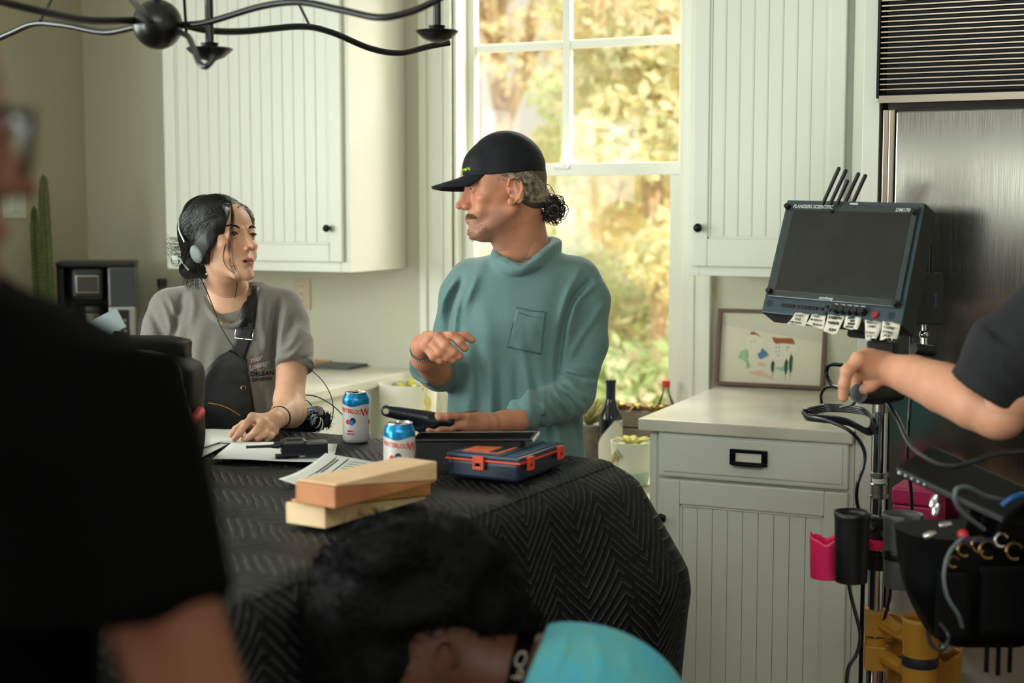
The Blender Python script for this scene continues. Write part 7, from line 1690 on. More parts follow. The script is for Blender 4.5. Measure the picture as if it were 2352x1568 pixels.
Hw.noise(.0012, 90, 2)
whair = fobj('hair', [Hw.mesh()], DARKHAIR, parent=wom)
st = []
for i in range(1900):
    side = 1 if rs.rand() < .72 else -1; a = rs.uniform(0, 1)
    src = np.array([side * rs.uniform(.1, 6.2), rs.uniform(1.5, 6.2), 11]); src[2] = 0
    d0 = np.array([side * rs.uniform(.02, .95), rs.uniform(.15, .75), rs.uniform(.25, 1.0)]); d1 = np.array([side * rs.uniform(.0, .3), -.92, -.35 + rs.uniform(-.25, .2)])
    dm = np.array([side * rs.uniform(.75, 1.0), rs.uniform(-.3, .1), rs.uniform(-.35, .5)]); pts = []; c = wh.p(0, -1.2, 2.0)
    for t in np.linspace(0, 1, 9):
        d = d0 * (1 - t) ** 2 + dm * 2 * t * (1 - t) + d1 * t * t; d /= np.linalg.norm(d); d = wh.B @ d; q = surf_dir(Hw, c, d); pts.append(q + d * (.0004 + .0016 * rs.rand()))
    pts = np.array(pts)
    if np.abs(np.diff(pts, axis=0)).max() < .035: st.append(spline(pts, 2))
strands('hair_strands', st, DARKHAIR, whair, .0008, .0005, 3)
st = []
for i in range(90):                                                          # tuft sticking out at the back
    q = K(405 + rs.uniform(-8, 12), 560 + rs.uniform(-14, 40), 3.76 + rs.uniform(-.03, .03)); L__ = rs.uniform(.012, .034); st.append(spline([q + [.02, 0, 0], q, q + [-L__ * .6, rs.uniform(-.006, .008), 0], q + [-L__, rs.uniform(-.012, .02), 0]], 3))
for i in range(120):
    q = K(440 + rs.uniform(-14, 22), 600, 3.74 + rs.uniform(-.02, .03)); st.append(spline([q + [0, .03, 0], q + [0, .0, 0], q + [-.004 + rs.uniform(-.01, .01), -.035 - rs.uniform(0, .03), 0], q + [rs.uniform(-.012, .012), -.05 - rs.uniform(0, .03), -.005]], 3))
for (pp, nn_, sp__) in (([(528, 462), (534, 492), (531, 530), (527, 570), (532, 605), (546, 640)], 14, .005), ([(518, 560), (512, 590), (520, 612), (538, 628)], 5, .004), ([(545, 476), (560, 470), (572, 482), (576, 496)], 4, .004), ([(532, 610), (545, 650), (538, 690)], 5, .002)):
    for i in range(nn_):
        P = []; o_ = rs.normal(size=3) * sp__
        for j, (x_, y_) in enumerate(pp):
            qa = [w for w in (F.surf(x_, y_), Hw.surf(x_, y_)) if w is not None]; q = min(qa, key=lambda w: w[2]) if qa else K(x_, y_, 3.70)
            P.append(q * (1 - .004 / q[2]) + o_ * (.3 + j / len(pp)) * [1, .6, .3])
        st.append(spline(P, 3))
strands('loose_strands', st, DARKHAIR, whair, .00042, .0002, 3)
clp = MB(); clp.tube(spline([cam2w(K(*p)) for p in [(402, 580, 3.74), (393, 597, 3.74), (400, 609, 3.735), (413, 607, 3.73), (418, 596, 3.73)]], 6), .003, 8); clp.cbox(cam2w(K(404, 596, 3.738)), (.022, .01, .024), bev=.006); clp.tube(cam2w(np.array([K(412, 592, 3.73), K(435, 620, 3.72)])), .004, 8)
o = obj('hair_clip', clp, mat('clip_clear', C(146, 152, 144), rough=.3), smooth=True); tag(o, 'pale translucent claw clip at the back of the woman\'s hair', 'hair clip')
# headset
hs = thing('headset', 'black headset with grey ear pad and thin cable on the seated woman', 'headset', cam2w(wh.p(8.6, -1.0, .3)))
ecp = K(449, 583, 3.652)
band = [wh.p(8.6, -3.2, 1.8), wh.p(8.4, -4.3, 4.6), wh.p(7.2, -4.6, 8.4), wh.p(4.8, -4.2, 11.8), wh.p(0, -3.4, 13.5), wh.p(-5.0, -3.4, 11.8), wh.p(-8.0, -3.0, 7.0), wh.p(-8.6, -2.0, 1.0)]
obj('headband', MB().tube(cam2w(spline(band, 8)), .0042, 8), BLACK, parent=hs, smooth=True)
obj('band_slider', MB().tube(cam2w(spline([wh.p(9.1, -2.6, 1.2), wh.p(8.95, -4.2, 4.4), wh.p(8.2, -4.9, 7.2)], 6)), .0028, 8), mat('slider_silver', C(170, 178, 174), rough=.3, metal=.6), parent=hs, smooth=True)
Re = basis(-FW * 0 + np.array([-.45, .0, -.9]), (.25, 1, 0)); 
ec = MB(); 
ec.ball(cam2w(ecp), (1, 1, 1), 20); ec.v = []; ec.f = []; ec.n = 0
u_, v_, w_ = K(1, 1, 1), None, None
E1 = np.array([.9, 0, -.43]); E2 = np.array([-.22, .97, 0]); E3 = np.cross(E1, E2); 
def disc(c, r1, r2, th_, m_, nm, lift=0):
    V = []; n = 28; prof = [(0, 1.0), (.6, .95), (.9, .7), (1.0, .3), (1.0, -.6), (.8, -1.0), (0, -1.0)]; s_ = -1 if E3[2] > 0 else 1
    for (r_, z_) in prof:
        for k in range(n): a = 2 * PI * k / n; V.append(c + E1 * math.cos(a) * r1 * r_ + E2 * math.sin(a) * r2 * r_ + E3 * s_ * (z_ * th_ + lift))
    Fs = [(i * n + k, i * n + (k + 1) % n, (i + 1) * n + (k + 1) % n, (i + 1) * n + k) for i in range(len(prof) - 1) for k in range(n)]
    return obj(nm, MB().add(cam2w(np.array(V)), Fs), m_, parent=hs, smooth=True)
disc(K(464, 584, 3.668), .022, .030, .010, mat('ear_foam', C(10, 10, 12), rough=.95), 'ear_cushion'); disc(K(451, 583, 3.650), .0185, .0235, .005, mat('ear_grey', C(104, 116, 116), rough=.45), 'ear_cup')
obj('cable', MB().tube(cam2w(spline([K(452, 604, 3.645), K(458, 630, 3.66), K(478, 676, 3.70), K(492, 712, 3.715), K(505, 745, 3.72), K(528, 785, 3.715), K(556, 822, 3.705), K(572, 850, 3.70)], 6)), .0013, 6), BLACK, parent=hs, smooth=True)
# earring, necklace, hair tie
GOLDM = mat('gold', C(206, 160, 96), rough=.25, metal=1.0)
er = MB(); er.tube(cam2w(np.array([K(474, 610, 3.66) + [.0035 * math.cos(a), .004 * math.sin(a), 0] for a in np.linspace(0, 2 * PI, 13)[:-1]])), .0007, 5, closed=True).ball(cam2w(K(474, 621, 3.66)), .0018, 8).ball(cam2w(K(475, 629, 3.66)), .0034, 10)
o = obj('earring', er, mat('pearl_gold', C(220, 200, 168), rough=.25, metal=.3), smooth=True); tag(o, 'dangling gold and pearl earring below the woman\'s ear pad', 'earring')
nk = MB(); allF = Wf
def sfn(x, y_):
    a, b = WN.surf(x, y_), Wf.surf(x, y_)
    c = [q for q in (a, b) if q is not None]; return min(c, key=lambda q: q[2]) if c else K(x, y_, 3.74)
nkp = [sfn(x, y_) for (x, y_) in [(467, 680), (480, 708), (500, 730), (515, 741), (535, 738), (548, 722), (556, 704)]]
nk.tube(cam2w(spline([q * (1 - .003 / q[2]) for q in nkp], 5)), .0007, 5); q = sfn(516, 743); q = q * (1 - .005 / q[2]); nk.tube(cam2w(np.array([q + [.008 * math.cos(a), .0045 * math.sin(a), 0] for a in np.linspace(0, 2 * PI, 17)[:-1]])), .0008, 5, closed=True)
o = obj('necklace', nk, GOLDM, smooth=True); tag(o, 'thin gold chain necklace with a small oval ring on the woman', 'necklace')
axw = K(638, 960, 3.50) - K(655, 950, 3.59); axw /= np.linalg.norm(axw); e1 = np.cross(axw, [0, 0, 1]); e1 /= np.linalg.norm(e1); e2 = np.cross(axw, e1)
o = obj('hair_tie', MB().tube(cam2w(np.array([K(641, 959, 3.515) + (e1 * math.cos(a) * 1.0 + e2 * math.sin(a) * 1.0) * .0268 for a in np.linspace(0, 2 * PI, 29)[:-1]])), .0026, 7, closed=True), BLACKM, smooth=True); tag(o, 'black elastic hair tie round the woman\'s wrist', 'bracelet')
# crossbody strap and sling bag
SLG = mat('sling_black', C(9, 11, 16), rough=.5, bump=.2, bscale=400)
slb = thing('sling_bag', 'black crossbody bag and strap worn over the woman\'s grey t-shirt', 'bag', cam2w(K(510, 900, 3.70)))
def strip(cl, w, lift, n=5, F_=Wf):
    cl = spline(cl, 6); g = []
    for i, (x, y_) in enumerate(cl):
        j = min(i + 1, len(cl) - 1); k_ = max(i - 1, 0); d = cl[j] - cl[k_]; d /= np.linalg.norm(d); nn_ = np.array([-d[1], d[0]]); ww = w if np.isscalar(w) else np.interp(i / (len(cl) - 1), np.linspace(0, 1, len(w)), w); row = []
        for m_ in range(n):
            o_ = (m_ / (n - 1) - .5) * ww; q = F_.surf(x + nn_[0] * o_, y_ + nn_[1] * o_)
            if q is None: q = F_.surf(x, y_)
            if q is None: q = K(x, y_, 3.8)
            row.append(cam2w(q * (1 - lift / q[2])))
        g.append(row)
    return np.array(g)
obj('strap', MB().grid(strip([(580, 656), (574, 700), (566, 760), (552, 800), (540, 830)], (30, 33, 34, 36, 44), .003)), SLG, parent=slb, smooth=True, solid=.002)
bk = [on_surf(Wf, [p])[0] * (1 - .005 / 3.75) for p in ((541, 753), (583, 757), (579, 780), (540, 776))]
bk = [q * 1.0 for q in bk]; obj('buckle', MB().tube(cam2w(np.array(densify([tuple(b) for b in bk] + [tuple(bk[0])], 4)[:-1])), .0013, 6, closed=True), CHROME, parent=slb, smooth=True)
obj('bag_body', MB().grid(strip([(548, 815), (530, 850), (516, 900), (512, 950), (515, 1000)], (44, 90, 130, 146, 150), .010, 12)), SLG, parent=slb, smooth=True, solid=.016)
zpq = [on_surf(Wf, [p])[0] * (1 - .021 / 3.75) for p in ((478, 925), (505, 930), (530, 940), (552, 955))]; obj('zipper', MB().tube(cam2w(spline(zpq, 6)), .0022, 6), mat('gold_zip', C(170, 130, 70), rough=.35, metal=1.0, bump=.8, bscale=600), parent=slb, smooth=True)
q = on_surf(Wf, [(559, 891)])[0] * (1 - .019 / 3.75); obj('snap_ring', MB().tube(cam2w(np.array([q + [.006 * math.cos(a), .006 * math.sin(a), 0] for a in np.linspace(0, 2 * PI, 17)[:-1]])), .0009, 5, closed=True), GOLDM, parent=slb, smooth=True)
# print on the t-shirt
def text_surf(F_, s, px, py, size, ang, lift, m_, name, shear=0.0, off=.4, sx=1.0, parent=None):
    """lettering printed on a cloth surface; size and place in pixels of the photograph"""
    mb0 = text_mb(s, size, None, None, 0, off, 'CENTER', shear, sx); V0 = mb0.v[0]; ca, sa = math.cos(ang), math.sin(ang); V = []; ok = True
    for (x, y_, z_) in V0:
        X_, Y_ = px + x * ca - y_ * sa * 1.0, py - (x * sa + y_ * ca); q = F_.surf(X_, Y_); q = K(X_, Y_, 3.75) if q is None else q; V.append(cam2w(q * (1 - lift / q[2])))
    return obj(name, MB().add(V, mb0.f), m_, parent=parent, kind='stuff')
text_surf(Wf, 'nior', 588, 824, 17, .30, .0028, mat('print_pink', C(196, 90, 130), rough=.8), 'print_outline', .3, 1.7, parent=wshirt); text_surf(Wf, 'Lounge', 596, 838, 18, .32, .0030, MATS['print_pink'], 'print_outline', .3, 1.7, parent=wshirt)
text_surf(Wf, 'nior', 588, 824, 17, .30, .0040, mat('print_mint', C(130, 206, 180), rough=.8), 'print', .3, .35, parent=wshirt); text_surf(Wf, 'Lounge', 596, 838, 18, .32, .0042, MATS['print_mint'], 'print', .3, .35, parent=wshirt)
text_surf(Wf, 'ORLEAN', 602, 858, 14, .08, .0032, mat('print_black', C(14, 14, 16), rough=.8), 'print', 0, .4, 1.0, parent=wshirt); text_surf(Wf, 'DIVISION', 602, 871, 11, .08, .0032, MATS['print_black'], 'print', 0, .35, 1.0, parent=wshirt)
# lower body and stool
WT2 = Field([-1.15, -1.75, 3.2], [-.45, -.55, 4.25], .012)
JEANS = mat('dark_jeans', C(34, 40, 52), rough=.85)
WT2.ell(KW(540, 3.92, .78), (.17, .11, .16), k=0)
for px_ in (480, 600): WT2.chain([KW(px_, 3.90, .77), KW(px_ - 6, 3.74, .74), KW(px_ - 4, 3.76, .44)], [.08, .066, .05], .03); WT2.cap(KW(px_ - 4, 3.76, .44), KW(px_, 3.82, .33), .046, .04, .02)
fobj('jeans', [WT2.mesh()], JEANS, parent=wom)
for px_ in (480, 600):
    SH = Field(KW(px_, 3.78, .28) - [.10, .10, .20], KW(px_, 3.78, .28) + [.10, .12, .20], .006); SH.cap(KW(px_, 3.85, .285), KW(px_, 3.72, .28), .038, .032, 0); fobj('shoe', [SH.mesh()], BLACKM, parent=wom)
sc_ = at(540, 1000, 3.95); sx_, sy_ = sc_[0], sc_[1]
stl = thing('bar_stool', 'black curved-back bar stool under the seated woman', 'stool', (sx_, sy_, 0))
obj('seat', MB().lathe([(0, .63), (.19, .63), (.2, .645), (.19, .66), (0, .66)], 32, T=(sx_, sy_, 0)), BLACKM, parent=stl, smooth=True)
for k in range(4): a = PI / 4 + k * PI / 2; obj('leg', MB().tube([[sx_ + .13 * math.cos(a), sy_ + .13 * math.sin(a), .63], [sx_ + .20 * math.cos(a), sy_ + .20 * math.sin(a), 0]], .012, 10), BMETAL, parent=stl, smooth=True)
obj('foot_ring', MB().tube([[sx_ + .185 * math.cos(a), sy_ + .185 * math.sin(a), .22] for a in np.linspace(0, 2 * PI, 33)[:-1]], .009, 8, closed=True), BMETAL, parent=stl, smooth=True)
bp_ = [cam2w(K(*p)) for p in [(352, 1010, 4.02), (336, 900, 4.03), (325, 800, 4.04), (328, 740, 4.06), (350, 700, 4.08), (420, 682, 4.12), (520, 680, 4.13), (600, 690, 4.10)]]
obj('back_rail', MB().tube(spline(bp_, 6), .010, 8), mat('stool_wood', C(46, 36, 30), rough=.5), parent=stl, smooth=True)
# gear pouch on the table's far edge behind her elbow, thin cables rising from it
gp = thing('gear_pouch', 'black gear pouch with cables beside the woman\'s elbow on the table edge', 'bag', cam2w(K(700, 985, 3.70)))
g0 = onZ(640, 996, S0 - .002)
obj('pouch_body', MB().cbox(cam2w(K(690, 965, 3.72)), (.12, .07, .055), R=np.array(Matrix.Rotation(.3, 3, 'Z')), bev=.012), BAG, parent=gp)
rs5 = np.random.RandomState(8)
for i in range(7):
    c = cam2w(K(712 + rs5.uniform(-14, 22), 958 + rs5.uniform(-14, 18), 3.68)); r_ = rs5.uniform(.012, .02); obj('cable_loop', MB().tube([c + (RT * math.cos(a) * .7 + UP * math.sin(a)) * r_ + FW * .01 * math.sin(2 * a) for a in np.linspace(0, 2 * PI, 17)[:-1]], .0016, 6, closed=True), mat('cable_paleblue', C(120, 150, 180), rough=.4) if i % 2 else mat('cable_white', C(190, 195, 190), rough=.4), parent=gp, smooth=True)
fz = MB()
for i in range(260):
    c = cam2w(K(748 + rs5.uniform(-10, 10), 965 + rs5.uniform(-16, 16), 3.72)); d = rs5.normal(size=3); d /= np.linalg.norm(d); fz.tube([c, c + d * .014], [.0012, .0003], 3)
fz.ball(cam2w(K(748, 968, 3.72)), .014, 10); obj('furry_cover', fz, BLACKM, parent=gp, kind='stuff')
obj('grey_cloth', MB().grid(np.array([[cam2w(K(700 + 6 * i, 935 + 4 * j + 3 * math.sin(i + j), 3.70 - .004 * j)) for j in range(6)] for i in range(8)])), mat('cloth_grey', C(120, 112, 104), rough=.9), parent=gp, smooth=True, solid=.003)
cable([(690, 838, 3.76), (715, 850, 3.75), (745, 880, 3.74), (762, 915, 3.73), (765, 950, 3.72), (755, 985, 3.71)], .0013, 'thin dark cable arching from the woman\'s sleeve to the table edge', grp='thin cables behind the woman\'s elbow')
cable([(690, 906, 3.76), (725, 910, 3.75), (760, 928, 3.74), (790, 955, 3.73)], .0016, 'thin dark cable running from the woman\'s elbow towards the nearer can', grp='thin cables behind the woman\'s elbow')
cable([(692, 914, 3.74), (708, 922, 3.73), (722, 940, 3.72)], .0014, 'short thin cable above the gear pouch', grp='thin cables behind the woman\'s elbow')
# ------------------------------------------------------------------ foreground: person in black at the left edge
BLKT = mat('black_tshirt', C(3, 3, 3), rough=.95, spec=.05)
lp = thing('person', 'person in black t-shirt and dark glasses out of focus at the left edge', 'person', at(60, 1560, 1.12) * [1, 1, 0])
lh = Head(K(-315, 325, 1.0), (.88, -.07, .47), (0, 1, 0), sc=1.0, h=.0026)
lh.build(nosetip=12.0, ear=True); lh.F.cap(lh.p(0, -2, -4), K(-360, 720, 1.06), .055, .062, .03)
LT = Field([-.62, -.62, .90], [-.14, .06, 1.34], .007); LT.loft([(700, -400, 120, 1.12, .06), (800, -600, 250, 1.12, .07), (1000, -600, 260, 1.12, .07), (1380, -600, 140, 1.12, .07), (2300, -600, 130, 1.14, .07)], 0)
LA_ = Field([-.36, -.62, .98], [-.14, -.08, 1.24], .004); LA_.chain([K(300, 1050, 1.10), K(368, 1390, 1.10), K(430, 1600, 1.11), K(500, 1850, 1.13)], [.046, .0445, .0445, .040], 0); LA_.chain([K(500, 1850, 1.13), K(620, 2050, 1.3)], [.040, .032], .01)
LA_ = Field([-.36, -.60, .98], [-.12, -.06, 1.40], .004); LA_.chain([K(300, 1050, 1.10), K(368, 1390, 1.10), K(430, 1600, 1.11), K(500, 1850, 1.13)], [.046, .0445, .0445, .040], 0)
LA_.chain([K(500, 1850, 1.13), K(560, 1900, 1.22), K(600, 1800, 1.33)], [.040, .034, .026], .01)
parts = [lh.F.mesh(), LT.mesh(), LA_.mesh()]; _, _, Vc = meshes(parts)
lb_ = fobj('body', parts, SKIN, parent=lp, cols=skin_cols(Vc, C(112, 68, 48), 9, lh, lips=(C(150, 84, 72), .7)))
lh.eyes(lb_, (0, 1, -.1), mat('iris_brown', C(60, 36, 24)))
LS = Field([-.66, -.62, .88], [-.10, .10, 1.36], .006)
LS.loft([(600, -500, -30, 1.12, .06), (652, -700, 20, 1.12, .09), (700, -700, 150, 1.12, .10), (765, -700, 272, 1.12, .11), (820, -700, 335, 1.12, .115), (900, -700, 380, 1.12, .115), (1000, -700, 418, 1.12, .115), (1100, -700, 445, 1.12, .11), (1250, -700, 478, 1.12, .105), (1390, -700, 508, 1.12, .10)], 0, 2.4)
LS.cap(K(230, 850, 1.12), K(366, 1372, 1.10), .062, .050, .03, flat=True)
LS.loft([(1300, -700, 215, 1.14, .11), (1500, -700, 222, 1.14, .11), (2450, -700, 200, 1.15, .11)], .012, 2.4)
fobj('tshirt', [LS.mesh()], BLKT, parent=lp)
LHf = Field(lh.o - [.14, .12, .14], lh.o + [.12, .15, .14], .004); HL(LHf, lh, (0, -1.4, 4.8), (8.2, 9.2, 8.8)); HL(LHf, lh, (0, 9.5, 1.0), (9.5, 5.6, 8.2), .6, 's'); HL(LHf, lh, (0, 3, -5), (10, 8, 6), .5, 's')
fobj('hair', [LHf.mesh()], mat('brown_hair', C(110, 66, 38), rough=.6, bump=.6, bscale=120), parent=lp)
gls = thing('eyeglasses', 'black framed eyeglasses on the blurred person at the left edge', 'glasses', cam2w(lh.p(0, 10, 1)))
GF = mat('glasses_frame', C(10, 10, 12), rough=.3)
def rim(x): return np.array([lh.p(x + 2.65 * math.cos(a) * (1.0), 10.6 - .12 * (2.65 * math.cos(a)) * (1 if x > 0 else -1), .9 + 2.25 * math.sin(a) + (.25 if math.sin(a) > .5 else 0)) for a in np.linspace(0, 2 * PI, 33)[:-1]])
for x in (3.2, -3.2):
    o = obj('rim', MB().tube(cam2w(rim(x)), .0030, 8, closed=True), GF, parent=gls, smooth=True)
    R_ = cam2w(rim(x)); c = R_.mean(0); obj('lens', MB().add([*R_, c], [(i, (i + 1) % 32, 32) for i in range(32)]), GLASS, parent=gls)
    s_ = 1 if x > 0 else -1; obj('temple_arm', MB().tube(cam2w(np.array([lh.p(s_ * 5.7, 10.3, 2.3), lh.p(s_ * 7.6, 8.6, 2.3), lh.p(s_ * 7.9, 0, 2.0), lh.p(s_ * 7.9, -1.8, .4)])), .0038, 8), GF, parent=gls, smooth=True)
obj('bridge', MB().tube(cam2w(np.array([lh.p(.8, 10.7, 1.5), lh.p(0, 10.9, 1.8), lh.p(-.8, 10.7, 1.5)])), .002, 8), GF, parent=gls, smooth=True)
# ------------------------------------------------------------------ foreground: crouching person with curly hair
cp = thing('person', 'crouching person with dark curly hair and turquoise shirt at the bottom edge', 'person', at(1150, 1900, 2.2) * [1, 1, 0])
CH = Field(K(900, 1640, 2.05) - [.14, .06, .02], K(1330, 1400, 2.4) + [.08, .06, .02], .003)
CH = Field([-.40, -.62, 1.98], [.16, -.36, 2.42], .0032)
CH.ell(K(975, 1440, 2.2), (.082, .10, .085), k=0); CH.cap(K(1000, 1490, 2.19), K(1110, 1545, 2.19), .070, .062, .03); CH.cap(K(1110, 1545, 2.19), K(1260, 1580, 2.20), .060, .085, .03); CH.ell(K(940, 1560, 2.16), (.060, .060, .055), k=.03)
ec_ = K(1022, 1512, 2.115)
for i in range(12):
    a0, a1 = -2.4 + i * .36, -2.4 + (i + 1) * .36; g_ = lambda a: ec_ + np.array([-.016 * math.sin(a + .5), .030 * math.cos(a + .5), -.004 * math.cos(a)]); CH.cap(g_(a0), g_(a1), .0042, .0042, .003)
CH.ell(ec_ + [0, 0, .012], (.014, .026, .010), k=.006)
CT = Field([-.16, -1.35, 1.95], [.34, -.42, 2.5], .010); CT.ell(K(1310, 1700, 2.2), (.15, .16, .12), k=0); CT.chain([K(1380, 1850, 2.25), K(1420, 2250, 2.3)], [.14, .14], .05)
for dx_ in (-.08, .08): CT.chain([K(1420, 2250, 2.3) + [dx_, 0, 0], K(1250, 2300, 2.15) + [dx_, .0, 0], K(1330, 2720, 2.2) + [dx_, 0, 0]], [.08, .07, .05], .03)
parts = [CH.mesh(), CT.mesh()]; _, _, Vc = meshes(parts)
cb_ = fobj('body', parts, SKIN, parent=cp, cols=skin_cols(Vc, C(76, 42, 27), 12))
CS = Field([-.10, -1.10, 1.95], [.36, -.38, 2.46], .006)
CS.ell(K(1310, 1642, 2.2), (.181, .141, .135), k=0); CS.chain([K(1380, 1760, 2.25), K(1420, 2150, 2.3)], [.16, .165], .06)
sl, P = CS.sub(CS.lo, CS.lo + CS.n * CS.h); pxx = CX + FPX * P[..., 0] / P[..., 2]; pyy = CY - FPX * P[..., 1] / P[..., 2]; cut = ((1262 - (pyy - 1425) * .40) - pxx) / FPX * 2.2
CS.F[sl] = np.maximum(CS.F[sl], cut.astype(np.float32))
CS.folds([([(1300, 1440), (1290, 1500), (1260, 1560)], .004, 12), ([(1360, 1460), (1380, 1520), (1370, 1568)], .003, 14), ([(1440, 1490), (1450, 1540)], .003, 10)])
fobj('shirt', [CS.mesh()], mat('turquoise_shirt', C(62, 158, 184), rough=.85, col2=C(86, 158, 158), nscale=18, detail=4, stretch=(1, 1, .35)), parent=cp)
CHf = Field([-.36, -.60, 1.98], [.06, -.22, 2.44], .005); hc = K(955, 1395, 2.2)
for (x_, y_, d_, r_) in ((960, 1350, 2.2, .105), (880, 1330, 2.19, .085), (1040, 1350, 2.21, .09), (830, 1400, 2.18, .085), (900, 1450, 2.2, .09), (1110, 1400, 2.22, .07), (850, 1520, 2.18, .09), (1040, 1290, 2.2, .06), (920, 1275, 2.2, .06), (1150, 1440, 2.25, .05)): CHf.ell(K(x_, y_, d_), r_, k=.03)
CHf.noise(.008, 60, 4); CHf.ell(K(1060, 1580, 2.10), (.075, .085, .10), k=.01, mode='s')
ch_ = fobj('hair', [CHf.mesh()], mat('curly_hair', C(3, 3, 3), rough=.75, spec=.12, bump=.5, bscale=90), parent=cp)
st = []; rs6 = np.random.RandomState(20); bandv = np.argwhere(np.abs(CHf.F) < CHf.h * .8)
for i in range(1500):
    q = CHf.lo + bandv[rs6.randint(len(bandv))] * CHf.h; ax_ = rs6.normal(size=3); ax_ /= np.linalg.norm(ax_); e1 = np.cross(ax_, [0, 0, 1]); e1 /= np.linalg.norm(e1); e2 = np.cross(ax_, e1); r_ = rs6.uniform(.004, .009); L__ = rs6.uniform(.01, .03); a0 = rs6.uniform(0, 6)
    st.append([q + ax_ * L__ * (t - .3) + (e1 * math.cos(a0 + t * 9) + e2 * math.sin(a0 + t * 9)) * r_ for t in np.linspace(0, 1, 11)])
strands('curls', st, MATS['curly_hair'], ch_, .0012, .0006, 3)
lny = thing('lanyard', 'black lanyard with pale lettering round the crouching person\'s neck', 'lanyard', cam2w(K(1200, 1500, 2.08)))
g = []
for i in range(14):
    t = i / 13; cxp, cyp = 1228 - 46 * t - 6 * math.sin(t * 3), 1405 + 180 * t; row = []
    for j in range(5):
        u = (j / 4 - .5) * 40; q0 = [f_.surf(cxp + u, cyp + u * .12) for f_ in (CH, CS)]; q0 = [q for q in q0 if q is not None]; q = min(q0, key=lambda q: q[2]) if q0 else K(cxp + u, cyp, 2.13); row.append(q[2])
    g.append((cxp, cyp, min(row) - .004))
G_ = np.array([[cam2w(K(cx_ + (j / 4 - .5) * 40, cy_ + (j / 4 - .5) * 5, d_)) for j in range(5)] for (cx_, cy_, d_) in g])
obj('strap', MB().grid(G_), BLKT, parent=lny, smooth=True, solid=.0018)
tm = text_mb('XPO', .040, None, None, 0, .0006); V = []
for (x, y_, z_) in tm.v[0]:
    t = np.clip(.78 - x / .135, 0, 1) ; i_ = t * 13; i0 = min(int(i_), 12); cx_, cy_, d_ = [g[i0][k] * (1 - (i_ - i0)) + g[i0 + 1][k] * (i_ - i0) for k in range(3)]; V.append(cam2w(K(cx_ + 0 + y_ / 2.1 * FPX * .62, cy_, d_ - .0022)))
obj('lettering', MB().add(V, tm.f), mat('lanyard_print', C(120, 112, 100), rough=.8), parent=lny, kind='stuff')
# ------------------------------------------------------------------ right: person gripping the stand
rp = thing('person', 'person in black sleeve reaching in from the right to grip the stand', 'person', at(2560, 1560, 2.75) * [1, 1, 0])
RA = Field([.62, -.20, 2.56], [1.02, .02, 3.06], .0026)
RA.chain([K(2300, 950, 2.66), K(2240, 925, 2.69), K(2165, 890, 2.77), K(2095, 862, 2.86), K(2040, 848, 2.93)], [.047, .051, .049, .041, .0325], .01)
RA.ell(K(2290, 962, 2.665), (.036, .032, .036), k=.02)
r1 = [K(1972, 826, 2.90), K(1946, 852, 2.895), K(1939, 882, 2.90), K(1937, 912, 2.91)]; r2 = [K(1990, 818, 2.93), K(1962, 850, 2.94), K(1968, 888, 2.945), K(1980, 918, 2.95)]
r3 = [K(2000, 816, 2.96), K(1975, 850, 2.985), K(1980, 890, 2.995), K(1992, 914, 2.99)]; r4 = [K(2008, 820, 2.99), K(1990, 852, 3.01), K(1994, 885, 3.02), K(2002, 905, 3.01)]
rth = [K(2022, 872, 2.92), K(2000, 886, 2.92), K(1986, 894, 2.92)]
for f_, rr in ((r1, .0125), (r2, .0115), (r3, .0108), (r4, .0098)):
    RA.cap(K(2030, 846, 2.94), f_[0], .027, rr + .005, .015)
    for i in range(3): RA.cap(f_[i], f_[i + 1], rr * (1.08 - .08 * i), rr * (1 - .08 * i), .005)
    RA.ell(f_[1], rr * 1.12, k=.003)
RA.ell(K(1998, 842, 2.925), np.array([.036, .032, .028]), k=.015)
for i in range(2): RA.cap(rth[i], rth[i + 1], .013 - .001 * i, .012 - .001 * i, .006)
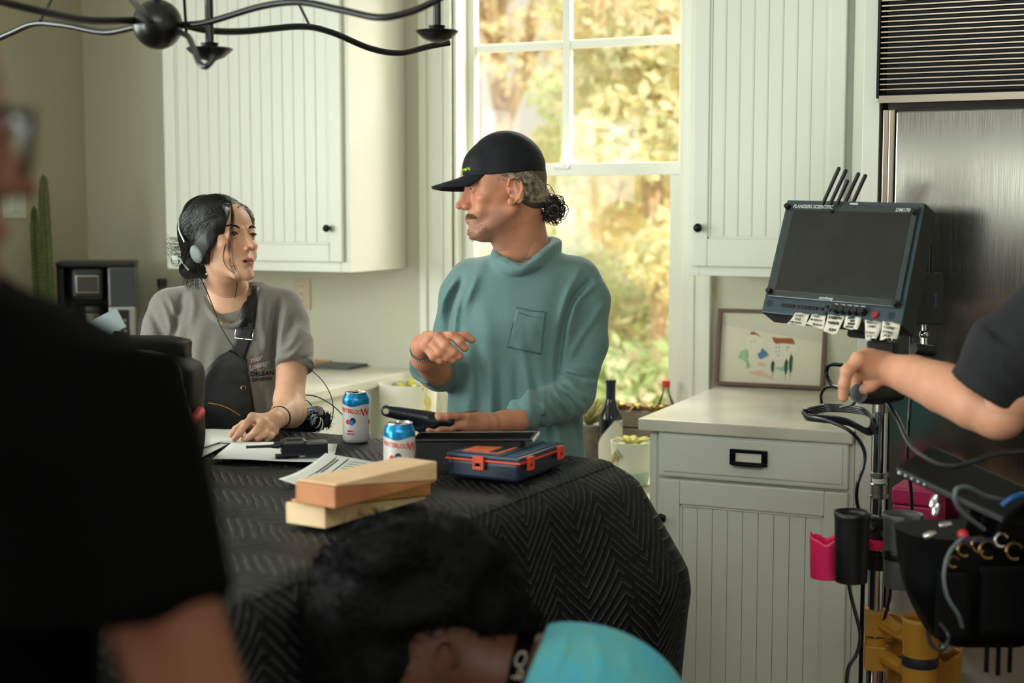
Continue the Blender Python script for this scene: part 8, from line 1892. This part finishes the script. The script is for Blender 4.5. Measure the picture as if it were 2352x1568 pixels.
RT_ = Field([.78, -.70, 2.34], [1.50, .30, 3.0], .012); RT_.cap(K(2300, 930, 2.66), K(2460, 700, 2.60), .05, .06, 0); RT_.loft([(560, 2420, 2700, 2.62, .08), (700, 2380, 2800, 2.62, .10), (1300, 2400, 2790, 2.64, .10)], .03)
RL_ = Field([.70, -1.78, 2.44], [1.42, -.30, 3.0], .014)
for px_ in (2530, 2690): RL_.chain([K(px_, 1300, 2.66), K(px_, 2000, 2.68), K(px_, 2560, 2.7)], [.085, .065, .05], .03)
hh_ = Head(K(2600, 400, 2.60), (-.75, -.2, .6), (0, 1, 0), sc=1.0, h=.004); hh_.build(); hh_.F.cap(hh_.p(0, -2, -4), K(2600, 580, 2.62), .055, .06, .03)
parts = [RA.mesh(), RT_.mesh(), RL_.mesh(), hh_.F.mesh()]; _, _, Vc = meshes(parts)
rb2 = fobj('body', parts, SKIN, parent=rp, cols=skin_cols(Vc, C(210, 152, 122), 15, blush=None))
RS = Field([.76, -.68, 2.30], [1.52, .34, 3.0], .007)
RS.cap(K(2262, 900, 2.67), K(2330, 800, 2.64), .068, .078, 0, flat=True); RS.cap(K(2330, 800, 2.64), K(2480, 690, 2.60), .078, .085, .03); RS.cap(K(2262, 900, 2.67), K(2275, 880, 2.665), .071, .070, .004, flat=True)
RS.loft([(540, 2440, 2680, 2.62, .09), (600, 2400, 2780, 2.62, .11), (1000, 2380, 2800, 2.62, .12), (1560, 2380, 2800, 2.64, .12)], .04)
RS.folds([([(2215, 800), (2250, 850), (2300, 900)], .006, 10), ([(2240, 780), (2290, 830), (2340, 880)], .006, 10), ([(2270, 750), (2320, 790)], -.006, 9)])
fobj('tshirt', [RS.mesh()], mat('charcoal_tshirt', C(22, 24, 28), rough=.9), parent=rp)
fobj('trousers', [RL_.mesh()], BLKT, parent=rp).scale = (1.0, 1.0, 1.0)
o = obj('stand_grip', MB().tube([cam2w(K(1972, 903, 2.925)), cam2w(K(2010, 903, 2.98)), cam2w(K(2060, 898, 3.05))], [.020, .024, .022], 16), MBK, smooth=True); tag(o, 'black grip at the top of the chrome pole held by the reaching hand', 'grip')
